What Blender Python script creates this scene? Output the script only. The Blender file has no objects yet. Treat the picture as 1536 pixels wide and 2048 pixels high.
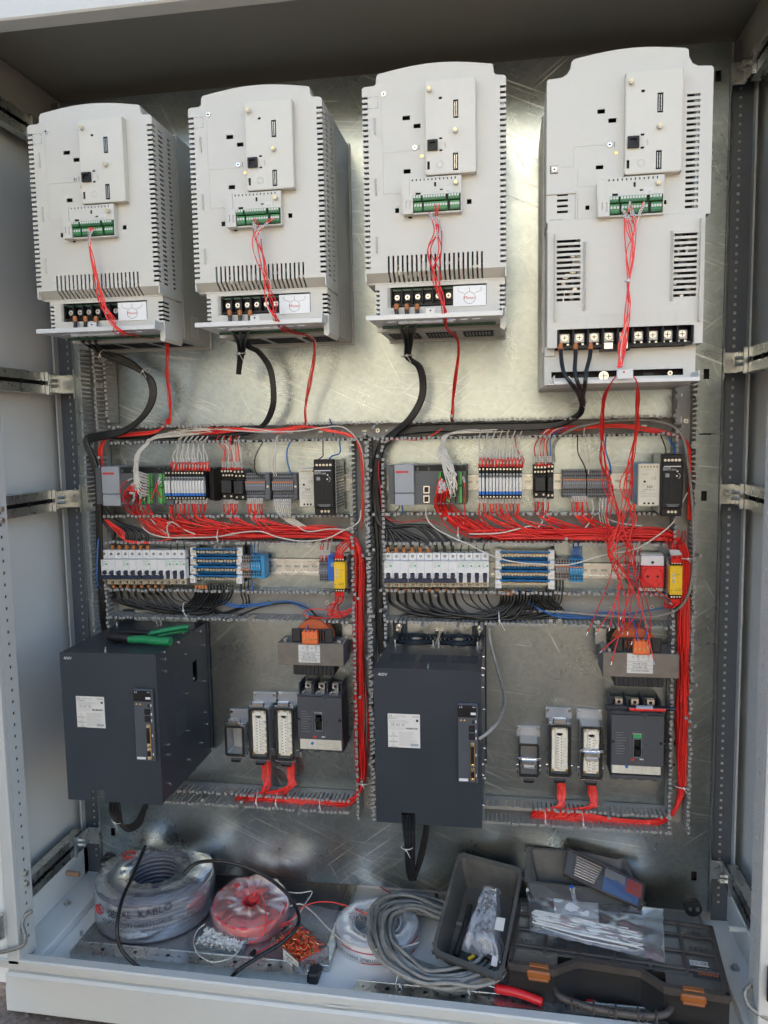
import bpy, math, random
from mathutils import Vector, Matrix
rnd = random.Random(7)
S = bpy.context.scene
COL = S.collection
R_ = math.radians

# ------------------------------------------------------------------ camera
F_PX, D0 = 1540.0, 1.70
CAM = Vector((1.0047, -D0, 1.1558))
A = Matrix(((0.98744761, -0.00114264, -0.15794276), (0.15698994, -0.10280924, 0.98223440), (-0.01736031, -0.99470043, -0.10133935)))
cam_d = bpy.data.cameras.new('camera'); cam = bpy.data.objects.new('camera', cam_d); COL.objects.link(cam)
# camera looks along its -Z, up is +Y; image-down is A's second column, forward the third
m3 = Matrix((A.col[0], -A.col[1], -A.col[2])).transposed()
cam.matrix_world = Matrix.Translation(CAM) @ m3.to_4x4()
cam_d.sensor_fit = 'VERTICAL'; cam_d.sensor_height = 36.0; cam_d.lens = F_PX / 2048 * 36.0
cam_d.clip_start = 0.02; cam_d.clip_end = 500
S.camera = cam

# ------------------------------------------------------------------ light
W = bpy.data.worlds.new('World'); S.world = W; W.use_nodes = True
wn = W.node_tree.nodes; bg = wn['Background']
sky = wn.new('ShaderNodeTexSky'); sky.sky_type = 'NISHITA'; sky.sun_disc = False
SUN_EL, SUN_AZ = R_(21), R_(5)      # low sun behind the cabinet
sky.sun_elevation = SUN_EL; sky.sun_rotation = SUN_AZ; sky.air_density = 1.0; sky.dust_density = 3.5; sky.ozone_density = 1.0; sky.altitude = 200
W.node_tree.links.new(sky.outputs[0], bg.inputs[0]); bg.inputs[1].default_value = 0.15
sd = bpy.data.lights.new('sun', 'SUN'); sd.energy = 4.6; sd.angle = R_(0.5); sd.color = (1, .87, .68)
sun = bpy.data.objects.new('sun', sd); COL.objects.link(sun)
sv = Vector((math.sin(SUN_AZ) * math.cos(SUN_EL), math.cos(SUN_AZ) * math.cos(SUN_EL), math.sin(SUN_EL)))
sun.rotation_euler = sv.to_track_quat('Z', 'Y').to_euler()
S.view_settings.view_transform = 'Standard'; S.view_settings.look = 'None'; S.view_settings.gamma = 1
S.view_settings.exposure = 2.25

# ------------------------------------------------------------------ helpers
def ray(px, py):
    v = Vector(((px - 768) / F_PX, (py - 1024) / F_PX, 1.0)); return A @ v
def P(px, py, d=0.0):
    """point seen at photo pixel (px,py) standing d metres in front of the mounting plate (y=0)"""
    r = ray(px, py); return CAM + r * ((-d + D0) / r.y)
def PZ(px, py, z):
    r = ray(px, py); return CAM + r * ((z - CAM.z) / r.z)
def RC(px0, py0, px1, py1, d):
    """upright rectangle x0,x1,z0,z1 at depth d from pixel box"""
    mx, my = (px0 + px1) / 2, (py0 + py1) / 2
    return P(px0, my, d).x, P(px1, my, d).x, P(mx, py1, d).z, P(mx, py0, d).z

class MB:
    def __init__(s): s.v = []; s.f = []; s.m = []; s.sm = []; s.mats = []
    def mi(s, m):
        if m not in s.mats: s.mats.append(m)
        return s.mats.index(m)
    def add(s, vs, fs, m, smooth=False):
        o = len(s.v); s.v.extend(Vector(v) for v in vs); k = s.mi(m)
        for f in fs: s.f.append(tuple(i + o for i in f)); s.m.append(k); s.sm.append(smooth)
        return s
    def box(s, x0, x1, y0, y1, z0, z1, m, b=0.0, M=None):
        if x0 > x1: x0, x1 = x1, x0
        if y0 > y1: y0, y1 = y1, y0
        if z0 > z1: z0, z1 = z1, z0
        b = min(b, (x1 - x0) * .45, (y1 - y0) * .45, (z1 - z0) * .45)
        X, Y, Z = (x0, x1), (y0, y1), (z0, z1)
        if b <= 0:
            vs = [(X[i], Y[j], Z[k]) for i in (0, 1) for j in (0, 1) for k in (0, 1)]
            fs = [(0, 1, 3, 2), (4, 6, 7, 5), (0, 4, 5, 1), (2, 3, 7, 6), (0, 2, 6, 4), (1, 5, 7, 3)]
        else:
            vs = []; sg = (1, -1)
            for i in (0, 1):
                for j in (0, 1):
                    for k in (0, 1):
                        bx, by, bz = b * sg[i], b * sg[j], b * sg[k]
                        vs += [(X[i], Y[j] + by, Z[k] + bz), (X[i] + bx, Y[j], Z[k] + bz), (X[i] + bx, Y[j] + by, Z[k])]
            c = lambda i, j, k, a: (i * 4 + j * 2 + k) * 3 + a
            fs = []
            for i in (0, 1): q = [c(i, 0, 0, 0), c(i, 0, 1, 0), c(i, 1, 1, 0), c(i, 1, 0, 0)]; fs.append(q if i == 0 else q[::-1])
            for j in (0, 1): q = [c(0, j, 0, 1), c(1, j, 0, 1), c(1, j, 1, 1), c(0, j, 1, 1)]; fs.append(q if j == 0 else q[::-1])
            for k in (0, 1): q = [c(0, 0, k, 2), c(0, 1, k, 2), c(1, 1, k, 2), c(1, 0, k, 2)]; fs.append(q if k == 0 else q[::-1])
            for i in (0, 1):
                for j in (0, 1):
                    q = [c(i, j, 0, 0), c(i, j, 0, 1), c(i, j, 1, 1), c(i, j, 1, 0)]; fs.append(q if (i == j) == True else q[::-1])
            for i in (0, 1):
                for k in (0, 1):
                    q = [c(i, 0, k, 0), c(i, 1, k, 0), c(i, 1, k, 2), c(i, 0, k, 2)]; fs.append(q if i == k else q[::-1])
            for j in (0, 1):
                for k in (0, 1):
                    q = [c(0, j, k, 1), c(0, j, k, 2), c(1, j, k, 2), c(1, j, k, 1)]; fs.append(q if j == k else q[::-1])
            for i in (0, 1):
                for j in (0, 1):
                    for k in (0, 1): q = [c(i, j, k, 0), c(i, j, k, 1), c(i, j, k, 2)]; fs.append(q if (i + j + k) % 2 else q[::-1])
        if M is not None: vs = [M @ Vector(v) for v in vs]
        return s.add(vs, fs, m)
    def dbox(s, px0, py0, px1, py1, d0, d1, m, b=0.0):
        x0, x1, z0, z1 = RC(px0, py0, px1, py1, d1)
        return s.box(x0, x1, -d1, -d0, z0, z1, m, b)
    def cyl(s, p0, p1, r, m, n=12, r1=None, caps=True):
        p0, p1 = Vector(p0), Vector(p1); r1 = r if r1 is None else r1
        q = (p1 - p0).to_track_quat('Z', 'Y')
        vs = []
        for p, rr in ((p0, r), (p1, r1)):
            for i in range(n): a = 2 * math.pi * i / n; vs.append(p + q @ Vector((math.cos(a) * rr, math.sin(a) * rr, 0)))
        s.add(vs, [(i, (i + 1) % n, n + (i + 1) % n, n + i) for i in range(n)], m, n > 6)
        if caps: s.add(vs, [tuple(range(n))[::-1], tuple(range(n, 2 * n))], m)
        return s
    def tube(s, pts, r, m, n=6, caps=True, closed=False):
        pts = [Vector(p) for p in pts]; N = len(pts); vs = []; up = None
        for i, p in enumerate(pts):
            if closed: t = (pts[(i + 1) % N] - pts[i - 1])
            else: t = pts[min(i + 1, N - 1)] - pts[max(i - 1, 0)]
            if t.length < 1e-9: t = Vector((0, 0, 1))
            t.normalize()
            if up is None: up = Vector((0, 0, 1)) if abs(t.z) < .9 else Vector((1, 0, 0))
            up = (up - t * up.dot(t))
            if up.length < 1e-6: up = t.orthogonal()
            up.normalize(); w = t.cross(up); rr = r[i] if isinstance(r, (list, tuple)) else r
            for k in range(n): a = 2 * math.pi * k / n; vs.append(p + up * (math.cos(a) * rr) + w * (math.sin(a) * rr))
        fs = [(i * n + k, i * n + (k + 1) % n, ((i + 1) % N) * n + (k + 1) % n, ((i + 1) % N) * n + k) for i in range(N if closed else N - 1) for k in range(n)]
        s.add(vs, fs, m, True)
        if caps and not closed: s.add(vs, [tuple(range(n))[::-1], tuple(range((N - 1) * n, N * n))], m)
        return s
    def prism(s, pts, y0, y1, m, M=None, smooth=False):
        """outline pts (x,z) pulled from y0 to y1"""
        n = len(pts); vs = [Vector((x, y0, z)) for x, z in pts] + [Vector((x, y1, z)) for x, z in pts]
        if M is not None: vs = [M @ v for v in vs]
        s.add(vs, [tuple(range(n)), tuple(range(n, 2 * n))[::-1]], m)
        return s.add(vs, [(i, n + i, n + (i + 1) % n, (i + 1) % n) for i in range(n)], m, smooth)
    def plate(s, u0, u1, w0, w1, t0, t1, holes, m, ax='y'):
        """slab with rectangular holes; (u,w) in-plane, t thickness axis. ax y: u=x,w=z ; ax x: u=y,w=z ; ax z: u=x,w=y"""
        us = sorted({u0, u1, *[min(max(h[k], u0), u1) for h in holes for k in (0, 1)]})
        ws = sorted({w0, w1, *[min(max(h[k], w0), w1) for h in holes for k in (2, 3)]})
        nu, nw = len(us) - 1, len(ws) - 1
        def solid(i, j):
            if i < 0 or j < 0 or i >= nu or j >= nw: return False
            a, b = (us[i] + us[i + 1]) / 2, (ws[j] + ws[j + 1]) / 2
            return not any(h[0] < a < h[1] and h[2] < b < h[3] for h in holes)
        f = {'y': lambda u, w, t: (u, t, w), 'x': lambda u, w, t: (t, u, w), 'z': lambda u, w, t: (u, w, t)}[ax]
        # merge solid cells in runs along u when the row has no break
        for j in range(nw):
            i = 0
            while i < nu:
                if not solid(i, j): i += 1; continue
                k = i
                while k < nu and solid(k, j): k += 1
                a, b, c, d = us[i], us[k], ws[j], ws[j + 1]
                vs = [f(a, c, t0), f(b, c, t0), f(b, d, t0), f(a, d, t0), f(a, c, t1), f(b, c, t1), f(b, d, t1), f(a, d, t1)]
                s.add(vs, [(0, 1, 2, 3), (7, 6, 5, 4), (3, 0, 4, 7), (1, 2, 6, 5)], m)
                for q in range(i, k):
                    if not solid(q, j - 1): s.add([f(us[q], c, t0), f(us[q + 1], c, t0), f(us[q + 1], c, t1), f(us[q], c, t1)], [(0, 1, 2, 3)], m)
                    if not solid(q, j + 1): s.add([f(us[q], d, t0), f(us[q + 1], d, t0), f(us[q + 1], d, t1), f(us[q], d, t1)], [(0, 1, 2, 3)], m)
                i = k
        return s
    def mesh(s, name, off=None, M=None):
        me = bpy.data.meshes.new(name)
        vs = s.v
        if off is not None: vs = [v - off for v in vs]
        me.from_pydata([tuple(v) for v in vs], [], s.f)
        for m in s.mats: me.materials.append(m)
        me.polygons.foreach_set('material_index', s.m); me.polygons.foreach_set('use_smooth', s.sm)
        me.update(); return me

ORG = {}
def tag(o, label=None, cat=None, group=None, kind=None):
    if label: o['label'] = label
    if cat: o['category'] = cat
    if group: o['group'] = group
    if kind: o['kind'] = kind
    return o
def thing(name, label, cat, loc=(0, 0, 0), group=None, local=False, rot=None):
    o = bpy.data.objects.new(name, None); COL.objects.link(o); o.empty_display_size = .02
    o.location = loc
    if rot: o.rotation_euler = rot
    ORG[o.name] = Vector((0, 0, 0)) if local else Vector(loc)
    return tag(o, label, cat, group)
def part(name, mb, parent=None, label=None):
    off = ORG.get(parent.name) if parent else None
    o = bpy.data.objects.new(name, mb.mesh(name, off)); COL.objects.link(o)
    if parent: o.parent = parent; ORG[o.name] = off
    if label: o['label'] = label
    return o
def inst(name, me, parent, loc, rot=None, world=True):
    """one more piece sharing mesh data me, at loc"""
    o = bpy.data.objects.new(name, me); COL.objects.link(o)
    o.parent = parent; off = ORG.get(parent.name, Vector()) if parent else Vector()
    o.location = Vector(loc) - off
    if rot: o.rotation_euler = rot
    ORG[o.name] = off
    return o
def solo(name, mb, label, cat, loc=None, group=None, kind=None):
    """a thing that is one mesh"""
    loc = Vector(loc) if loc is not None else (mb.v[0].copy() if mb.v else Vector())
    o = bpy.data.objects.new(name, mb.mesh(name, loc)); COL.objects.link(o); o.location = loc; ORG[o.name] = loc
    return tag(o, label, cat, group, kind)
def dup(root, delta, label=None):
    m = {}
    def rec(o, par):
        c = o.copy(); COL.objects.link(c)
        if par is not None: c.parent = par; c.matrix_parent_inverse = o.matrix_parent_inverse
        for ch in o.children: rec(ch, c)
        return c
    c = rec(root, None); c.location = root.location + Vector(delta)
    ORG[c.name] = ORG[root.name] + Vector(delta)
    if label: c['label'] = label
    return c

# ------------------------------------------------------------------ materials
def lin(c): return tuple(((x / 255) / 12.92 if x / 255 <= .04045 else ((x / 255 + .055) / 1.055) ** 2.4) for x in c)
def pm(name, col, rough=.5, metal=0., var=.05, scale=40., bump=0., bscale=None, rvar=.06, spec=None, alpha=None, trans=0., dirt=0., dirtcol=(.12, .11, .09), dscale=6.):
    m = bpy.data.materials.new(name); m.use_nodes = True; nt = m.node_tree; N = nt.nodes; L = nt.links
    b = N['Principled BSDF']; col = tuple(col) + (1,) if len(col) == 3 else col
    b.inputs['Metallic'].default_value = metal; b.inputs['Roughness'].default_value = rough
    b.inputs['Base Color'].default_value = col
    if spec is not None: b.inputs['Specular IOR Level'].default_value = spec
    if trans: b.inputs['Transmission Weight'].default_value = trans
    if alpha is not None: b.inputs['Alpha'].default_value = alpha
    if var or rvar:
        tc = N.new('ShaderNodeTexCoord'); no = N.new('ShaderNodeTexNoise'); no.inputs['Scale'].default_value = scale; no.inputs['Detail'].default_value = 4
        L.new(tc.outputs['Object'], no.inputs['Vector'])
        mr = N.new('ShaderNodeMapRange'); mr.inputs[1].default_value = .3; mr.inputs[2].default_value = .7
        mr.inputs[3].default_value = 1 - var; mr.inputs[4].default_value = 1 + var; L.new(no.outputs['Fac'], mr.inputs[0])
        mu = N.new('ShaderNodeVectorMath'); mu.operation = 'SCALE'; mu.inputs[0].default_value = col[:3]; L.new(mr.outputs[0], mu.inputs['Scale'])
        last = mu.outputs[0]
        if dirt:
            n2 = N.new('ShaderNodeTexNoise'); n2.inputs['Scale'].default_value = dscale; n2.inputs['Detail'].default_value = 8; n2.inputs['Roughness'].default_value = .7
            L.new(tc.outputs['Object'], n2.inputs['Vector'])
            r2 = N.new('ShaderNodeMapRange'); r2.inputs[1].default_value = .48; r2.inputs[2].default_value = .75; r2.inputs[3].default_value = 0; r2.inputs[4].default_value = dirt
            L.new(n2.outputs['Fac'], r2.inputs[0])
            mx = N.new('ShaderNodeMix'); mx.data_type = 'RGBA'; L.new(r2.outputs[0], mx.inputs[0]); L.new(last, mx.inputs[6]); mx.inputs[7].default_value = tuple(dirtcol) + (1,)
            last = mx.outputs[2]
        L.new(last, b.inputs['Base Color'])
        m2 = N.new('ShaderNodeMapRange'); m2.inputs[1].default_value = .3; m2.inputs[2].default_value = .7
        m2.inputs[3].default_value = max(0, rough - rvar); m2.inputs[4].default_value = min(1, rough + rvar); L.new(no.outputs['Fac'], m2.inputs[0]); L.new(m2.outputs[0], b.inputs['Roughness'])
        if bump:
            bn = N.new('ShaderNodeTexNoise'); bn.inputs['Scale'].default_value = bscale or scale * 5; bn.inputs['Detail'].default_value = 3
            L.new(tc.outputs['Object'], bn.inputs['Vector'])
            bu = N.new('ShaderNodeBump'); bu.inputs['Strength'].default_value = bump; bu.inputs['Distance'].default_value = .001
            L.new(bn.outputs['Fac'], bu.inputs['Height']); L.new(bu.outputs[0], b.inputs['Normal'])
    return m

def galv(name, base=(.345, .39, .39), rough=.29, scr=1.0, stain=.5):
    m = bpy.data.materials.new(name); m.use_nodes = True; nt = m.node_tree; N = nt.nodes; L = nt.links
    b = N['Principled BSDF']; b.inputs['Metallic'].default_value = 1
    tc = N.new('ShaderNodeTexCoord')
    def noise(sc, det=5, ro=.6, src=None, dist=0):
        n = N.new('ShaderNodeTexNoise'); n.inputs['Scale'].default_value = sc; n.inputs['Detail'].default_value = det; n.inputs['Roughness'].default_value = ro; n.inputs['Distortion'].default_value = dist
        L.new(src or tc.outputs['Object'], n.inputs['Vector']); return n.outputs['Fac']
    def rng(s, a, b_, c, d):
        r = N.new('ShaderNodeMapRange'); r.inputs[1].default_value = a; r.inputs[2].default_value = b_; r.inputs[3].default_value = c; r.inputs[4].default_value = d
        L.new(s, r.inputs[0]); return r.outputs[0]
    def math_(op, a, b_):
        n = N.new('ShaderNodeMath'); n.operation = op
        for i, v in enumerate((a, b_)):
            if isinstance(v, (int, float)): n.inputs[i].default_value = v
            else: L.new(v, n.inputs[i])
        return n.outputs[0]
    vo = N.new('ShaderNodeTexVoronoi'); vo.inputs['Scale'].default_value = 130; L.new(tc.outputs['Object'], vo.inputs['Vector'])
    sp = N.new('ShaderNodeSeparateColor'); L.new(vo.outputs['Color'], sp.inputs[0])
    spang = rng(sp.outputs[0], 0, 1, .93, 1.06)
    cloud = rng(noise(2.6, 6, .55, dist=.4), .3, .7, 1 - .30 * stain, 1.10)
    fine = rng(noise(60, 5, .7), .3, .7, .96, 1.03)
    v = math_('MULTIPLY', math_('MULTIPLY', spang, cloud), fine)
    # scratches in several directions
    tot = None
    for k, (ang, sx, sy, th) in enumerate(((24, 6, 300, .67), (-38, 5, 330, .68), (63, 7, 280, .69), (6, 3, 380, .68))):
        mp = N.new('ShaderNodeMapping'); mp.vector_type = 'TEXTURE'; mp.inputs['Rotation'].default_value = (0, R_(ang), 0); mp.inputs['Scale'].default_value = (1 / sx, 1, 1 / sy); mp.inputs['Location'].default_value = (k * 3.1, 0, k)
        L.new(tc.outputs['Object'], mp.inputs[0])
        s_ = rng(noise(1.0, 1, .5, mp.outputs[0], .15), th - .02, th + .05, 0, 1)
        msk = rng(noise(4 + k, 2), .5, .6, 0, 1)
        s_ = math_('MULTIPLY', s_, msk); tot = s_ if tot is None else math_('MAXIMUM', tot, s_)
    sc_ = math_('MULTIPLY', tot, .50 * scr)
    mu = N.new('ShaderNodeVectorMath'); mu.operation = 'SCALE'; mu.inputs[0].default_value = base; L.new(v, mu.inputs['Scale'])
    mx = N.new('ShaderNodeMix'); mx.data_type = 'RGBA'; L.new(sc_, mx.inputs[0]); L.new(mu.outputs[0], mx.inputs[6]); mx.inputs[7].default_value = (.8, .8, .76, 1)
    L.new(mx.outputs[2], b.inputs['Base Color'])
    ro = math_('ADD', rng(noise(7, 6, .6), .3, .7, rough - .03, rough + .05), rng(sp.outputs[1], 0, 1, -.012, .012))
    ro = math_('ADD', ro, math_('MULTIPLY', sc_, .30)); L.new(ro, b.inputs['Roughness'])
    bu = N.new('ShaderNodeBump'); bu.inputs['Strength'].default_value = .10; bu.inputs['Distance'].default_value = .004
    L.new(noise(2.2, 2), bu.inputs['Height']); L.new(bu.outputs[0], b.inputs['Normal'])
    return m

def film(name, tint=(.9, .92, .95), amt=.3, rough=.18, milky=.12, bs=30, dc=(.75, .78, .82)):
    """clear plastic wrap: mostly see-through, crinkled gloss"""
    m = bpy.data.materials.new(name); m.use_nodes = True; nt = m.node_tree; N = nt.nodes; L = nt.links
    N.remove(N['Principled BSDF']); out = N['Material Output']
    tc = N.new('ShaderNodeTexCoord'); no = N.new('ShaderNodeTexNoise'); no.inputs['Scale'].default_value = bs; no.inputs['Detail'].default_value = 3; no.inputs['Distortion'].default_value = 1.5
    L.new(tc.outputs['Object'], no.inputs['Vector'])
    bu = N.new('ShaderNodeBump'); bu.inputs['Strength'].default_value = .55; bu.inputs['Distance'].default_value = .003; L.new(no.outputs['Fac'], bu.inputs['Height'])
    tr = N.new('ShaderNodeBsdfTransparent'); tr.inputs[0].default_value = tint + (1,)
    gl = N.new('ShaderNodeBsdfGlossy'); gl.inputs['Roughness'].default_value = rough; gl.inputs[0].default_value = (.9, .92, .95, 1); L.new(bu.outputs[0], gl.inputs['Normal'])
    di = N.new('ShaderNodeBsdfDiffuse'); di.inputs[0].default_value = dc + (1,); L.new(bu.outputs[0], di.inputs['Normal'])
    fr = N.new('ShaderNodeFresnel'); fr.inputs[0].default_value = 1.5; L.new(bu.outputs[0], fr.inputs['Normal'])
    ad = N.new('ShaderNodeMath'); ad.operation = 'MULTIPLY_ADD'; ad.inputs[1].default_value = .55; ad.inputs[2].default_value = amt * .08; L.new(fr.outputs[0], ad.inputs[0]); ad.use_clamp = True
    m1 = N.new('ShaderNodeMixShader'); m1.inputs[0].default_value = milky; L.new(tr.outputs[0], m1.inputs[1]); L.new(di.outputs[0], m1.inputs[2])
    m2 = N.new('ShaderNodeMixShader'); L.new(ad.outputs[0], m2.inputs[0]); L.new(m1.outputs[0], m2.inputs[1]); L.new(gl.outputs[0], m2.inputs[2])
    L.new(m2.outputs[0], out.inputs[0]); return m

M = dict(
    galv=galv('galvanised_sheet'), galv_tray=galv('galvanised_tray', (.42, .43, .43), .5, .4, .9), zinc=pm('zinc_plated', (.55, .56, .54), .3, .95, .08, 60),
    paint=pm('cabinet_paint', (.56, .56, .52), .48, 0, .02, 12, .25, 900, dirt=.12, dirtcol=(.3, .29, .26)), paint_in=pm('cabinet_paint_inner', (.77, .77, .725), .36, 0, .03, 8, .2, 900),
    plastic=pm('inverter_plastic', (.57, .555, .49), .42, 0, .015, 15, .12, 1500), plastic2=pm('inverter_plastic_cover', (.60, .58, .50), .40, 0, .015, 15, .12, 1500),
    sheet=pm('painted_sheet', (.46, .45, .40), .38, .1, .02, 10, .1, 900), lip=pm('inverter_tray_paint', (.58, .59, .57), .32, .1, .02, 12),
    dark=pm('dark_interior', (.006, .006, .007), .6, 0, .3, 60), black=pm('black_plastic', (.008, .008, .009), .45, 0, .2, 60, spec=.3), blackm=pm('black_matt_plastic', (.02, .02, .021), .55, 0, .2, 60),
    steel=pm('bright_steel', (.68, .67, .64), .22, 1, .06, 80), steelr=pm('screw_steel', (.62, .60, .52), .34, 1, .1, 200), brass=pm('brass', (.62, .42, .16), .3, 1, .05), copper=pm('orange_sleeve', (.42, .14, .035), .5, 0, .1, 80),
    pcb=pm('green_board', (.015, .07, .035), .4, 0, .5, 300), green=pm('green_terminal', (.03, .20, .055), .38, 0, .06, 80), green2=pm('light_green_terminal', (.10, .42, .08), .38, 0, .06, 80),
    duct=pm('duct_grey', (.28, .28, .265), .45, 0, .05, 20), red=pm('red_insulation', (.76, .024, .018), .34, 0, .06, 30), red_b=pm('red_insulation_dark', (.52, .012, .012), .4, 0, .06, 30), red_c=pm('red_insulation_light', (.84, .055, .035), .34, 0, .06, 30), white=pm('white_insulation', (.62, .58, .50), .4, 0, .06, 30),
    rubber=pm('black_insulation', (.010, .010, .010), .36, 0, .15, 40, rvar=.08), blue=pm('blue_insulation', (.02, .14, .42), .38, 0, .06, 30), greyc=pm('grey_cable_jacket', (.27, .26, .23), .55, 0, .22, 90, .4, 300, dirt=.7, dirtcol=(.06, .055, .048), dscale=45),
    ferr=pm('red_boot', (.72, .03, .02), .4), mark=pm('wire_marker', (.60, .58, .54), .4, 0, .1, 200), tie=pm('cable_tie', (.62, .62, .58), .35), clearp=pm('clear_sleeve', (.72, .35, .33), .2, 0, .05),
    plc=pm('plc_dark_grey', (.085, .09, .095), .45, 0, .04, 30), plcl=pm('plc_light_grey', (.30, .32, .34), .4, 0, .03, 30), tgrey=pm('terminal_grey', (.17, .18, .19), .45, 0, .08, 60), tgreyd=pm('end_clamp_grey', (.10, .11, .12), .45, 0, .08, 60),
    tbrown=pm('terminal_warm_grey', (.23, .20, .18), .45, 0, .08, 60), tblue=pm('terminal_blue', (.03, .24, .45), .42, 0, .08, 60), blue2=pm('relay_blue', (.01, .13, .55), .4), dblue=pm('distribution_blue_cover', (.01, .13, .32), .16, 0, .2, 60),
    olatch=pm('latch_orange', (.30, .095, .02), .35), orange=pm('jumper_orange', (.55, .16, .05), .45), orange2=pm('connector_orange', (.75, .17, .05), .45), redp=pm('socket_red', (.66, .02, .02), .3), yellow=pm('safety_yellow', (.78, .48, .01), .42),
    mcb=pm('breaker_white', (.68, .68, .66), .35, 0, .02, 30), cream=pm('breaker_cream', (.52, .48, .38), .4, 0, .03, 30), navy=pm('toggle_navy', (.015, .022, .05), .4), beige=pm('supply_beige', (.64, .61, .50), .42, 0, .02, 30), paleblue=pm('pale_blue_case', (.12, .35, .52), .42),
    servo=pm('servo_blue_grey', (.030, .038, .048), .32, .15, .06, 8, .15, 1200), servod=pm('servo_panel', (.06, .068, .082), .4), mccb=pm('breaker_slate', (.060, .066, .076), .5, 0, .04, 40, .2, 900), core=pm('laminated_core', (.20, .185, .165), .5, .7, .12, 60),
    winding=pm('copper_winding', (.45, .10, .035), .4, .2, .15, 200), label=pm('label_paper', (.62, .61, .57), .5, 0, .03, 60), labelb=pm('label_grey_blue', (.30, .34, .38), .5), ink=pm('ink', (.03, .03, .03), .6, 0, 0, rvar=0), inkr=pm('ink_red', (.55, .03, .03), .6, 0, 0, rvar=0), inkg=pm('ink_green', (.04, .42, .12), .6, 0, 0, rvar=0), inkw=pm('ink_white', (.62, .62, .62), .6, 0, 0, rvar=0), inky=pm('ink_amber', (.75, .45, .05), .6, 0, 0, rvar=0), inkb=pm('ink_blue', (.02, .15, .5), .6, 0, 0, rvar=0), inkf=pm('ink_faint', (.26, .26, .25), .6, 0, 0, rvar=0),
    gasket=pm('black_gasket', (.012, .012, .012), .45), hood=pm('die_cast_hood', (.12, .13, .15), .4, .7, .06, 60), hoodl=pm('hood_light', (.46, .47, .48), .38, .45, .06, 60), insert=pm('insert_cream', (.80, .77, .66), .45, 0, .03, 60),
    toolg=pm('tool_green', (.01, .20, .07), .42, 0, .06, 40), toolb=pm('tool_black', (.02, .02, .022), .35, .4, .2, 60), toolr=pm('tool_red', (.55, .012, .015), .3), bin=pm('bin_grey', (.075, .073, .067), .5, 0, .08, 14, .2, 500, dirt=.35, dirtcol=(.2, .19, .16), dscale=14), orgd=pm('organiser_body', (.014, .013, .012), .5, 0, .1, 20), filmw=film('white_wrap', amt=.0, rough=.4, milky=.8, bs=16, dc=(.80, .79, .78)), org=pm('organiser_brown', (.050, .041, .034), .45, 0, .1, 20, .1, 500, dirt=.3, dirtcol=(.16, .14, .12)),
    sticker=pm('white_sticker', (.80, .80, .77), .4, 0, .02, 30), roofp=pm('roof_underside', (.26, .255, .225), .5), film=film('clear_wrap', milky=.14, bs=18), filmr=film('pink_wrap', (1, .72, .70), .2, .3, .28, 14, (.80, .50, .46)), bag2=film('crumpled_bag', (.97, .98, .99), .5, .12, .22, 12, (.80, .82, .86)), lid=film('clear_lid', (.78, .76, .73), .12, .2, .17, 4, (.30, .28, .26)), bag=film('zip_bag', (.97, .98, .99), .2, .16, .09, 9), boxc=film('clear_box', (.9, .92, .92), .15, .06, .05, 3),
    ground=pm('gravelly_ground', (.14, .105, .08), .9, 0, .5, 90, .8, 120, dirt=.7, dirtcol=(.07, .05, .045), dscale=35), wall=pm('rendered_wall', (.20, .195, .175), .85, 0, .06, 1.5), wall2=pm('pale_glare_panel', (.84, .83, .78), .6, 0, .04, 1.5), windowg=pm('window_glass_dark', (.03, .035, .04), .08), hall=pm('hall_door', (.10, .10, .11), .6),
    cork=pm('wood_peg', (.45, .27, .16), .6), braid=pm('braided_strap', (.30, .29, .26), .42, .7, .5, 600, .8, 900), redf=pm('ferrule_red', (.75, .07, .02), .35), whitef=pm('ferrule_white', (.66, .66, .62), .4), ringc=pm('dark_coil_cable', (.12, .125, .15), .38), redc=pm('red_coil_wire', (.62, .05, .06), .4), whitec=pm('white_coil_wire', (.66, .65, .64), .4),
)

# ------------------------------------------------------------------ text as thin raised print
_fc = {}
def text_mesh(body, size, depth=.00025, align='CENTER'):
    k = (body, size, align)
    if k in _fc: return _fc[k]
    cu = bpy.data.curves.new('print', 'FONT'); cu.body = body; cu.size = size; cu.align_x = align; cu.align_y = 'CENTER'; cu.resolution_u = 2
    o = bpy.data.objects.new('print', cu); COL.objects.link(o)
    dg = bpy.context.evaluated_depsgraph_get(); me = o.evaluated_get(dg).to_mesh()
    vs = [v.co.copy() for v in me.vertices]; fs = [tuple(p.vertices) for p in me.polygons]
    o.evaluated_get(dg).to_mesh_clear(); bpy.data.objects.remove(o); bpy.data.curves.remove(cu)
    _fc[k] = (vs, fs); return vs, fs
def text_into(mb, body, size, pos, m, ex=(1, 0, 0), ey=(0, 0, 1), align='CENTER', sx=1.0):
    vs, fs = text_mesh(body, size, align=align); ex, ey, pos = Vector(ex), Vector(ey), Vector(pos)
    mb.add([pos + ex * (v.x * sx) + ey * v.y for v in vs], fs, m); return mb

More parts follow.
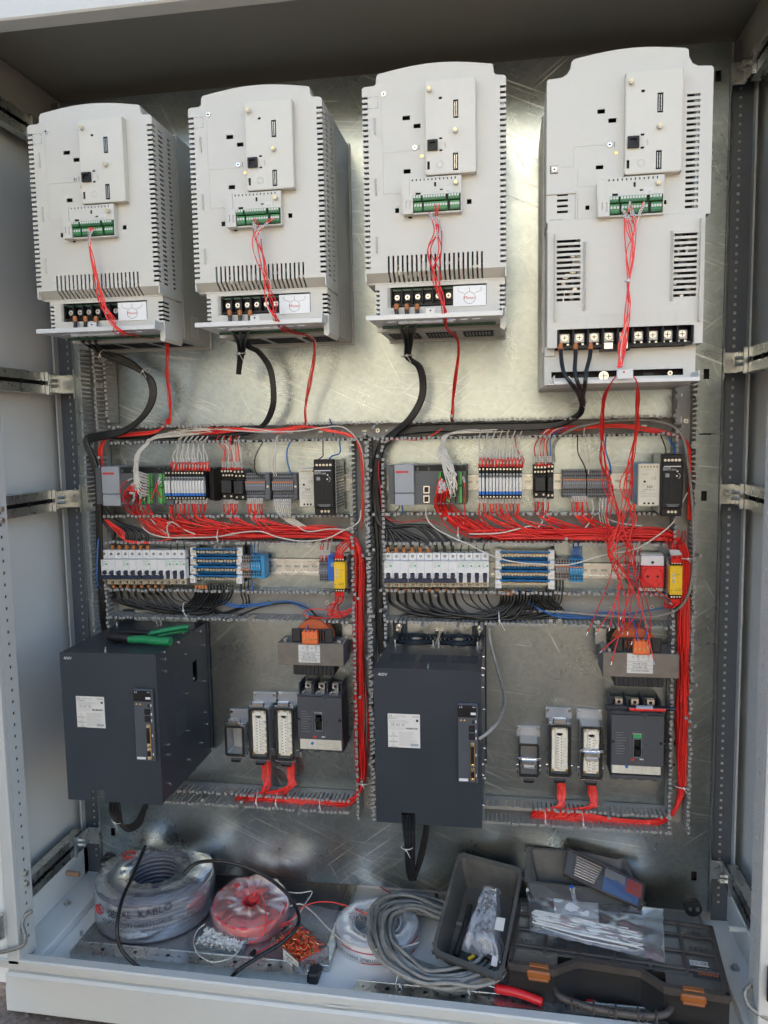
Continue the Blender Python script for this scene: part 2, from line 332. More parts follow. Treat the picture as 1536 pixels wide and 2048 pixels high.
# ------------------------------------------------------------------ wires
def spline(pts, k=6):
    pts = [Vector(p) for p in pts]; out = []
    if len(pts) < 3: return [pts[0].lerp(pts[-1], i / k) for i in range(k + 1)]
    for i in range(len(pts) - 1):
        p0, p1, p2, p3 = pts[max(i - 1, 0)], pts[i], pts[i + 1], pts[min(i + 2, len(pts) - 1)]
        for j in range(k):
            t = j / k
            out.append(.5 * ((2 * p1) + (p2 - p0) * t + (2 * p0 - 5 * p1 + 4 * p2 - p3) * t * t + (3 * p1 - p0 - 3 * p2 + p3) * t ** 3))
    out.append(pts[-1]); return out
WCOUNT = [0]; POOL = {}
def wire(path, r, m, label, cat='wire', group=None, name='wire', n=5, k=6, marks=(), boots=(), world=False, kind=None, pool=None):
    """path: (px,py,depth) triples or world points. marks: fractions along it with a printed marker sleeve; boots: [(fraction, material, length, radius)]"""
    pts = [Vector(p) if world else P(*p) for p in path]
    if m is M['red']: m = M[rnd.choice(('red', 'red', 'red_b', 'red_c'))]
    sp = spline(pts, k)
    if pool: POOL.setdefault(pool, MB()).tube(sp, r, m, n); return None
    mb = MB().tube(sp, r, m, n)
    o = solo(name, mb, label, cat, sp[0], group, kind); WCOUNT[0] += 1
    def seg(fr, ln):
        c = max(1, min(len(sp) - 2, int(fr * (len(sp) - 1)))); p = sp[c]; t = (sp[c + 1] - sp[c - 1]).normalized(); return p - t * ln / 2, p + t * ln / 2
    for fr in marks:
        a, b = seg(fr, .012); mk = MB().cyl(a, b, r * 1.75, M['mark'], 6)
        t = (b - a).normalized(); mid = (a + b) / 2
        for q in (-.0035, 0, .0035):
            mk.box(-.0006, .0006, -r * 1.9, 0, -.0009, .0009, M['ink'], 0, Matrix.Translation(mid + t * q))
        part('wire_marker', mk, o)
    for fr, mm, ln, rr in boots:
        if fr in (0, 1):
            e = 0 if fr == 0 else -1; p = sp[e]; t = (sp[1] - sp[0]).normalized() if fr == 0 else (sp[-2] - sp[-1]).normalized()
            part('ferrule', MB().cyl(p, p + t * ln, rr, mm, 8), o)
        else:
            a, b = seg(fr, ln); part('ferrule', MB().cyl(a, b, rr, mm, 8), o)
    return o
def bundle(path, n, spread, r, m, label, group, cat='wire', name='wire', ends=None, jit=1.0, k=5, seg=5, **kw):
    """n separate wires that run together; ends: list of start pixel triples (one per wire)"""
    for i in range(n):
        a = rnd.uniform(0, 6.283); q = math.sqrt(rnd.random()); ox, oz = math.cos(a) * q, math.sin(a) * q; pts = []
        for j, p in enumerate(path):
            s_ = spread[j] if isinstance(spread, (list, tuple)) else spread
            w = P(*p); ja = rnd.uniform(-.35, .35) * jit; jb = rnd.uniform(-.35, .35) * jit
            pts.append(w + Vector(((ox + ja) * s_, (ox * .5 - oz * .5 + ja) * min(s_, .012), (oz + jb) * s_)))
        if ends: pts = [P(*e) for e in ends[i % len(ends)]] + pts if isinstance(ends[0][0], (list, tuple)) else [P(*ends[i % len(ends)])] + pts
        wire(pts, r, m, label, cat, group, name, n=seg, k=k, world=True, **kw)
def cable_tie(p, axis, r, label, group='cable ties', tail=.015):
    p = Vector(p); q = Vector(axis).to_track_quat('Z', 'Y'); mb = MB(); N = 14; ring = []
    for i in range(N): a = 6.283 * i / N; ring.append(p + q @ Vector((math.cos(a) * r, math.sin(a) * r, 0)))
    mb.tube(ring, .0011, M['tie'], 4, closed=True)
    h = p + Vector((0, -r, 0)); mb.box(-.002, .002, -.002, .002, -.0025, .0025, M['tie'], .0005, Matrix.Translation(h)); mb.tube([h, h + Vector((tail * .6, -.004, -tail))], .0009, M['tie'], 4)
    return solo('cable_tie', mb, label, 'cable tie', p, group)
# ================================================================== ground and the hall added opposite
ZG = -0.052
g = MB()
g.box(-120, 120, -160, 40, ZG - .2, ZG, M['ground'])
solo('ground', g, None, None, (0, 0, ZG), kind='structure')
st = MB()
for i in range(420):
    a = rnd.uniform(-.35, 1.0); y = rnd.uniform(-1.2, -.30); s_ = rnd.uniform(.002, .007)
    vs = []; c = Vector((a, y, ZG + s_ * .3))
    for v in ((1, 0, 0), (0, 1, 0), (-1, 0, 0), (0, -1, 0), (0, 0, 1), (0, 0, -1)): vs.append(c + Vector(v) * s_ * rnd.uniform(.6, 1.1))
    st.add(vs, [(0, 1, 4), (1, 2, 4), (2, 3, 4), (3, 0, 4), (1, 0, 5), (2, 1, 5), (3, 2, 5), (0, 3, 5)], M['ground'])
solo('gravel', st, 'small brown stones scattered on the ground by the plinth', 'gravel', (0, -.4, ZG), kind='stuff')
# unseen hall added across the yard to bounce light and mirror in the plate
hall = thing('added_hall', 'unseen hall with tall doors, added across the yard to bounce light into the cabinet', 'building', (2, -15, ZG))
hb = MB(); hb.box(-16, 22, -22, -15, ZG, 4.6, M['wall']); hb.box(-3.2, 2.4, -22, -15.001, 4.6, 8.6, M['wall'])
part('wall', hb, hall)
rf = MB(); rf.box(-3.4, 2.6, -22.4, -14.8, 8.6, 8.9, M['hall']); rf.box(-16.4, -3.21, -22.4, -14.8, 4.6, 4.85, M['hall']); rf.box(2.41, 22.4, -22.4, -14.8, 4.6, 4.85, M['hall']); part('roof', rf, hall)
for x0, x1, h in ((-12, -9, 4.2), (-6.4, -4.2, 3.0), (4.4, 7.0, 4.2), (12, 14.5, 4.2)):
    part('door', MB().box(x0, x1, -15.0, -14.9, ZG, h, M['hall']), hall)
for x0, x1 in ((-8.2, -7.2), (8.2, 9.6)):
    part('window', MB().box(x0, x1, -15.0, -14.93, 2.7, 3.9, M['windowg']), hall)
for x0, x1 in ((-2.5, -1.15), (-1.1, .3), (.35, 1.75)):
    part('glare_panel', MB().box(x0, x1, -15.0, -14.85, 5.0, 8.6, M['wall2']), hall)  # pale panels added and sized to make the bright patches on the plate

# ================================================================== cabinet
ZT = 1.952                      # inside of the roof
XL, XR = -.088, 1.522           # inside faces of the side panels
YB, YF = .085, -.335
cab = thing('electrical_cabinet', 'large open light grey control cabinet with galvanised mounting plate inside', 'cabinet', (.72, YF, ZG))
part('back_panel', MB().box(XL - .012, XR + .012, YB, YB + .012, -.0, ZT + .04, M['paint_in']), cab)
part('side_panel', MB().box(XL - .014, XL, -.30, YB, .0, ZT, M['paint_in']), cab)
part('side_panel', MB().box(XR, XR + .014, -.30, YB, .0, ZT, M['paint_in']), cab)
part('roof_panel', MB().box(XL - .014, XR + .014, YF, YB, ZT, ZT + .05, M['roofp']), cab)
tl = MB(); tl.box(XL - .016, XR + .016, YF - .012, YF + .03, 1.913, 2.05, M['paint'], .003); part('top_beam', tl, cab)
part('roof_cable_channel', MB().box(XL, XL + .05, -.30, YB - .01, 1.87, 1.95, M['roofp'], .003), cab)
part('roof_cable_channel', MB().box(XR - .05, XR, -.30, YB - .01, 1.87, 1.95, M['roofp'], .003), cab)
# floor
fb = MB(); fb.box(XL, XR, -.31, YB, .0, .028, M['paint_in']); part('floor_panel', fb, cab)
for x0, x1 in ((XL + .001, .012), (1.44, XR - .001)):
    part('floor_flange', MB().box(x0, x1, -.315, YB - .004, .028, .050, M['paint_in'], .002), cab)
for x0, x1 in ((XL + .002, XL + .03), (XR - .03, XR - .002)):
    part('skirting_beam', MB().box(x0, x1, -.312, YB - .006, .050, .125, M['paint_in'], .003), cab)
th = MB(); th.box(XL - .0, XR + .0, -.335, -.31, .0425, .0615, M['paint'], .003); th.box(XL, XR, -.318, -.31, .028, .043, M['paint'])
th.box(.655, .70, -.3362, -.334, .0385, .043, M['paint'], .001)
part('threshold_beam', th, cab)
pl = MB(); pl.box(XL + .05, XR - .03, -.340, -.30, ZG, .0335, M['paint'], .005); pl.box(XL + .05, XR - .03, -.3375, .08, ZG, .0, M['paint'])
part('plinth', pl, cab)
rc = MB(); rc.box(XL + .05, XR - .03, -.328, -.312, .0336, .0424, M['paint'], .001); part('plinth_gap_strip', rc, cab)
for nm in ('threshold_beam', 'plinth', 'plinth_gap_strip'):     # the sill stands a few millimetres higher at the hinge side
    for v in bpy.data.objects[nm].data.vertices: v.co.z += .0015 - v.co.x * .014
# posts
def post(x0, x1, xin, side):
    mb = MB(); mb.box(x0, x1, -.335, -.320, .062, 1.913, M['paint'], .002); part('front_post', mb, cab)
    hs = []; z = .10
    while z < 1.90: hs.append((-.3005, -.2945, z, z + .0065)); z += .0245
    t0, t1 = (xin - .0015, xin) if side < 0 else (xin, xin + .0015)
    part('perforated_strip', MB().plate(-.320, -.2765, .062, 1.913, t0, t1, hs, M['paint'], 'x'), cab)
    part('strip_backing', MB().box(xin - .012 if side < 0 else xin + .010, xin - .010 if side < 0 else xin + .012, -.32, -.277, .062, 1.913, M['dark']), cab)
post(-.030, -.004, -.004, -1)
post(1.447, 1.50, 1.447, 1)
part('outer_corner', MB().box(XL - .016, -.0305, -.331, -.31, .062, 1.913, M['paint_in'], .002), cab)
part('outer_corner', MB().box(1.501, XR + .016, -.331, -.31, .062, 1.913, M['paint_in'], .002), cab)
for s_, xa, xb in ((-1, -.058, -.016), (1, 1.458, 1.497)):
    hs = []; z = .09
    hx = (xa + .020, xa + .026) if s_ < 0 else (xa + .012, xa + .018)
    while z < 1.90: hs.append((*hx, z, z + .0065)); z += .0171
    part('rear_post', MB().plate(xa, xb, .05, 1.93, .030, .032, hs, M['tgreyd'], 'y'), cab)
    part('hole_light_strip', MB().box(xa, xb, .034, .036, .05, 1.93, M['paint']), cab)  # pale strip added behind the holes, standing in for light through the gap
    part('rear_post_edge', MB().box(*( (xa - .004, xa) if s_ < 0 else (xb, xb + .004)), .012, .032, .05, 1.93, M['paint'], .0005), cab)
# mounting plate, in two sheets meeting at one seam
zs = P(1420, 868).z
def slot_at(px, py, w=.0115, h=.021): p = P(px, py); return (p.x - w / 2, p.x + w / 2, p.z - h / 2, p.z + h / 2)
hol = [slot_at(*q) for q in ((1413, 748), (1408, 992), (1437, 152), (1388, 1752), (226, 1664))]
up = MB().plate(0, 1.442, zs + .0015, 1.917, 0, .002, [h for h in hol if h[2] > zs], M['galv']); up.box(1.4425, 1.4455, -.003, .02, zs + .0015, 1.917, M['galv'], .0008); up.box(-.003, -.0003, -.003, .02, zs + .0015, 1.917, M['galv'], .0008)
part('mounting_plate', up, cab, 'upper galvanised mounting plate behind the four inverters')
lo = MB().plate(0, 1.442, .088, zs - .0015, 0, .002, [h for h in hol if h[3] < zs], M['galv']); lo.box(1.4425, 1.4455, -.003, .02, .088, zs - .0015, M['galv'], .0008); lo.box(-.003, -.0003, -.003, .02, .088, zs - .0015, M['galv'], .0008)
part('mounting_plate', lo, cab, 'lower galvanised mounting plate behind the servo drives')
part('plate_backing', MB().box(.01, 1.43, .02, .024, .1, 1.9, M['dark']), cab)
# plate feet: black rounded rubber pads with two bolts
for px, py in ((218, 1722), (1384, 1811)):
    p = P(px, py, .0); mb = MB().cyl((p.x, 0, p.z), (p.x, -.012, p.z), .019, M['blackm'], 20)
    f_ = part('plate_foot', mb, cab)
    for dx in (-.008, .008): part('bolt', MB().cyl((p.x + dx, -.012, p.z + .001), (p.x + dx, -.018, p.z + .001), .0042, M['zinc'], 6), f_)
# depth rails with their brackets and bolts
def depth_rail(side, zc):
    x = -.05 if side < 0 else 1.487; h = .024; s_ = -side; xi = x + .012 * s_
    y0, y1 = -.022, -.30
    mb = MB()
    mb.box(x - .010, x + .010, y1, y0, zc + h - .003, zc + h, M['zinc'], .0005); mb.box(x - .010, x + .010, y1, y0, zc - h, zc - h + .003, M['zinc'], .0005)
    xa, xb = (xi - .002, xi) if side < 0 else (xi, xi + .002)
    mb.box(xa, xb, y1, y0, zc + .0045, zc + h, M['zinc']); mb.box(xa, xb, y1, y0, zc - h, zc - .0045, M['zinc'])
    mb.box(x - .011, x - .009, y1, y0, zc - h, zc + h, M['dark']) if side < 0 else mb.box(x + .009, x + .011, y1, y0, zc - h, zc + h, M['dark'])
    r = part('depth_rail', mb, cab)
    for yy in (-.075, -.15): part('rail_hole', MB().cyl((xi, yy, zc), (xi + .0008 * s_, yy, zc), .006, M['dark'], 12), r)
    px = -.002 if side < 0 else 1.444
    b = MB(); b.box(min(px, xi + .004 * s_), max(px, xi + .004 * s_), -.006, -.003, zc - .021, zc + .021, M['zinc'], .0006)
    b.box(*(sorted((xi + .004 * s_, xi + .007 * s_))), -.055, -.003, zc - .021, zc + .021, M['zinc'], .0006)
    b.box(*(sorted((px - .003 * s_, px))), -.003, .03, zc - .034, zc + .034, M['zinc'], .0006)
    br = part('rail_bracket', b, cab)
    for dz in (-.006, .006):
        part('bolt', MB().cyl((xi + .007 * s_, -.040, zc + dz), (xi + .020 * s_, -.040, zc + dz), .0045, M['steelr'], 6), br)
    part('rail_clamp', MB().box(*sorted((xi + .0005 * s_, xi + .009 * s_)), -.064, -.061, zc - .026, zc + .026, M['zinc'], .0005), cab)
for zc in (1.284, 1.014, .168, 1.845): depth_rail(-1, zc)
for zc in (1.288, 1.018, .190, 1.852): depth_rail(1, zc)
for z in (.245, .222):
    part('bolt', MB().cyl((-.004, -.30, z), (.004, -.30, z), .006, M['steelr'], 6), cab)
for z in (1.018, .995): part('bolt', MB().cyl((-.004, -.30, z), (.004, -.30, z), .006, M['steelr'], 6), cab)
# bolts in the flanges
for px, py, z in ((135, 1808, .050), (60, 1905, .050), (1470, 1938, .050), (1430, 1832, .050)):
    p = PZ(px, py, z); part('bolt', MB().cyl((p.x, p.y, z), (p.x, p.y, z + .003), .009, M['zinc'], 16).cyl((p.x, p.y, z + .003), (p.x, p.y, z + .009), .0055, M['zinc'], 6), cab)
for px, py, c_ in ((148, 1747, 'cork'), (1472, 1858, 'tie')):
    s_ = 1 if px < 700 else -1; x = XL + .03 if s_ > 0 else XR - .03
    q = PX_ = CAM + ray(px, py) * ((x + .02 * s_ - CAM.x) / ray(px, py).x)
    part('panel_peg', MB().cyl((x, q.y, q.z), (x + .034 * s_, q.y, q.z - .001), .0058, M[c_], 12), cab)
# tray of galvanised sheet on perforated rails
part('tray_sheet', MB().box(.060, .612, -.222, .07, .040, .043, M['galv_tray'], .0005), cab)
def perf_rail(x0, x1, y0, y1, z, step=.028):
    mb = MB(); hs = []; x = x0 + .016; k = 0
    while x < x1 - .01: w = .0042 if k % 3 == 2 else .0022; hs.append((x - w, x + w, (y0 + y1) / 2 - w, (y0 + y1) / 2 + w)); x += step * .9; k += 1
    mb.plate(x0, x1, y0, y1, z - .002, z, hs, M['zinc'], 'z'); mb.box(x0, x1, y0 - .002, y0, z - .022, z, M['zinc']); mb.box(x0, x1, y1, y1 + .002, z - .022, z + .001, M['zinc'])
    mb.box(x0, x1, y0, y1, z - .02, z - .018, M['dark'])
    return part('perforated_rail', mb, cab)
perf_rail(.066, .596, -.262, -.228, .048)
part('rail_end_cap', MB().box(.597, .618, -.264, -.226, .026, .049, M['blackm'], .003), cab)
perf_rail(1.0, 1.39, -.292, -.262, .046)
perf_rail(.70, 1.0, -.292, -.262, .046)
for x0, y0, y1 in ((.613, -.225, .075), (.86, -.1, .075)):
    part('cross_rail', MB().box(x0, x0 + .02, y0, y1, .030, .044, M['zinc'], .001), cab)
for px, py, z in ((163, 1871, .0435), (592, 1947, .049), (616, 1941, .05), (678, 1766, .045), (877, 1782, .045), (873, 1797, .045), (1175+208, 1905, .05)):
    p = PZ(px, py, z); part('bolt', MB().cyl((p.x, p.y, z), (p.x, p.y, z + .011), .004, M['zinc'], 6), cab)
# hinges and door edge on the left, door edge on the right
dr = thing('cabinet_door', 'edge of the open cabinet door at the left border of the picture', 'door', (-.075, -.36, .06))
part('door_leaf', MB().box(-.062, -.046, -1.02, -.345, .062, 1.90, M['paint_in'], .003), dr)
hg = MB(); p = P(8, 1850, .345)
for k in range(3): hg.cyl((p.x - .006, -.350, p.z - .026 + k * .018), (p.x - .006, -.350, p.z - .0095 + k * .018), .0085, M['zinc'], 12)
part('hinge', hg, dr)
hg2 = thing('door_hinge', 'dark steel hinge beside the braided strap at the right front post', 'hinge', (1.49, -.34, .15))
p = P(1532, 1965, .34); part('hinge_knuckle', MB().cyl((p.x + .01, -.345, p.z - .03), (p.x + .01, -.345, p.z + .03), .010, M['toolb'], 12), hg2)

# ================================================================== cable ducts with their fingers
def finger_mesh(h=.040):
    mb = MB(); mb.box(-.0032, .0032, -.0008, .0008, 0, h, M['duct']); mb.box(-.0031, .0031, -.0010, .0050, h, h + .0018, M['duct']); return mb.mesh('finger')
FM = finger_mesh()
def duct(name_label, horizontal, a0, a1, b0, b1, rows=(1, 1), skip=(), bent=.08):
    """channel from a0..a1 along its length, walls at b0 and b1. rows: which walls carry fingers"""
    loc = (a0, -.001, b0) if horizontal else (b0, -.001, a0)
    t = thing('cable_duct', name_label, 'cable duct', loc)
    mb = MB(); hs = []
    n = int((a1 - a0) / .05)
    for k in range(n):
        c = a0 + .03 + k * .05; w = (.006 if k % 2 else .003); m_ = (b0 + b1) / 2
        if c + .01 < a1 and (b1 - b0) > .02: hs.append((c - w, c + w, m_ - .002, m_ + .002) if horizontal else (m_ - .002, m_ + .002, c - w, c + w))
    if horizontal: mb.plate(a0, a1, b0, b1, -.0035, -.0015, hs, M['duct'])
    else: mb.plate(b0, b1, a0, a1, -.0035, -.0015, hs, M['duct'])
    for b, on in ((b0, rows[0]), (b1, rows[1])):
        if not on: continue
        if horizontal: mb.box(a0, a1, -.020, -.002, b - .0009, b + .0009, M['duct'])
        else: mb.box(b - .0009, b + .0009, -.020, -.002, a0, a1, M['duct'])
    part('channel', mb, t)
    cnt = 0
    for wi, (b, on) in enumerate(((b0, rows[0]), (b1, rows[1]))):
        if not on: continue
        a = a0 + .004
        while a < a1 - .003:
            sk = any(s0 <= a <= s1 and (w_ is None or w_ == wi) for s0, s1, w_ in skip)
            if not sk and rnd.random() > .015:
                out = 1 if wi else -1
                tx = rnd.gauss(0, .02)
                if rnd.random() < .03: tx += rnd.choice((-1, 1)) * .25
                # local z -> -Y (towards the viewer); local x -> along the duct ; local y -> outwards
                if horizontal: Rm = Matrix(((out, 0, 0), (0, 0, -1), (0, out, 0)))
                else: Rm = Matrix(((0, out, 0), (0, 0, -1), (-out, 0, 0)))
                Rm = Rm @ Matrix.Rotation(tx, 3, 'X') @ Matrix.Rotation(rnd.gauss(0, .03), 3, 'Y')
                loc_ = (a, -.018, b) if horizontal else (b, -.018, a)
                o = inst('finger', FM, t, loc_); o.rotation_euler = Rm.to_euler(); cnt += 1
            a += .0098
    return t
def zx(py, px=760, d=.055): return P(px, py, d).z
def xx(px, py=1000, d=.055): return P(px, py, d).x
ZH1a, ZH1b = zx(876), zx(846)
XA0, XA1 = xx(706, 1050), xx(733, 1050)
XB0, XB1 = xx(740, 1050), xx(766, 1050)
XL0, XL1 = xx(180, 1050, .055), xx(205, 1050, .055)
XR0, XR1 = xx(1352, 1050), xx(1388, 1050)
duct('grey slotted duct running the full width above both rows of relays', 1, XL1 + .03, XR0, ZH1a, ZH1b, skip=((xx(786), xx(812), 1), (xx(515), xx(560), 1), (xx(1155), xx(1185), 1)))
duct('grey slotted duct up the left edge of the mounting plate', 0, P(190, 1262, .055).z, P(175, 690, .055).z, XL0, XL1, skip=((zx(905), zx(868), None), (zx(1160), zx(935), 1)))
duct('short grey slotted duct under the leftmost inverter, above the black cable bend', 0, P(190, 846, .055).z, P(175, 700, .055).z, XL1 + .001, XL1 + .026, rows=(0, 1))
duct('grey slotted duct full of red wires in the middle of the plate', 0, P(730, 1640, .055).z, ZH1a - .004, XA0, XA1)
duct('grey slotted duct of black cables left of the right hand breakers', 0, P(750, 1640, .055).z, ZH1a - .004, XB0, XB1, skip=((zx(1340), zx(1335), None),))
duct('grey slotted duct full of red wires at the right edge', 0, P(1375, 1668, .055).z, P(1390, 742, .055).z, XR0, XR1)
def hd(lbl, pxa, pxb, pya, pyb, **kw):
    mx = (pxa + pxb) / 2
    return duct(lbl, 1, P(pxa, pya, .055).x, P(pxb, pya, .055).x, P(mx, pyb, .055).z, P(mx, pya, .055).z, **kw)
hd('grey slotted duct with red wires between the left relays and left breakers', 208, 703, 1034, 1084)
hd('grey slotted duct with red wires between the right relays and right breakers', 768, 1350, 1029, 1086)
hd('grey slotted duct of black loops below the left breakers', 212, 703, 1184, 1237)
hd('grey slotted duct of black loops below the right breakers', 770, 1350, 1187, 1247)
hd('grey slotted duct of red wires under the left plug housings', 330, 703, 1592, 1612)
hd('grey slotted duct of red wires under the right plug housings', 968, 1350, 1624, 1652)
# mounting screws in the ducts
for px, py in ((756, 861), (1371, 842), (655, 1205), (1303, 1214), (738, 1605)):
    p = P(px, py, .003); sc = MB().cyl((p.x, -.0036, p.z), (p.x, -.0075, p.z), .0048, M['zinc'], 14); sc.box(p.x - .0005, p.x + .0005, -.008, -.007, p.z - .003, p.z + .003, M['dark']); sc.box(p.x - .003, p.x + .003, -.008, -.007, p.z - .0005, p.z + .0005, M['dark'])
    solo('duct_screw', sc, 'cross head screw holding the grey duct base to the plate', 'screw', (p.x, -.005, p.z), 'screws in the bottoms of the grey ducts')
# ================================================================== DIN rails
def din(lbl, pxa, pxb, pyt, pyb):
    x0, x1 = P(pxa, pyt, .008).x, P(pxb, pyt, .008).x; mx = (pxa + pxb) / 2; z0, z1 = P(mx, pyb, .008).z, P(mx, pyt, .008).z
    h = z1 - z0; t = thing('din_rail', lbl, 'mounting rail', (x0, -.001, z0))
    hs = []; x = x0 + .01
    while x < x1 - .015: hs.append((x, x + .013, (z0 + z1) / 2 - .0027, (z0 + z1) / 2 + .0027)); x += .021
    mb = MB().plate(x0, x1, z0 + .004, z1 - .004, -.0035, -.002, hs, M['zinc'])
    for z, s_ in ((z0, 1), (z1, -1)):
        mb.box(x0, x1, -.0085, -.002, z + .0035 * s_, z + .0045 * s_, M['zinc']); mb.box(x0, x1, -.0095, -.0082, z - .001 * s_, z + .0045 * s_, M['zinc'], .0003)
    part('rail_body', mb, t); return t
din('galvanised rail carrying the left row of relays and terminals', 196, 703, 951, 982)
din('galvanised rail carrying the right row of relays and terminals', 772, 1350, 949, 978)
din('galvanised rail carrying the left row of breakers', 205, 700, 1117, 1147)
din('galvanised rail carrying the right row of breakers', 770, 1345, 1126, 1154)
# ================================================================== inverters
def screw(mb, c, r=.0042, m='steelr', ax='y'):
    c = Vector(c); mb.cyl(c, c + Vector((0, -.0028, 0)), r, M[m], 14)
    for a, b in ((r * .7, .0006), (.0006, r * .7)): mb.box(c.x - a, c.x + a, c.y - .0031, c.y - .0022, c.z - b, c.z + b, M['dark'])
    return mb
def arc_pts(x0, z0, x1, z1, bulge, n=14):
    return [(x0 + (x1 - x0) * i / n, z0 + (z1 - z0) * i / n + bulge * math.sin(math.pi * i / n)) for i in range(n + 1)]
def control_stack(t, X, Z, DF, big=False):
    """the raised interface board cover and the green terminal block; X,Z map drive-3 photo pixels to world"""
    y = -DF
    x0, x1, z0, z1 = X(854), X(953), Z(357), Z(168)
    d = DF + .016; hs = [(X(909), X(919), Z(247), Z(210)), (X(908), X(918), Z(351), Z(316)), (X(857), X(862), Z(346), Z(330)), (X(881), X(887), Z(207), Z(202)), (X(881), X(887), Z(287), Z(283)), (X(881), X(887), Z(311), Z(307))]
    mb = MB().plate(x0 + .0015, x1 - .0015, z0 + .0015, z1 - .0015, -d, -d + .002, hs, M['plastic2'])
    for a in ((x0, x0 + .002, z0, z1), (x1 - .002, x1, z0, z1), (x0, x1, z0, z0 + .002), (x0, x1, z1 - .002, z1)): mb.box(a[0], a[1], -d + .0006, y, a[2], a[3], M['plastic2'], .0003)
    mb.box(x0 + .003, x1 - .003, -d + .006, -d + .007, z0 + .003, z1 - .003, M['dark'])
    c = part('interface_cover', mb, t)
    for h in hs[:2]:
        cn = MB(); cn.box(h[0] + .001, h[1] - .001, -d + .0012, -d + .005, h[2] + .002, h[3] - .002, M['black'])
        k = 12; 
        for i in range(k):
            zz = h[2] + .004 + (h[3] - h[2] - .008) * i / (k - 1)
            for xx_ in (h[0] + .0028, h[1] - .0028): cn.box(xx_ - .0006, xx_ + .0006, -d + .0004, -d + .0014, zz - .0006, zz + .0006, M['steelr'])
        part('pin_connector', cn, c)
    for px, py in ((863, 187), (913, 273)):
        part('stand_off', MB().cyl((X(px), -d, Z(py)), (X(px), -d - .008, Z(py)), .0046, M['plastic2'], 14).cyl((X(px), -d - .008, Z(py)), (X(px), -d - .0092, Z(py)), .0024, M['brass'], 10), c)
    jx0, jx1, jz0, jz1 = X(858), X(878), Z(309), Z(288)
    j = MB().plate(jx0, jx1, jz0, jz1, -d - .005, -d - .001, [(jx0 + .0035, jx1 - .004, jz0 + .005, jz1 - .004)], M['black']); j.box(jx0, jx1, -d - .001, -d, jz0, jz1, M['black'])
    part('network_socket', j, c)
    e = MB(); cx_, cz_ = X(882), Z(337)
    for r in (.0065, .0045): e.tube([(cx_ + math.cos(a / 20 * 6.283) * r, -d - .0001, cz_ + math.sin(a / 20 * 6.283) * r) for a in range(20)], .0003, M['plastic2'], 4, closed=True)
    text_into(e, 'LED', .0035, (X(892), -d - .0002, Z(297)), M['inkf'], (0, 0, 1), (-1, 0, 0))
    text_into(e, '+o-', .005, (X(893), -d - .0002, Z(302)), M['inkf'], (0, 0, 1), (-1, 0, 0))
    part('moulded_marks', e, c)
    # terminal carrier
    x0, x1, z0, z1 = X(806), X(924), Z(432), Z(360); d2 = DF + .014; zg = Z(396)
    cb = MB(); ts = [(X(826 + i * 7.7), X(828.2 + i * 7.7), Z(367), Z(362.5)) for i in range(12)] + [(X(870), X(874), Z(380), Z(371)), (X(881), X(887), Z(388), Z(385)), (X(833), X(843), Z(394.5), Z(390))]
    cb.plate(X(821), x1, zg, z1, -d2, -d2 + .0015, ts, M['plastic']); cb.box(x0 + .008, x1 - .0004, -d2 + .004, -d2 + .005, z0, z1 - .001, M['dark'])
    cb.box(x1 - .0018, x1, -d2 + .0006, y, z0, z1, M['plastic'], .0004); cb.box(x0 + .01, x1, -d2 + .0006, y, z1 - .0015, z1 + .0002, M['plastic'])
    cb.box(x0 + .009, x1, -d2 + .002, y, z0 - .001, z0 + .002, M['plastic'], .0004)
    # left cheek with two vents
    cb.prism([(X(806), Z(368)), (X(821), Z(360)), (X(821), Z(432)), (X(808), Z(432)), (X(806), Z(425))], -d2 - .002, y, M['plastic'])
    cb.plate(X(808), X(828), Z(433), Z(396), -d2 - .005, -d2 - .003, [(X(814), X(816), Z(422), Z(407)), (X(822), X(824), Z(424), Z(407))], M['plastic']); cb.box(X(808), X(828), -d2 - .003, y, Z(433.5), Z(396.5), M['plastic'])
    cc = part('terminal_carrier', cb, t)
    part('stand_off', MB().cyl((X(913), -d2, Z(376)), (X(913), -d2 - .007, Z(376)), .0042, M['plastic2'], 12).cyl((X(913), -d2 - .007, Z(376)), (X(913), -d2 - .008, Z(376)), .0024, M['brass'], 10), cc)
    lb = MB(); lb.box(X(890), X(906), -d2 - .0006, -d2, Z(395), Z(382), M['label']); text_into(lb, 'A A', .004, (X(898), -d2 - .0009, Z(391)), M['inkf']); part('small_label', lb, cc)
    for (za, zb, dd, gs) in ((Z(408), Z(396.5), d2 + .004, ((828, 844), (847, 893), (898, 920))), (Z(428), Z(410), d2 + .001, ((829, 846), (849, 896), (901, 920)))):
        for ga, gb in gs:
            tb = MB(); n = max(3, round((gb - ga) / 5.4)); tb.box(X(ga), X(gb), -dd, y - .004, za, zb, M['green'], .0005)
            for i in range(n):
                xc = X(ga) + (X(gb) - X(ga)) * (i + .5) / n
                tb.box(xc - .0017, xc + .0017, -dd - .0006, -dd + .001, (za + zb) / 2 + .0002, (za + zb) / 2 + .0042, M['label'])
                tb.box(xc - .0017, xc + .0017, -dd - .0006, -dd + .001, za + .001, za + .0032, M['pcb'])
            part('green_terminal_strip', tb, cc)
    return d, d2
def square_marks(t, X, Z, y, a):
    mb = MB(); x0, x1, z0, z1 = X(a[0]), X(a[2]), Z(a[3]), Z(a[1]); w = .0004
    for s_ in ((x0, x0 + .009), (x0 + .012, x1)):
        for z in (z0, z1): mb.box(s_[0], s_[1], y - .0002, y, z - w, z + w, M['inkf'])
    for s_ in ((z0, z0 + .011), (z0 + .014, z1)):
        for x in (x0, x1): mb.box(x - w, x + w, y - .0002, y, s_[0], s_[1], M['inkf'])
    part('knockout_square', mb, t)
def base_plate_tray(t, x0, x1, z, d_out, mk='lip'):
    pass

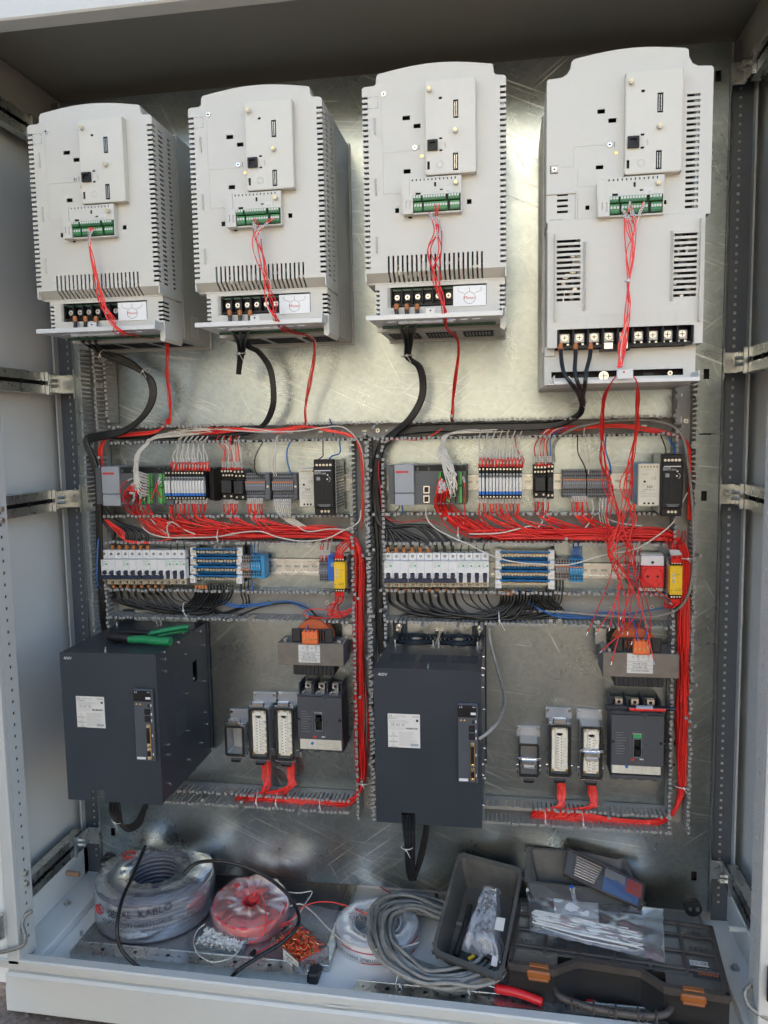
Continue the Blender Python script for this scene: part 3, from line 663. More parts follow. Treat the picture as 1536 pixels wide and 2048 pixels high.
def make_inverter(label):
    DF = .27; base = P(735, 553, DF)
    def X(px, py=None): return P(px, 400, DF).x
    def Z(py, px=870): return P(px, py, DF).z
    X0, X1 = base.x - .004, base.x + .252
    ZB, ZS, = Z(556), Z(170)         # upper shell bottom, shoulder height
    t = thing('inverter', label, 'inverter', (X0, -.0, Z(650)), 'grey motor inverters along the top of the plate')
    # metal body against the plate
    xb0, xb1 = X0 + .006, X1 - .006
    mb = MB(); mb.box(xb0, xb1, -.150, -.006, Z(655) + .004, Z(150), M['sheet'], .0015); mb.box(xb0 + .01, xb1 - .01, -.158, -.15, Z(640), Z(160), M['dark']); part('heat_sink_housing', mb, t)
    fl = MB(); fl.box(xb0 - .003, xb1 + .004, -.006, -.001, Z(655), Z(146), M['sheet'], .001); fl.box(xb0 - .0045, xb1 + .0045, -.156, -.150, Z(650), Z(160), M['sheet'], .001)
    part('mounting_flange', fl, t)
    pcb = MB(); pcb.box(X0 + .02, X1 - .02, -.205, -.203, Z(650), Z(175), M['pcb']); pcb.box(X0 + .02, X1 - .02, -.202, -.16, Z(552), Z(200), M['dark'])
    for i in range(26):
        a = rnd.uniform(X0 + .03, X1 - .04); b = Z(rnd.uniform(505, 552)); pcb.box(a, a + rnd.uniform(.004, .012), -.232, -.205, b, b + rnd.uniform(.003, .01), M[rnd.choice(('black', 'insert', 'copper', 'steelr'))])
    c_ = Vector((X(843), 0, Z(530))); pcb.cyl((c_.x, -.225, c_.z), (c_.x, -.245, c_.z), .0085, M['label'], 16)
    part('inner_circuit_board', pcb, t)
    # front shell : slots along both edges, tall slots near the bottom
    pitch = .0094; n = int((ZS - .006 - ZB) / pitch) - 1
    side = [(ZS - .010 - i * pitch - .0042, ZS - .010 - i * pitch) for i in range(n)]
    notch = .0105
    fh = [(X1 - notch, X1 + .01, a, b) for a, b in side] + [(X0 - .01, X0 + notch, a, b) for a, b in side]
    vt = [(X(773.5 + i * 9.4), X(777.3 + i * 9.4), ZB - .01, Z(511)) for i in range(21)]
    holes = [(X(807), X(822), Z(236), Z(227)), (X(829), X(843), Z(254), Z(245)), (X(808), X(822), Z(345), Z(336)), (X(790), X(798), Z(424), Z(414)), (X(934), X(943), Z(415), Z(405)), (X(816), X(824), Z(437), Z(430))]
    # the lowest 12 mm of the front slopes back; the slots run on over it
    zc = Z(545)
    mb = MB().plate(X0, X1, zc, ZS, -DF, -DF + .0025, fh + vt + holes, M['plastic'])
    # sloped chin pieces between slots
    xs = sorted({X0, X1, *[h[0] for h in vt], *[h[1] for h in vt]})
    for i in range(len(xs) - 1):
        a, b = xs[i], xs[i + 1]; m_ = (a + b) / 2
        if any(h[0] < m_ < h[1] for h in vt): continue
        mb.add([(a, -DF, zc), (b, -DF, zc), (b, -DF + .022, ZB - .006), (a, -DF + .022, ZB - .006), (a, -DF + .003, zc), (b, -DF + .003, zc), (b, -DF + .024, ZB - .004), (a, -DF + .024, ZB - .004)],
               [(0, 3, 2, 1), (4, 5, 6, 7), (0, 4, 7, 3), (1, 2, 6, 5), (3, 7, 6, 2)], M['plastic'])
    mb.box(X0, X1, -DF + .020, -.19, ZB - .0075, ZB - .0045, M['plastic'], .0005)
    # crown : shoulders and shallow arch
    xa, xb = X0 + .026, X1 - .022
    out = [(X0, ZS)] + [(X0, ZS + .003), (X0 + .0015, ZS + .006), (X0 + .005, ZS + .0075), (xa - .005, ZS + .008), (xa - .001, ZS + .010), (xa, ZS + .014), (xa + .0005, ZS + .022), (xa + .003, ZS + .0265)]
    out += arc_pts(xa + .006, ZS + .028, xb - .004, ZS + .028, .0105)
    out += [(xb - .001, ZS + .0265), (xb, ZS + .022), (xb + .001, ZS + .013), (xb + .004, ZS + .009), (X1 - .005, ZS + .0075), (X1 - .0015, ZS + .006), (X1, ZS + .003), (X1, ZS)]
    mb.prism(out[::-1], -DF, -DF + .0025, M['plastic'])
    # rim following the crown back
    for (ax_, az), (bx, bz) in zip(out[:-1], out[1:]):
        mb.add([(ax_, -DF + .0005, az), (bx, -DF + .0005, bz), (bx, -.165, bz), (ax_, -.165, az)], [(0, 1, 2, 3)], M['plastic'])
    # sides with the slots carried round the edge in two columns
    sh = []
    for a, b in side: sh += [(-DF - .01, -DF + .014, a, b), (-DF + .024, -DF + .045, a - .0012, b - .0012), (-.205, -.19, a - .003, b - .003)]
    for x_, s_ in ((X0, 1), (X1, -1)):
        mb.plate(-DF + .0005, -.165, ZB - .006, ZS, min(x_, x_ + .0022 * s_), max(x_, x_ + .0022 * s_), sh, M['plastic'], 'x')
    part('front_shell', mb, t)
    cl = MB()
    for py in (225, 350, 469):
        cl.add([(X(749.5), -DF - .0001, Z(py)), (X(752.5), -DF - .004, Z(py + 3)), (X(753), -DF - .004, Z(py + 35)), (X(750), -DF - .0001, Z(py + 33)), (X(754), -DF - .0001, Z(py + 1)), (X(754.5), -DF - .0001, Z(py + 37))], [(0, 3, 2, 1), (1, 2, 5, 4)], M['plastic'])
    part('edge_catch', cl, t)
    square_marks(t, X, Z, -DF, (739, 183, 759, 206))
    rb = MB(); xr_ = X(768)
    rb.box(X(766.5), X(777), -DF - .0002, -DF, Z(188), Z(174), M['label'], 0); screw(rb, (X(771), -DF, Z(180)), .0042); part('corner_screw', rb, t)
    sc = screw(MB(), (X(831), -DF, Z(294)), .0038, 'steel'); sc.box(X(839), X(840), -DF - .0003, -DF, Z(299), Z(288), M['ink']); part('cover_screw', sc, t)
    part('brass_insert', MB().cyl((X(845), -DF, Z(312)), (X(845), -DF - .0012, Z(312)), .0030, M['brass'], 12), t)
    ghost = MB()   # faint raised wiring channel moulded into the cover
    for a in ((766, 300, 830, 293), (766, 290, 766.8, 190), (767, 383, 768, 300), (766, 384, 800, 383.4)):
        ghost.box(X(a[0]), X(a[2]), -DF - .0005, -DF, Z(max(a[1], a[3])), Z(min(a[1], a[3])), M['plastic'], .0002)
    part('moulded_channel', ghost, t)
    d, d2 = control_stack(t, X, Z, DF)
    # terminal cover bay
    DL = .252
    zt, zb = ZB - .008, Z(640); x0, x1 = X(744), X(1010)
    h1 = (X(775), X(972), Z(614), Z(572)); lsl = []
    for i in range(6): a = zt - .010 - i * .0085; lsl += [(x0 - .01, x0 + .008, a - .004, a), (x1 - .010, x1 + .01, a - .004, a)]
    lb = MB().plate(x0, x1, zb, zt, -DL, -DL + .0025, [h1] + lsl, M['plastic'])
    for x_, s_ in ((x0, 1), (x1, -1)): lb.plate(-DL + .0005, -.165, zb, zt, min(x_, x_ + .0022 * s_), max(x_, x_ + .0022 * s_), [(-DL - .01, -DL + .03, h[2], h[3]) for h in lsl[::2]], M['plastic'], 'x')
    lb.box(x0, x1, -DL + .001, -.165, zb - .0015, zb + .0005, M['plastic']); lb.box(h1[0] - .006, h1[0], -DL - .0, -.22, h1[2], h1[3], M['plastic'])
    lb.prism([(X(1000), Z(640)), (X(1000), Z(664)), (X(1008), Z(668)), (X(1012), Z(660)), (X(1012), Z(620))], -DL, -.17, M['plastic'])
    part('lower_shell', lb, t)
    tb = MB(); tb.box(h1[0] + .0015, h1[1] - .002, -.238, -.21, h1[2] + .002, h1[3] - .001, M['black']); tb.box(h1[0], h1[1], -.244, -.238, h1[3] - .006, h1[3] - .002, M['pcb'])
    pw = 18.4; n = 6
    for i in range(n + 1):
        x = X(777 + i * 21.2); tb.box(x - .0014, x + .0014, -.253, -.237, Z(606), Z(576), M['black'], .0006)
    tb.box(h1[0] + .002, X(906), -.250, -.237, Z(611), Z(607.5), M['black'])
    tbp = part('power_terminal_block', tb, t)
    for i in range(n):
        xc = X(787.6 + i * 21.2); s_ = MB(); s_.box(xc - .0056, xc + .0056, -.243, -.2375, Z(600), Z(585), M['hood'], .0012); screw(s_, (xc, -.243, Z(592)), .0046, 'steelr'); part('terminal_screw', s_, tbp)
    mk = MB(); mx0, mx1, mz0, mz1 = X(903.5), X(971), Z(617), Z(575.5); mk.box(mx0, mx1, -DL - .0015, -DL - .0005, mz0, mz1, M['sticker'], .0003)
    cx_, cz_ = (mx0 + mx1) / 2, mz0 + (mz1 - mz0) * .40
    mk.tube([(cx_ + math.cos(a / 28 * 6.283) * .0106, -DL - .0016, cz_ + math.sin(a / 28 * 6.283) * .0106) for a in range(28)], .0003, M['ink'], 4, closed=True)
    for q in (-1, 0, 1):
        if q: mk.tube([(cx_ + q * .021, -DL - .0016, cz_ + .0185), (cx_ + q * .021, -DL - .0016, cz_ + .0125), (cx_ + q * .0095, -DL - .0016, cz_ + .0085)], .0003, M['ink'], 4)
        else: mk.tube([(cx_, -DL - .0016, cz_ + .0185), (cx_, -DL - .0016, cz_ + .0112)], .0003, M['ink'], 4)
    text_into(mk, 'Motor', .0078, (cx_, -DL - .0019, cz_), M['inkr'])
    part('motor_sticker', mk, t)
    # folded tray with cable cut-outs under the terminals
    y0, y1 = -.284, -.175; zx0, zx1 = Z(642), Z(629)
    tr = MB(); xl, xr = X0 + .002, X1 - .006
    hs = []; k = 8
    for i in range(k): c = xl + .042 + i * .0225; hs.append((c - .0075, c + .0075, -.262, -.250))
    tr.plate(xl + .006, xr, y0 + .001, y1, zx0 - .0015, zx0, hs, M['lip'], 'z'); tr.box(xl, xr, y0 - .001, y0 + .001, zx0 - .0015, zx1 - .004, M['lip'], .0005)
    tr.box(xr - .0012, xr, y0, y1, zx0 - .001, zx1 + .004, M['lip']); tr.box(xl + .006, xl + .0075, y0 + .03, y1, zx0, zx1 - .004, M['lip'])
    tr.box(xl + .055, xr - .09, y0 + .028, y0 + .034, zx0 - .006, zx0 - .001, M['lip'], .0008)
    tx = X(860); tr.box(tx - .009, tx + .009, y0 - .0008, y0 + .0012, zx1 - .006, zx1 + .0055, M['lip'], .0008); tr.cyl((tx, y0 - .001, zx1 + .0005), (tx, y0 - .002, zx1 + .0005), .0016, M['dark'], 8)
    part('cable_tray', tr, t)
    fn = MB(); 
    for q in (.05, .125, .2):
        fn.plate(X0 + q - .03, X0 + q + .03, -.13, -.05, Z(655) + .0025, Z(655) + .0035, [(X0 + q - .025 + j * .0065, X0 + q - .022 + j * .0065, -.122, -.058) for j in range(8)], M['dark'], 'z')
    part('fan_grille', fn, t)
    ys = MB(); 
    ys.box(xb1 + .0001, xb1 + .0004, -.11, -.07, Z(640), Z(585), M['label'])
    for q in range(9): ys.box(xb1 + .0004, xb1 + .0006, -.106, -.076 + rnd.uniform(-.006, .004), Z(637 - q * 5.6), Z(636 - q * 5.6), M['inkf'])
    part('rating_sticker', ys, t)
    return t
inv3 = make_inverter('third inverter from the left, whose right side hides none of the plate')
inv3['label'] = 'third grey inverter from the left, between bright reflections on the plate'
inv2 = dup(inv3, (-.330, 0, .0055), 'second grey inverter from the left, its grille side turned to the plate glare')
inv1 = dup(inv3, (-.6585, 0, .0062), 'leftmost grey inverter beside the cabinet side wall')

# ---- the larger fourth inverter
def make_big():
    DF = .27
    def X(px, py=400): return P(px, py, DF).x
    def Z(py, px=1250): return P(px, py, DF).z
    X0, X1 = 1.0735, 1.3475
    t = thing('inverter', 'largest and rightmost inverter, with louvred front vents and nine bare terminals', 'inverter', (X0, 0, Z(768)), 'grey motor inverters along the top of the plate')
    ZS = Z(152); ZM = Z(437); ZL = Z(692); ZE = Z(766)
    mb = MB(); mb.box(X0 - .004, X1 - .004, -.17, -.008, ZE, ZS - .015, M['sheet'], .002); mb.box(X0 + .01, X1 - .02, -.178, -.17, ZE + .02, ZS - .03, M['dark']); part('heat_sink_housing', mb, t)
    pcb = MB(); pcb.box(X0 + .015, X1 - .02, -.222, -.22, ZL, ZS, M['dark'])
    for i in range(60):
        a = rnd.choice((rnd.uniform(X(1118), X(1160)), rnd.uniform(X(1352), X(1392)))); b = Z(rnd.uniform(470, 605)); pcb.box(a, a + rnd.uniform(.004, .016), -.246, -.222, b, b + rnd.uniform(.004, .02), M[rnd.choice(('steelr', 'insert', 'black', 'steel', 'hood'))])
    part('inner_circuit_board', pcb, t)
    hs = [(X(1373.5 - (i * .35)), X(1399.5 - i * .35), Z(191.5 + i * 11.75 + 0, 1386), Z(187 + i * 11.75, 1386)) for i in range(20)]
    hs = [(X(1370), X(1396), h[2] - .0008, h[3]) for h in hs]
    for a in ((1193, 219, 1208, 228), (1215, 237, 1231, 246), (1191, 331, 1206, 339), (1171, 411, 1179, 420), (1325, 400, 1333, 409), (1258, 137, 1268, 143), (1299, 133, 1309, 139), (1200, 428, 1208, 432)): hs.append((X(a[0]), X(a[2]), Z(a[3], a[0]), Z(a[1], a[0])))
    for i in range(4): hs.append((X(1114), X(1136), Z(392 + i * 11.4, 1125), Z(387 + i * 11.4, 1125)))
    mb = MB().plate(X0, X1, ZM, ZS, -DF, -DF + .003, hs, M['plastic'])
    out = [(X0, ZS), (X0, ZS + .002), (X0 + .002, ZS + .0048), (X0 + .026, ZS + .0062), (X0 + .034, ZS + .011), (X0 + .040, ZS + .020), (X0 + .041, ZS + .030), (X0 + .045, ZS + .034)]
    out += arc_pts(X0 + .05, ZS + .0355, X1 - .046, ZS + .0365, .0085)
    out += [(X1 - .041, ZS + .034), (X1 - .040, ZS + .022), (X1 - .034, ZS + .011), (X1 - .025, ZS + .0062), (X1 - .004, ZS + .0048), (X1, ZS + .001), (X1, ZS)]
    mb.prism(out[::-1], -DF, -DF + .003, M['plastic'])
    for (ax_, az), (bx, bz) in zip(out[:-1], out[1:]): mb.add([(ax_, -DF + .0005, az), (bx, -DF + .0005, bz), (bx, -.18, bz), (ax_, -.18, az)], [(0, 1, 2, 3)], M['plastic'])
    for x_, s_ in ((X0, 1), (X1, -1)): mb.box(x_, x_ + .0025 * s_, -DF + .0005, -.18, ZM, ZS, M['plastic'])
    part('upper_shell', mb, t)
    st = MB()      # step carrying the small side vents
    st.box(X(1093.5), X(1154), -DF - .0035, -DF, Z(458), Z(452), M['plastic'], .0008); st.box(X(1151), X(1155), -DF - .0035, -DF, Z(455), Z(378), M['plastic'], .001); st.box(X(1092), X(1154), -DF - .0025, -DF, Z(381), Z(377), M['plastic'], .0008)
    part('side_step', st, t)
    x0, x1 = X0 + .002, X1 - .009; DL = DF + .006
    vl = []
    for i in range(12):
        vl.append((X(1114), X(1161), Z(486.5 + i * 10.6, 1138), Z(481 + i * 10.6, 1138))); vl.append((X(1349), X(1395), Z(473 + i * 11.0, 1372), Z(467.5 + i * 11.0, 1372)))
    lo_ = MB().plate(x0, x1, ZL, ZM + .001, -DL, -DL + .003, vl + [(X(1118), X(1389), ZL - .01, Z(655))], M['plastic'])
    lo_.box(x0, x1, -DL + .0008, -DF + .02, ZM - .0015, ZM + .0025, M['plastic'], .001)
    for x_, s_ in ((x0, 1), (x1, -1)): lo_.box(x_, x_ + .0025 * s_, -DL + .0008, -.18, ZL, ZM, M['plastic'])
    for (a, b), yy in (((1166, 1170), 480), ((1341, 1345), 468)):
        lo_.add([(X(a), -DL, Z(yy)), (X(b), -DL - .009, Z(yy + 6)), (X(b), -DL - .009, Z(yy + 128)), (X(a), -DL, Z(yy + 140)), (X(b) + .002, -DL, Z(yy)), (X(b) + .002, -DL, Z(yy + 140))], [(0, 3, 2, 1), (1, 2, 5, 4), (0, 1, 4), (3, 5, 2)], M['plastic'])
    lo_.box(X(1109), X(1111), -DL - .008, -DL, Z(640), Z(462), M['plastic'], .0008); lo_.box(X(1399), X(1402), -DL - .010, -DL, Z(650), Z(447), M['plastic'], .0008)
    part('louvred_cover', lo_, t)
    pr = MB()
    for i, s_ in enumerate(('R(L1)', 'S(L2)', 'T(L3)', 'P1(+)', 'P2(+)', 'N(-)', 'U', 'V', 'W')):
        x = X(1131 + i * 29.8); z = Z(640 - i * .4); text_into(pr, s_, .0062, (x, -DL - .0002, z), M['plastic']); 
        for q in (-.0105, .0105): pr.box(x + q - .0003, x + q + .0003, -DL - .0004, -DL, z - .008, z + .008, M['plastic'])
        pr.box(x - .0105, x + .0105, -DL - .0004, -DL, z + .0078, z + .0084, M['plastic'])
    text_into(pr, 'MOTOR', .0055, (X(1335), -DL - .0002, Z(649)), M['plastic'])
    part('moulded_marks', pr, t)
    tb = MB(); tb.box(X(1118), X(1389), -.250, -.22, Z(692), Z(655), M['black'])
    for i in range(10): x = X(1117.5 + i * 30.2); tb.box(x - .0018, x + .0018, -DL - .003, -.245, Z(691), Z(656), M['black'], .0008)
    tb.box(X(1118), X(1389), -DL - .001, -.25, Z(694), Z(688), M['black'])
    tbp = part('power_terminal_block', tb, t)
    for i in range(9):
        xc = X(1131.5 + i * 30.0); s_ = MB(); s_.box(xc - .0095, xc + .0095, -.262, -.2495, Z(682), Z(662), M['hoodl'], .0015); screw(s_, (xc, -.262, Z(671)), .0062, 'steelr')
        for q in (-.006, .006): s_.box(xc + q - .002, xc + q + .002, -.2625, -.255, Z(687), Z(683), M['steelr'])
        part('terminal_screw', s_, tbp)
    lk = MB(); lk.box(X(1209), X(1228), -.285, -.27, Z(699), Z(685), M['steel'], .001); lk.box(X(1238), X(1258), -.285, -.27, Z(699), Z(685), M['steel'], .001); lk.box(X(1203), X(1262), -.284, -.26, Z(701), Z(696), M['black'])
    part('link_bar', lk, t)
    lw = MB(); xa, xb = X0 - .002, X1 - .016; hh = [(X(1105), X(1377), Z(752), Z(739))]
    lw.plate(xa, xb, ZE + .001, ZL - .003, -.258, -.2555, hh, M['plastic']); 
    for x_, s_ in ((xa, 1), (xb, -1)): lw.box(x_, x_ + .0025 * s_, -.257, -.17, ZE, ZL, M['plastic'])
    lw.box(X(1092), X(1112), -.262, -.2, Z(707), ZL + .004, M['plastic'], .001); lw.box(X(1378), X(1402), -.262, -.2, Z(695), ZL + .006, M['plastic'], .001)
    part('lower_shell', lw, t)
    fans = MB()
    for px in (1175, 1310):
        c = Vector((X(px), -.235, Z(748)))
        fans.tube([c + Vector((math.cos(a) * .042, 0, math.sin(a) * .042 - .028)) for a in [.45 + 2.24 * i / 14 for i in range(15)]], .0035, M['blackm'], 5)
        fans.box(c.x - .009, c.x + .009, c.y, c.y + .003, c.z - .008, c.z + .004, M['navy'])
    fans.box(X(1100), X(1380), -.232, -.23, ZE, Z(735), M['dark']); part('cooling_fans', fans, t)
    ty = MB(); ty.box(xa + .002, xb - .004, -.31, -.18, ZE - .002, ZE, M['lip']); ty.box(xa + .014, xb - .004, -.312, -.31, ZE - .002, ZE + .005, M['lip'], .0005); ty.box(xb - .006, xb - .004, -.31, -.18, ZE - .002, ZE + .016, M['lip'], .0005); ty.box(xa + .014, xa + .016, -.31, -.2, ZE, ZE + .014, M['lip'], .0005)
    part('cable_tray', ty, t)
    for px, py, r in ((1137, 755, .004), (1209, 752, .0085), (1343, 750, .004)): part('screw', screw(MB(), (X(px), -.285, Z(py)), r, 'steel'), t)
    # interface boards, shifted from the third inverter's photo position
    dxp, dzp = X(1246) - P(854, 400, DF).x, Z(352, 1300) - P(870, 357, DF).z
    def X3(px): return P(px, 400, DF).x * 1.0 + dxp + (P(px, 400, DF).x - P(854, 400, DF).x) * .045
    def Z3(py): z = P(870, py, DF).z; zr = P(870, 357, DF).z; return z + dzp + (z - zr) * .03
    control_stack(t, X3, Z3, DF)
    square_marks(t, X, Z, -DF, (1099, 431, 1125, 453))
    cs = MB(); cs.box(X(1100), X(1116), -DF - .0003, -DF, Z(338), Z(322), M['dark']); cs.box(X(1102), X(1116), -DF - .0006, -DF - .0003, Z(336), Z(323), M['label']); screw(cs, (X(1108), -DF - .0005, Z(330)), .0042); part('corner_screw', cs, t)
    sc = screw(MB(), (X(1218), -DF, Z(288)), .0038, 'steel'); sc.box(X(1227), X(1228), -DF - .0003, -DF, Z(293), Z(282), M['ink']); part('cover_screw', sc, t)
    part('brass_insert', MB().cyl((X(1231), -DF, Z(305)), (X(1231), -DF - .0012, Z(305)), .0030, M['brass'], 12), t)
    gh = MB()
    for a in ((1147, 287, 1212, 286.4), (1147, 326, 1147.7, 287), (1120, 326.6, 1147, 326), (1155, 368, 1190, 367.4), (1155, 368, 1155.7, 330)): gh.box(X(a[0]), X(a[2]), -DF - .0005, -DF, Z(max(a[1], a[3])), Z(min(a[1], a[3])), M['plastic'], .0002)
    part('moulded_channel', gh, t)
    return t
inv4 = make_big()
clip = MB(); q0, q1 = P(1233, 759, .325), P(1266, 739, .325); clip.box(q0.x, q1.x, -.329, -.3235, q0.z, q1.z, M['label'], .0012)
c_ = (q0 + q1) / 2; clip.cyl((c_.x - .002, -.329, c_.z + .004), (c_.x - .002, -.3296, c_.z + .004), .0018, M['inkr'], 8)
solo('cable_clip_plate', clip, 'small white plate with a central hole holding the hanging red wires', 'clip', c_)

inv2.scale.z = .964; inv1.scale.z = .950; inv3.scale.z = .987; inv3.location.z += .005
# ================================================================== devices on the rails
ORD = ['first', 'second', 'third', 'fourth', 'fifth', 'sixth', 'seventh', 'eighth', 'ninth', 'tenth', 'eleventh', 'twelfth', 'thirteenth']
def dthing(name, label, cat, px0, py0, px1, py1, group=None):
    p = P(px0, py1, .01); return thing(name, label, cat, (p.x, -.010, p.z), group)
def bx(t, name, px0, py0, px1, py1, d0, d1, m, b=.0006, label=None):
    return part(name, MB().dbox(px0, py0, px1, py1, d0, d1, M[m] if isinstance(m, str) else m, b), t, label)
def hole_row(mb, px0, px1, py, d, n, r, m='dark'):
    for i in range(n):
        p = P(px0 + (px1 - px0) * (i + .5) / n, py, d); mb.cyl((p.x, -d + .0004, p.z), (p.x, -d - .0004, p.z), r, M[m], 8)
# ---- controllers
def green_comb(t, px0, py0, px1, py1, d, n):
    x0, x1, z0, z1 = RC(px0, py0, px1, py1, d); mb = MB()
    mb.box(x0, x1, -d, -d + .02, z0, z1, M['green2'], .0006)
    for i in range(n):
        z = z1 - (z1 - z0) * (i + .5) / n; mb.box(x1 - .0045, x1 - .0008, -d - .0003, -d + .001, z - .0016, z + .0016, M['dark']); mb.box(x0 + .001, x0 + .0035, -d - .0004, -d + .001, z - .0012, z + .0012, M['pcb'])
    return part('terminal_comb', mb, t)
def plc(label, s0, pw, cpu, mods, y0, y1, blank, ports, greens, strip):
    t = dthing('logic_controller', label, 'controller', s0[0], y0, mods[-1][1], y1)
    bx(t, 'end_cover', s0[0], y0 + 1, s0[1], y1 - 1, .012, .080, 'plc', .001)
    x0, x1, z0, z1 = RC(pw[0], y0 - 1, pw[1], y1 + 2, .092); mb = MB(); zm = z0 + (z1 - z0) * .30
    mb.box(x0, x1, -.092, -.012, zm + .0006, z1, M['plcl'], .0012); mb.box(x0, x1, -.092, -.012, z0, zm - .0006, M['plcl'], .0012)
    mb.box(x0 + .003, x0 + (x1 - x0) * .72, -.0924, -.0919, z1 - .018, z1 - .0135, M['inkr']); text_into(mb, 'power', .0042, (x0 + (x1 - x0) * .5, -.0927, z1 - .0158), M['inkf']); text_into(mb, 'XGB supply'[4:], .003, (x0 + .008, -.0923, z1 - .022), M['inkf'])
    text_into(mb, 'LS', .005, (x1 - .008, -.0923, zm + .004), M['inkf'])
    part('power_module', mb, t)
    x0, x1, z0, z1 = RC(cpu[0], y0, cpu[1], y1, .084); cm = MB(); cm.box(x0, x1, -.084, -.012, z0, z1, M['plc'], .0008)
    cm.box(x0, x1, -.0845, -.0838, z1 - (z1 - z0) * strip, z1 - .0006, M['black'])
    for i in range(4):
        cm.box(x0 + .006, x0 + .010, -.0849, -.0844, z1 - .005 - i * .0018, z1 - .0056 - i * .0018, M['inkf']); cm.box(x0 + .03, x0 + .0335, -.0849, -.0844, z1 - .005 - i * .0018, z1 - .0056 - i * .0018, M['inkf'])
    za, zb = z0 + (z1 - z0) * .52, z1 - (z1 - z0) * (strip + .03)
    for a in ((x0 + .002, x0 + .0026, za, zb), (x0 + .002, x0 + .011, za, za + .0005), (x0 + .002, x0 + .011, zb - .0005, zb)): cm.box(a[0], a[1], -.0846, -.0838, a[2], a[3], M['black'])
    cp = part('processor_module', cm, t)
    for (a, b, c, d_) in ports:
        q0, q1, r0, r1 = RC(a, b, c, d_, .086); nb = MB().plate(q0, q1, r0, r1, -.0865, -.084, [(q0 + .0018, q1 - .0018, r0 + .002, r1 - .002)], M['steel']); nb.box(q0 + .0015, q1 - .0015, -.0848, -.084, r0 + .0015, r1 - .0015, M['dark']); nb.box(q0 + .004, q1 - .004, -.0862, -.0846, r0 + .002, r0 + .0045, M['black']); part('network_socket', nb, cp)
    for (a, b) in mods:
        x0, x1, z0, z1 = RC(a, y0, b, y1, .084); mm = MB(); mm.box(x0, x1 - .0004, -.084, -.012, z0, z1, M['plc'], .0008); mm.box(x0 + .0005, x1 - .0008, -.0845, -.0838, z1 - (z1 - z0) * strip, z1 - .0006, M['black'])
        text_into(mm, 'XBE', .0028, ((x0 + x1) / 2, -.0848, z1 - .003), M['inkf']); part('output_module', mm, t)
    for gq in greens: green_comb(t, *gq)
    return t
pl1 = plc('left programmable controller with light grey power module and fan of white wires', (192, 204), (204, 239), (240, 309), ((309.5, 329), (329.5, 346)), 934, 1010, None, (), ((294, 948, 303, 974, .094, 7), (294, 976, 303, 1007, .094, 8), (316, 948, 328, 974, .094, 7), (316, 976, 328, 1007, .094, 8), (283, 992, 289, 1008, .090, 4)), .16)
lb = MB(); x0, x1, z0, z1 = RC(333, 969, 341, 998, .0846); lb.box(x0, x1, -.0848, -.084, z0, z1, M['label'])
for i in range(12): lb.box(x0 + .001, x1 - .001, -.0851, -.0846, z0 + .0015 + i * .0022, z0 + .0022 + i * .0022 + rnd.uniform(0, .0006), M['ink'])
part('barcode_label', lb, pl1)
pl2 = plc('right programmable controller with two network sockets and red wire bunch', (777, 789), (789, 828), (828, 889), ((889.5, 911), (911.5, 933)), 930, 1009, None, ((847, 972, 859, 986.5), (847, 991, 859, 1005.5)), ((876, 944, 886, 960, .094, 5), (893, 945, 904, 975, .094, 8), (893, 977, 904, 1004, .094, 8), (917, 944, 928, 970.5, .094, 8), (917, 973, 928, 1006, .094, 10)), .15)
# ---- slim relays
def relay_mesh(w, h, numeral):
    """origin at bottom-left on the rail plane; faces -Y"""
    mb = MB(); g = .0004
    mb.box(g, w - g, -.070, 0, 0, h, M['black'], .0005)
    mb.box(g, w - g, -.078, -.07, h * .80, h * .985, M['black'], .0006)
    mb.cyl((w / 2, -.078, h * .93), (w / 2, -.0788, h * .93), w * .32, M['steelr'], 8)
    mb.cyl((w / 2, -.078, h * .06), (w / 2, -.0755, h * .06), w * .26, M['steelr'], 8)
    mb.box(g, w - g, -.074, -.07, 0, h * .14, M['black'], .0005)
    return mb
def relay_parts(mb_parent, w, h, numeral):
    g = .0004
    a = MB(); a.box(g * 2, w - g * 2, -.080, -.07, h * .62, h * .795, M['hoodl'], .0005); a.box(w * .25, w * .75, -.0815, -.08, h * .68, h * .76, M['plc'], .0003)
    b = MB(); b.box(g, w - g, -.083, -.07, h * .235, h * .66, M['label'], .0005); text_into(b, numeral, .0034, (w / 2, -.0833, h * .34), M['ink'], sx=.8)
    c = MB(); c.box(g, w - g, -.0815, -.07, h * .135, h * .235, M['inkb'], .0004)
    return a, b, c
def relays(xs, py0, py1, pw, side):
    """one relay for each left-edge pixel"""
    w = P(xs[0] + pw, 960, .07).x - P(xs[0], 960, .07).x
    first = None
    for i, px in enumerate(xs):
        z0, z1 = P(px, py1, .07).z, P(px, py0, .07).z; h = z1 - z0
        p = P(px, py1, .07); nm = f'{i + 1}'
        where = ('first slim relay at the left end' if i == 0 else 'last slim relay at the right end' if i == len(xs) - 1 else None)
        o = solo('slim_relay', relay_mesh(w, h, nm), (f'{where} of the {side} relay row, numbered {nm} in pen' if where else f'{ORD[i]} slim relay from the left in the {side} relay row, marked {nm}'), 'relay', (0, 0, 0), f'slim relays in the {side} row')
        o.location = (p.x, -.012, z0); ORG[o.name] = Vector((0, 0, 0))
        for n_, m_ in zip(('clear_lever', 'marking_strip', 'blue_foot'), relay_parts(None, w, h, nm)): c = part(n_, m_, o)
relays([339.3, 345.0] + [352.8 + 5.85 * i for i in range(11)], 941, 998, 5.5, 'left')
relays([957.5, 964.2] + [972.0 + 6.56 * i for i in range(11)], 933, 996, 6.1, 'right')
t = dthing('relay_end_block', 'deep black end block closing the left relay row', 'end block', 419, 935, 438, 1002)
bx(t, 'body', 418, 936, 427, 1001, .012, .066, 'black', .001)
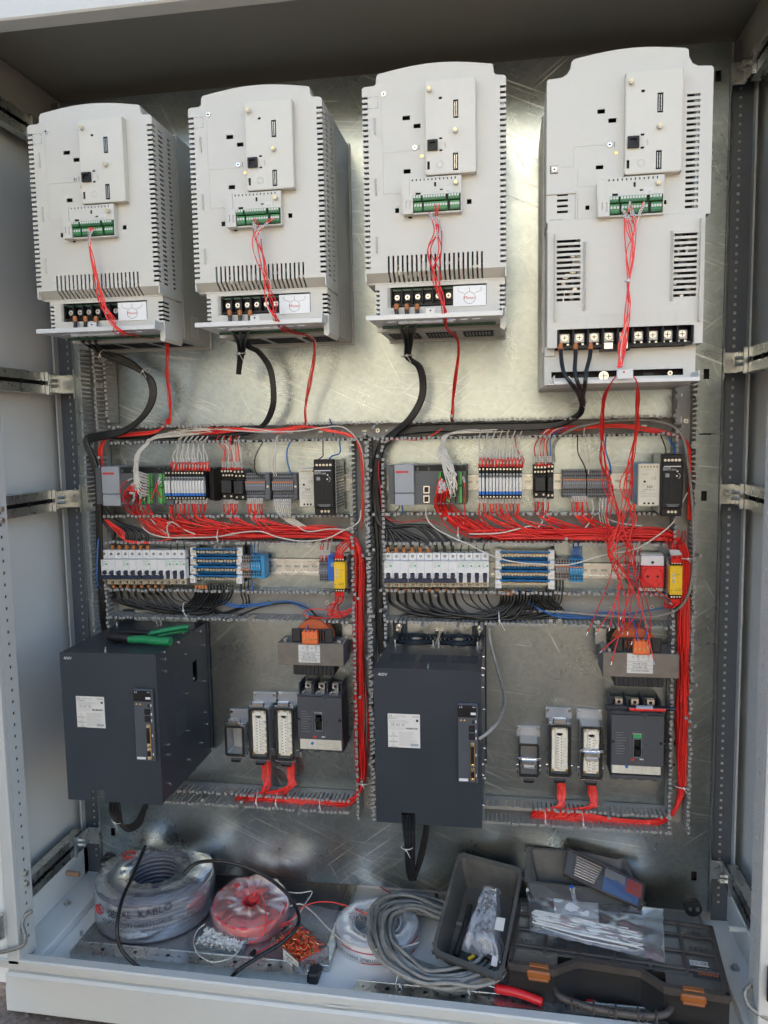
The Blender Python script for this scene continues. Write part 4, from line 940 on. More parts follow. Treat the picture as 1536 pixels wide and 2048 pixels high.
bx(t, 'foot', 427, 975, 436, 1002, .010, .03, 'blackm', .001)
t = dthing('relay_end_block', 'black housing behind the left relays where red loops enter', 'end block', 346, 930, 420, 942)
bx(t, 'body', 350, 936, 420, 944, .012, .05, 'black', .001)
# ---- plug-in relay sockets
def socket(label, px0, py0, px1, py1, n, d=.055, group=None):
    t = dthing('relay_socket', label, 'relay socket', px0, py0, px1, py1, group)
    x0, x1, z0, z1 = RC(px0, py0, px1, py1, d); h = z1 - z0; w = x1 - x0
    mb = MB(); mb.box(x0, x1, -.040, -.012, z0, z1, M['black'], .0008); mb.box(x0, x1, -d, -.04, z0 + h * .86, z1, M['black'], .0008); mb.box(x0 + w * .04, x1 - w * .04, -d + .008, -.04, z0 + h * .72, z0 + h * .86, M['black'], .0008); mb.box(x0, x1, -d + .004, -.04, z0, z0 + h * .2, M['black'], .0008)
    part('base', mb, t)
    pg = MB(); pg.box(x0 + w * .1, x1 - w * .1, -d - .006, -.04, z0 + h * .22, z0 + h * .64, M['blackm'], .001)
    for a in (-.18, .18): pg.box(x0 + w * (.5 + a) - .0008, x0 + w * (.5 + a) + .0008, -d - .0064, -d - .0058, z0 + h * .45, z0 + h * .52, M['dark'])
    pg.box(x0 + w * .45, x0 + w * .55, -d - .0066, -d - .0058, z0 + h * .28, z0 + h * .36, M['dark']); part('relay_plug', pg, t)
    for row, dd, fr in ((0, d, .93), (1, d - .008, .79), (2, d - .004, .10)):
        m_ = n if row < 2 else 2
        for i in range(m_):
            x = x0 + w * (i + .5) / m_ if row < 2 else x0 + w * (.22 + .56 * i); sc = MB().cyl((x, -dd, z0 + h * fr), (x, -dd - .0012, z0 + h * fr), min(.0022, w / n * .32), M['steelr'], 8); sc.box(x - .0014, x + .0014, -dd - .0015, -dd - .001, z0 + h * fr - .0003, z0 + h * fr + .0003, M['dark']); part('screw', sc, t)
    return t
socket('wide black relay socket with four screws, left row', 442, 938, 466, 999, 4)
socket('narrower black relay socket touching the left terminal blocks', 467, 939, 489, 1001, 3)
socket('wide black relay socket with four screws, right row', 1067, 930, 1093, 996, 4)
socket('narrower black relay socket where blue and brown wires enter', 1094, 928, 1108, 998, 2)
# ---- rail terminals
def term_mesh(w, h, d, mat, jump, rows=((.90, .035), (.78, .035), (.30, .035), (.20, .035), (.08, .035)), jz=.62, hollow=True):
    g = .00025; mb = MB()
    mb.prism([(0, 0)] * 0 + [], 0, 0, mat) if 0 else None
    mb.box(g, w - g, -d, 0, h * .36, h * .70, mat, .0003); mb.box(g, w - g, -d + .006, 0, h * .70, h * .985, mat, .0003); mb.box(g, w - g, -d + .006, 0, h * .015, h * .36, mat, .0003)
    for fr, s_ in rows: mb.box(w * .22, w * .78, -d + .0056, -d + .0075, h * (fr - s_), h * (fr + s_), M['dark'])
    mb.box(w * .25, w * .75, -d - .0003, -d + .001, h * .52, h * .57, M['labelb'])
    if jump: mb.box(-g, w + g, -d - .0012, -d, h * (jz - .022), h * (jz + .022), M[jump])
    return mb
def terminals(label, group, px0, px1, py0, py1, n, mat, jump, d=.050, jz=.66, rows=((.93, .03), (.80, .035), (.30, .03), (.21, .03), (.08, .03))):
    x0, x1, z0, z1 = RC(px0, py0, px1, py1, d); w = (x1 - x0) / n
    me = term_mesh(w, z1 - z0, d - .01, M[mat], jump, rows, jz).mesh('terminal_block')
    for i in range(n):
        o = bpy.data.objects.new('terminal_block', me); COL.objects.link(o); o.location = (x0 + w * i, -.010, z0); ORG[o.name] = Vector((0, 0, 0)); tag(o, f'{ORD[i]} ' + label.split(' ', 0)[0] + (' counted from the left' if len(label.split()) < 12 else ''), 'terminal block', group)
def clampend(label, px0, px1, py0, py1, d=.045):
    t = dthing('end_clamp', label, 'end clamp', px0, py0, px1, py1); x0, x1, z0, z1 = RC(px0, py0, px1, py1, d); h = z1 - z0
    mb = MB(); mb.box(x0, x1, -d, -.01, z0, z1, M['tgreyd'], .001); mb.box(x0, x1, -d - .003, -d, z0 + h * .75, z1 - h * .04, M['tgreyd'], .0008); mb.box(x0, x1, -d - .003, -d, z0 + h * .04, z0 + h * .22, M['tgreyd'], .0008)
    part('clamp_body', mb, t); sc = MB(); c = ((x0 + x1) / 2, -d, z0 + h * .5); sc.cyl(c, (c[0], -d - .001, c[2]), .0026, M['steelr'], 10); part('screw', sc, t)
terminals('narrow grey terminal block above red wires, left relay row', 'grey terminal blocks with red wires, left row', 490.5, 530, 946, 1000, 10, 'tgrey', 'orange')
clampend('dark grey end clamp between the two left terminal groups', 531, 540, 946, 1000)
terminals('narrow grey terminal block beside the left beige power supply', 'grey terminal blocks with white wires, left row', 544, 586.5, 946, 1000, 11, 'tgrey', 'orange')
clampend('dark grey end clamp touching the left beige power supply', 587, 595, 946, 1000)
terminals('narrow grey terminal block above red wires, right relay row', 'grey terminal blocks with red wires, right row', 1125.5, 1172.5, 940, 997, 11, 'tgrey', 'orange')
terminals('narrow grey terminal block above white wires, right relay row', 'grey terminal blocks with white wires, right row', 1174.5, 1222, 940, 997, 11, 'tgrey', 'orange')
R3 = ((.90, .05), (.76, .04), (.26, .045), (.14, .04))
terminals('warm grey terminal block beside the left distribution block', 'warm grey terminal blocks, left breaker row', 481.5, 500.3, 1112, 1157, 4, 'tbrown', 'orange', .048, .40, R3)
terminals('light blue terminal block fed by blue wires, left breaker row', 'light blue terminal blocks, left breaker row', 501, 521, 1111, 1157, 4, 'tblue', 'tblue', .050, .40, R3)
clampend_m = dthing('end_clamp', 'light blue end plate closing the left blue terminal blocks', 'end clamp', 521.5, 1111, 529, 1158); bx(clampend_m, 'clamp_body', 521.5, 1111, 529, 1158, .01, .046, 'tblue', .001)
terminals('warm grey terminal block beside the right distribution block', 'warm grey terminal blocks, right breaker row', 1111, 1138.5, 1118, 1161, 5, 'tbrown', 'orange', .048, .66, R3)
terminals('light blue terminal block fed by blue wires, right breaker row', 'light blue terminal blocks, right breaker row', 1139, 1167.5, 1118, 1166, 5, 'tblue', 'orange', .050, .66, R3)
terminals('small grey terminal block left of the bright blue relay', 'grey terminal blocks beside the left yellow relay', 637, 656, 1121, 1165, 4, 'tgrey', None, .050, .6, ((.93, .03), (.80, .03), (.33, .03), (.23, .03), (.12, .03)))
terminals('small grey terminal block left of the red mains socket', 'grey terminal blocks beside the red socket', 1259, 1279, 1130, 1175, 4, 'tgrey', None, .050, .6, ((.93, .03), (.80, .03), (.33, .03), (.23, .03), (.12, .03)))
# ---- power supplies
def psu_small(label, px0, py0, px1, py1, d, case):
    t = dthing('power_supply', label, 'power supply', px0, py0, px1, py1, 'small beige power supplies')
    x0, x1, z0, z1 = RC(px0, py0, px1, py1, d); w, h = x1 - x0, z1 - z0
    part('case', MB().box(x0 + .001, x1 - .001, -d + .006, -.012, z0 + .001, z1 - .001, M[case], .0015), t)
    f = MB(); f.box(x0, x1, -d, -d + .006, z0, z1, M['beige'], .0015)
    for i in range(6): x = x0 + w * (.15 + .14 * i); f.cyl((x, -d - .0002, z1 - h * .075), (x, -d - .001, z1 - h * .075), .0019, M['pcb'], 8); f.cyl((x, -d - .001, z1 - h * .075), (x, -d - .0014, z1 - h * .075), .0012, M['brass'], 8)
    for i in range(3): x = x0 + w * (.30 + .20 * i); f.cyl((x, -d - .0002, z0 + h * .07), (x, -d - .001, z0 + h * .07), .0022, M['dark'], 8)
    f.cyl((x0 + w * .3, -d, z0 + h * .58), (x0 + w * .3, -d - .001, z0 + h * .58), .0024, M['dark'], 10)
    part('front_face', f, t)
    p_ = MB(); y = -d - .0003
    text_into(p_, 'CE', .0085, (x0 + w * .72, y, z0 + h * .655), M['inkf'])
    text_into(p_, '360', .0085, (x0 + w * .52, y, z0 + h * .455), M['ink']); text_into(p_, 'MDR-60-12'[0:3] + '-60-12', .0048, (x0 + w * .5, y, z0 + h * .385), M['inkf'])
    for s_, xx_, zz_ in (('V+ V+ V- V-', .5, .86), ('OUTPUT', .3, .75), ('12V', .8, .75), ('INPUT', .25, .34), ('ADJ', .25, .5), ('L  N', .55, .15)): text_into(p_, s_, .0034, (x0 + w * xx_, y, z0 + h * zz_), M['inkf'])
    for zz_ in (.30, .26, .22): p_.box(x0 + w * .12, x1 - w * .15, y, y + .0003, z0 + h * zz_, z0 + h * zz_ + .0005, M['inkf'])
    part('printed_marks', p_, t); return t
psu_small('beige power supply squeezed beside the left black power supply', 598, 937, 631, 1014, .085, 'beige')
psu_small('beige fronted power supply with pale blue sides beside the right black power supply', 1276, 927, 1320, 1012.5, .098, 'paleblue')
def psu_black(label, px0, py0, px1, py1, d, sidem):
    t = dthing('power_supply', label, 'power supply', px0, py0, px1, py1, 'tall black power supplies')
    x0, x1, z0, z1 = RC(px0, py0, px1, py1, d); w, h = x1 - x0, z1 - z0
    part('metal_case', MB().box(x0 + .001, x1 + .0015, -d + .020, -.012, z0 + h * .02, z1 - h * .01, M[sidem], .001), t)
    f = MB(); f.box(x0, x1, -d + .006, -d + .022, z0, z1, M['black'], .0012); f.box(x0, x1, -d, -d + .007, z0 + h * .13, z1 - h * .12, M['black'], .002); f.box(x0 + w * .42, x0 + w * .5, -d - .001, -d, z0 + h * .28, z0 + h * .68, M['dark'])
    for n_, fr in ((5, .90), (3, .07)):
        for i in range(n_):
            x = x0 + w * (.16 + .17 * i) if n_ == 5 else x0 + w * (.36 + .17 * i); f.cyl((x, -d + .0058, z0 + h * fr), (x, -d + .0046, z0 + h * fr), .0026, M['steelr'], 10); f.box(x - .0018, x + .0018, -d + .0042, -d + .005, z0 + h * fr - .0004, z0 + h * fr + .0004, M['dark'])
            f.box(x - .0028, x + .0028, -d + .0052, -d + .0065, z0 + h * (fr + (.055 if n_ == 5 else -.05)) - .0015, z0 + h * (fr + (.055 if n_ == 5 else -.05)) + .0015, M['dark'])
    part('front_face', f, t)
    y = -d - .0003; p_ = MB(); p_.box(x0 + w * .08, x1 - w * .12, y, y + .0003, z1 - h * .205, z1 - h * .19, M['inkw']); text_into(p_, 'POWER', .0042, (x0 + w * .22, y, z1 - h * .225), M['inkw']); text_into(p_, 'S8VK-C12024', .0044, (x0 + w * .35, y, z1 - h * .25), M['inkw'])
    p_.box(x0 + w * .16, x0 + w * .34, y, y + .0003, z1 - h * .37, z1 - h * .31, M['inkf'])
    p_.cyl((x0 + w * .72, y, z1 - h * .275), (x0 + w * .72, y - .0004, z1 - h * .275), .0018, M['label'], 8); p_.tube([(x0 + w * .72 + math.cos(a) * .0055, y, z1 - h * .35 + math.sin(a) * .0055) for a in [i * .3 - 1.2 for i in range(9)]], .0004, M['inkw'], 4); p_.cyl((x0 + w * .70, y, z1 - h * .35), (x0 + w * .70, y - .0006, z1 - h * .35), .0018, M['label'], 8)
    for k in range(4): p_.box(x0 + w * (.2 + .03 * k), x1 - w * (.16 + .02 * k), y, y + .0003, z0 + h * (.195 - .012 * k), z0 + h * (.195 - .012 * k) + .0006, M['inkf'])
    part('printed_marks', p_, t)
    g_ = MB(); xs_ = x1 + .0016
    for a in range(9):
        for b in range(14): g_.box(xs_, xs_ + .0004, -.095 + a * .0088, -.089 + a * .0088, z0 + h * (.12 + .055 * b), z0 + h * (.12 + .055 * b) + .0028, M['plc'])
    part('vent_grid', g_, t); return t
psu_black('tall black power supply with bare metal vented side, left row', 627, 919, 667, 1031, .115, 'zinc')
psu_black('tall black power supply with pale case at the right duct', 1324, 908, 1366, 1033, .115, 'beige')
# ---- miniature breakers
def breaker(label, px0, px1, yt, ya, yb, ye, poles, grp, linked):
    t = dthing('circuit_breaker', label, 'circuit breaker', px0, yt, px1, ye, grp)
    x0, x1, z0, z3 = RC(px0, yt, px1, ye, .050); z1, z2 = P((px0 + px1) / 2, yb, .062).z, P((px0 + px1) / 2, ya, .062).z
    a0, a1 = RC(px0, ya, px1, yb, .068)[:2]
    pw = (x1 - x0) / poles; mb = MB(); g = .0003; aw = (a1 - a0) / poles
    for i in range(poles):
        xa, xb = x0 + pw * i + g, x0 + pw * (i + 1) - g
        mb.box(xa, xb, -.050, -.012, z2, z3, M['mcb'], .0008); mb.box(xa, xb, -.048, -.012, z0, z1, M['cream'], .0008)
        for zz in (z0 + .005, z3 - (z3 - z2) * .45):
            xm = (xa + xb) / 2 + .0006; mb.cyl((xm, -.0485 if zz < z1 else -.0502, zz), (xm, -.0510, zz), .0030, M['dark'], 10); mb.cyl((xm, -.0506, zz), (xm, -.0514, zz), .0019, M['steelr'], 8); mb.box(xm - .0016, xm + .0016, -.0517, -.0512, zz - .0003, zz + .0003, M['dark'])
    part('terminal_block', mb, t)
    f = MB(); h = z2 - z1; zt0, zt1 = z1 + h * .14, z1 + h * .46
    hs = [(a0 + aw * (i + .24), a0 + aw * (i + .76), zt0, zt1) for i in range(poles)]
    f.plate(a0 + g, a1 - g, z1, z2, -.068, -.066, hs, M['mcb']); f.box(a0 + g, a1 - g, -.066, -.05, z2 - .0015, z2, M['mcb']); f.box(a0 + g, a1 - g, -.066, -.05, z1, z1 + .0015, M['mcb']); f.box(a0 + g, a1 - g, -.058, -.05, z1 + .001, z2 - .001, M['mcb'])
    for x_ in (a0 + g, a1 - g): f.box(x_ - .0002, x_ + .0002, -.0675, -.05, z1, z2, M['mcb'])
    for i in range(1, poles): f.box(a0 + aw * i - .00015, a0 + aw * i + .00015, -.0682, -.066, z1, z2, M['inkf'])
    part('front_face', f, t)
    for i in range(poles):
        k = MB(); xa, xb = a0 + aw * (i + .26), a0 + aw * (i + .74); k.box(xa, xb, -.074, -.058, zt0 + h * .12, zt1 - h * .04, M['navy'], .0008)
        if not linked: k.box(xa + .0005, xb - .0005, -.073, -.066, z1 + h * .02, zt0 + h * .12, M['navy'], .0008)
        part('toggle', k, t)
    if linked: part('toggle_bar', MB().box(a0 + aw * .08, a1 - aw * .08, -.078, -.071, z1 + h * .02, zt0 + h * .08, M['navy'], .0010), t)
    else: 
        for i in range(0): pass
    p_ = MB(); n_ = 1 if linked else poles
    for i in range(n_):
        xb = a0 + aw * i; text_into(p_, 'Schneider', .0036, (xb + aw * .48, -.0686, z2 - .003), M['inkg'], sx=.85); p_.box(xb + aw * .66, xb + aw * .92, -.0684, -.068, z2 - .0115, z2 - .0078, M['inkg'])
        for q in range(4): p_.box(xb + aw * .12, xb + aw * rnd.uniform(.45, .6), -.0683, -.068, z2 - .0075 - q * .0021, z2 - .0070 - q * .0021, M['inkf'])
    part('printed_marks', p_, t); return t
bl = [('leftmost three pole breaker of the left row, with linked navy toggles', 3, 1), ('middle three pole breaker of the left row', 3, 1), ('third three pole breaker of the left row, before the single poles', 3, 1), ('first single pole breaker after the left three pole ones', 1, 0), ('middle single pole breaker of the left row', 1, 0), ('single pole breaker touching the left distribution block', 1, 0)]
px = 202.5; pw_ = 14.05
for lb_, n_, lk_ in bl: breaker(lb_, px, px + pw_ * n_, 1100, 1119, 1157, 1169, n_, 'miniature breakers, left row', lk_); px += pw_ * n_
br_ = [('leftmost three pole breaker of the right row, below orange ferrules', 3, 1), ('second three pole breaker of the right row', 3, 1), ('third three pole breaker of the right row, with bare black cables above', 3, 1), ('first single pole breaker of the right row', 1, 0), ('second single pole breaker of the right row', 1, 0), ('third single pole breaker of the right row', 1, 0), ('last single pole breaker of the right row beside the empty rail', 1, 0)]
px = 768.5; pw_ = 16.12
for lb_, n_, lk_ in br_: breaker(lb_, px, px + pw_ * n_, 1106, 1122, 1164, 1175, n_, 'miniature breakers, right row', lk_); px += pw_ * n_
# ---- distribution blocks
def distribution(label, px0, py0, px1, py1, ns=15):
    t = dthing('distribution_block', label, 'distribution block', px0, py0, px1, py1)
    d = .055; x0, x1, z0, z1 = RC(px0, py0, px1, py1, d); w, h = x1 - x0, z1 - z0
    for xa, xb in ((x0, x0 + .014), (x1 - .014, x1)):
        f = MB()
        for i in range(4): 
            za = z0 + h * (.01 + .25 * i); f.box(xa, xb, -.028 - .008 * i if 0 else -.040 - .003 * (3 - i), -.012, za, za + h * .225, M['mcb'], .0012); xm = (xa + xb) / 2; f.cyl((xm, -.040 - .003 * (3 - i), za + h * .1), (xm, -.0415 - .003 * (3 - i), za + h * .1), .003, M['steelr'], 8)
        f.box(xa, xb, -.036, -.012, z0, z1, M['mcb'], .001); part('end_bracket', f, t)
    for i in range(4):
        zc = z1 - h * (.12 + .245 * i); b_ = MB(); b_.box(x0 + .012, x1 - .012, -.034, -.018, zc - .0035, zc + .0035, M['brass'], .0006); bp = part('brass_bar', b_, t)
        sc = MB()
        for k in range(ns):
            x = x0 + .017 + (w - .034) * k / (ns - 1); jz = rnd.uniform(-.0006, .0006); r = .0029
            sc.cyl((x, -.034, zc + jz), (x, -.0505 + rnd.uniform(-.001, .001), zc + jz), r, M['steelr'], 8); sc.box(x - .0018, x + .0018, -.0518, -.0505, zc + jz - .0004, zc + jz + .0004, M['dark'])
        part('terminal_screws', sc, bp)
        c = MB(); c.box(x0 + .010, x1 - .010, -.049, -.022, zc + .0042, zc + .0062, M['dblue'], .0005); c.box(x0 + .010, x1 - .010, -.050, -.046, zc + .0050, zc + .0085, M['dblue'], .0008)
        if i: c.box(x0 + .012, x1 - .012, -.030, -.018, zc + .008, zc + .014, M['dblue'], .0005)
        part('blue_cover', c, t)
    return t
distribution('screw distribution block with deep blue covers, right of the left breakers', 376, 1096, 481, 1169, 14)
distribution('screw distribution block with blue covers, white wire sagging across it', 990, 1102, 1110, 1180, 15)
# ---- relays at the right ends
t = dthing('control_relay', 'bright blue relay behind the left yellow safety relay', 'relay', 655, 1110, 669, 1162)
bx(t, 'body', 655.5, 1111, 669, 1162, .012, .060, 'blue2', .001); q = MB(); x0, x1, z0, z1 = RC(657, 1112, 668, 1119, .0605)
for i in range(4): q.box(x0 + .002 + i * .003, x0 + .0032 + i * .003, -.0608, -.06, z0, z1, M['dark'])
c_ = P(666, 1129, .06); q.cyl((c_.x, -.0605, c_.z), (c_.x, -.063, c_.z), .005, M['labelb'], 12); part('dial', q, t)
def yellow(label, px0, py0, px1, py1, d, flip):
    t = dthing('safety_relay', label, 'safety relay', px0, py0, px1, py1, 'yellow safety relays')
    x0, x1, z0, z1 = RC(px0, py0, px1, py1, d); w, h = x1 - x0, z1 - z0
    part('case', MB().box(x0 + .0006, x1 - .0006, -d + .008, -.012, z0 + .002, z1 - .002, M['hoodl'], .001), t)
    for za, zb in ((z1 - h * .125, z1), (z0, z0 + h * .10)):
        b_ = MB(); b_.box(x0, x1, -d + .003, -d + .02, za, zb, M['black'], .001)
        for i in range(4): x = x0 + w * (.17 + .22 * i); b_.cyl((x, -d + .0028, (za + zb) / 2), (x, -d + .0018, (za + zb) / 2), .0018, M['steelr'], 8)
        part('screw_terminal', b_, t)
    f = MB(); f.box(x0, x1, -d, -d + .02, z0 + h * .105, z1 - h * .13, M['yellow'], .001)
    y = -d - .0003
    for i, s_ in enumerate(('A1', 'S11', 'S12', 'S34')): text_into(f, s_, .0026, (x0 + w * (.17 + .22 * i), y, z1 - h * .17), M['ink'])
    for i, s_ in enumerate(('13', '14', '23', 'A2')): text_into(f, s_, .0026, (x0 + w * (.17 + .22 * i), y, z0 + h * .15), M['ink'])
    for a in ((z1 - h * .215, z1 - h * .210), (z1 - h * .275, z1 - h * .270)): f.box(x0 + w * .08, x1 - w * .12, y, y + .0002, a[0], a[1], M['brass'])
    for k, s_ in enumerate(('POWER', 'K1', 'K2')):
        zz = z1 - h * (.36 + .09 * k); f.cyl((x0 + w * .3, -d, zz), (x0 + w * .3, -d - .0012, zz), .0026, M['hoodl'], 10); text_into(f, s_, .0026, (x0 + w * .65, y, zz), M['ink'])
    text_into(f, 'SNO 4062K', .0030, (x0 + w * .66, y, z0 + h * .265), M['ink'], sx=.8); text_into(f, 'wieland', .0042, (x0 + w * .62, y, z0 + h * .225), M['ink']); f.cyl((x0 + w * .14, y, z0 + h * .225), (x0 + w * .14, y - .0002, z0 + h * .225), .0012, M['ink'], 8)
    part('front_face', f, t)
    xs_ = x1 - .0005 if not flip else x0 - .0004 + .0008
    v = MB()
    for i in range(7):
        zz = z0 + h * (.18 + .095 * i); v.box(xs_ - .0001, xs_ + .0006, -.062, -.045, zz, zz + .0035, M['tgreyd']) if not flip else v.box(x0 + .0001, x0 + .0004, -.062, -.045, zz, zz + .0035, M['inkr'])
    part('side_vents', v, t); return t
yellow('yellow and black safety relay beside the bright blue relay', 668, 1115, 690, 1185, .088, 0)
yellow('yellow and black safety relay beside the red mains socket', 1340, 1122, 1365, 1198, .095, 1)
t = dthing('mains_socket', 'red rail mounted mains socket in a pale housing', 'socket', 1279, 1107, 1326, 1183)
x0, x1, z0, z1 = RC(1279, 1108, 1327, 1183, .045); w, h = x1 - x0, z1 - z0
hb_ = MB(); hb_.box(x0, x1, -.044, -.012, z0, z1, M['mcb'], .0015); hb_.box(x0 + .001, x1 - .001, -.056, -.044, z0 + h * .70, z1 - h * .02, M['mcb'], .0015); hb_.cyl(((x0 + x1) / 2, -.056, z0 + h * .80), ((x0 + x1) / 2, -.0568, z0 + h * .80), .003, M['dark'], 10)
for i in range(3): x = x0 + w * (.28 + .22 * i); hb_.cyl((x, -.044, z0 + h * .08), (x, -.0455, z0 + h * .08), .0035, M['dark'], 10); hb_.cyl((x, -.0452, z0 + h * .08), (x, -.0462, z0 + h * .08), .0022, M['steelr'], 8)
part('housing', hb_, t)
x0, x1, z0, z1 = RC(1282, 1132, 1328, 1175, .062); cx_, cz_ = (x0 + x1) / 2, (z0 + z1) / 2 + .001
so = MB(); so.box(x0, x1, -.064, -.044, z0, z1, M['redp'], .0018); so.cyl((cx_, -.0642, cz_), (cx_, -.0638, cz_), .0205, M['dark'], 28)
so.tube([(cx_ + math.cos(a) * .0195, -.0645, cz_ + math.sin(a) * .0195) for a in [6.283 * i / 32 for i in range(32)]], .0012, M['redp'], 6, closed=True)
so.cyl((cx_, -.0644, cz_), (cx_, -.0640, cz_), .0190, M['redp'], 28)
for s_ in (-1, 1): so.cyl((cx_ + s_ * .0098, -.0644, cz_), (cx_ + s_ * .0098, -.0650, cz_), .0026, M['dark'], 10)
for s_ in (-1, 1): so.box(cx_ - .003, cx_ + .003, -.066, -.064, cz_ + s_ * .018 - .0015, cz_ + s_ * .018 + .0015, M['redp'], .0005)
part('socket_face', so, t)

# ================================================================== transformers
def transformer(label, px0, py0, px1, py1, d, volts, power, tel, rightside, conn, labr, bob, top):
    t = dthing('transformer', label, 'transformer', px0, py0, px1, py1, 'laminated control transformers')
    x0, x1, z0, z1 = RC(px0, py0, px1, py1, d); w, h = x1 - x0, z1 - z0
    c = MB(); nl = 26; y0 = -d; y1 = -.022
    c.box(x0, x1, y0, y1, z0, z1, M['core'], .0006)
    for i in range(nl): y = y0 + (y1 - y0) * i / nl; c.box(x0 - .0002, x1 + .0002, y + .0012, y + .0018, z0 - .0002, z1 + .0002, M['tgreyd'])
    part('laminated_core', c, t)
    b0, b1, b2, b3 = RC(*bob, d - .012)
    bb = MB(); bb.box(b0, b1, -d + .006, -.03, b2, z0, M['blackm'], .002)
    nf = 9
    for i in range(nf): x = b0 + .010 + (b1 - b0 - .020) * i / (nf - 1); bb.box(x - .0018, x + .0018, -d + .0035, -d + .008, b2 + .001, z0, M['blackm'], .0006)
    part('lower_bobbin', bb, t)
    t0, t1, t2, t3 = RC(*top, d - .012)
    tb = MB(); tb.box(t0, t0 + .022, -d + .006, -d + .012, z1, t3, M['blackm'], .003); tb.box(t1 - .020, t1, -d + .006, -d + .012, z1, t3, M['blackm'], .003)
    tb.box(t0, t1, -d + .010, -.03, z1, z1 + .006, M['blackm'], .001)
    for i in range(8): x = t0 + .024 + (t1 - t0 - .045) * i / 7; tb.box(x - .0018, x + .0018, -d + .005, -d + .012, z1, t3 - .002, M['blackm'], .0008)
    tb.box(t0, t1, -d + .006, -d + .012, t3 - .004, t3, M['blackm'], .0012); part('upper_bobbin', tb, t)
    wd = MB(); n = 16
    xm = (t0 + t1) / 2
    prof = [(xm + math.cos(math.pi * i / n) * (t1 - t0) * .44, z1 + .004 + math.sin(math.pi * i / n) * (t3 - z1 + .014)) for i in range(n + 1)]
    wd.prism(prof, -d + .016, -.032, M['winding'], smooth=True)
    for k in range(13): yy = -d + .018 + k * (d - .052) / 13; wd.tube([(a, yy, b + .0006) for a, b in prof], .0011, M['winding'], 4)
    part('copper_winding', wd, t)
    fp = MB(); bxx = x1 - .014 if rightside else x0 - .008
    fp.box(bxx, bxx + .024, -.030, -.024, z1 - .004, z1 + .032, M['zinc'], .0006); fp.box(bxx, bxx + .024, -.024, -.004, z1 + .029, z1 + .032, M['zinc']); part('mounting_foot', fp, t)
    for xx_ in (x0 + .014, x1 - .011): 
        s_ = MB(); s_.cyl((xx_, -d + .014, z1), (xx_, -d + .014, z1 + .005), .0055, M['zinc'], 6); s_.cyl((xx_, -d + .014, z0), (xx_, -d + .014, z0 - .006), .0024, M['zinc'], 8); part('clamp_bolt', s_, t)
    c0, c1, c2, c3 = RC(*conn, d + .006)
    cn = MB(); cn.box(c0, c1, -d - .006, -d + .012, c2, c3, M['orange2'], .0010); n = 4
    for i in range(n):
        x = c0 + (c1 - c0) * (i + .5) / n; cn.cyl((x, -d - .0056, c2 + (c3 - c2) * .42), (x, -d - .0068, c2 + (c3 - c2) * .42), .0022, M['brass'], 8); cn.box(x - .0026, x + .0026, -d - .0064, -d - .0056, c2 + .0012, c2 + .0036, M['winding']); cn.box(x - .0022, x + .0022, -d - .004, -d + .006, c3, c3 + .003, M['orange2'], .0005)
    for i in range(n + 1): x = c0 + (c1 - c0) * i / n; cn.box(x - .0003, x + .0003, -d - .0064, -d - .0055, c2, c3, M['winding'])
    part('orange_terminal', cn, t)
    l0, l1, l2, l3 = RC(*labr, d); lb_ = MB(); y = -d - .0004; lb_.box(l0, l1, y, -d, l2, l3, M['label']); lw_, lh = l1 - l0, l3 - l2; y -= .0003
    U, V = (-1, 0, 0), (0, 0, -1)
    text_into(lb_, 'EMELSAN GÜRCAN PUTİS', .0058, ((l0 + l1) / 2, y, l2 + lh * .14), M['ink'], U, V, sx=.52); text_into(lb_, tel, .0056, ((l0 + l1) / 2, y, l2 + lh * .32), M['ink'], U, V, sx=.85); text_into(lb_, power, .0054, ((l0 + l1) / 2, y, l2 + lh * .50), M['ink'], U, V, sx=.9)
    for i, s_ in enumerate(volts): text_into(lb_, s_, .0056, (l1 - lw_ * (.18 + .2 * i), y, l2 + lh * .82), M['ink'], (0, 0, -1), (1, 0, 0))
    for fr in (.23, .41, .59): lb_.box(l0, l1, y, y + .0002, l2 + lh * fr, l2 + lh * fr + .0004, M['ink'])
    part('rating_label', lb_, t)
    return t
transformer('laminated transformer with orange plug above the left moulded breaker', 556, 1287, 687, 1331, .085, ('220 V', '0', '220 V', '0'), 'GÜÇ: 500 VA', 'TEL: 498 15 08', True, (604, 1264, 635, 1289), (597, 1290, 640, 1325), (588, 1331, 670, 1349), (585, 1257, 667, 1287))
transformer('laminated transformer with orange plug behind loose red wires on the right', 1206, 1307, 1358, 1355, .105, ('220 V', '0', '220 V', '0'), 'GÜÇ: 800 VA', 'TEL: 498 15 04', False, (1267, 1283, 1300, 1310), (1254, 1307.5, 1306, 1346.5), (1228, 1353, 1326, 1372), (1224, 1275, 1322, 1307))

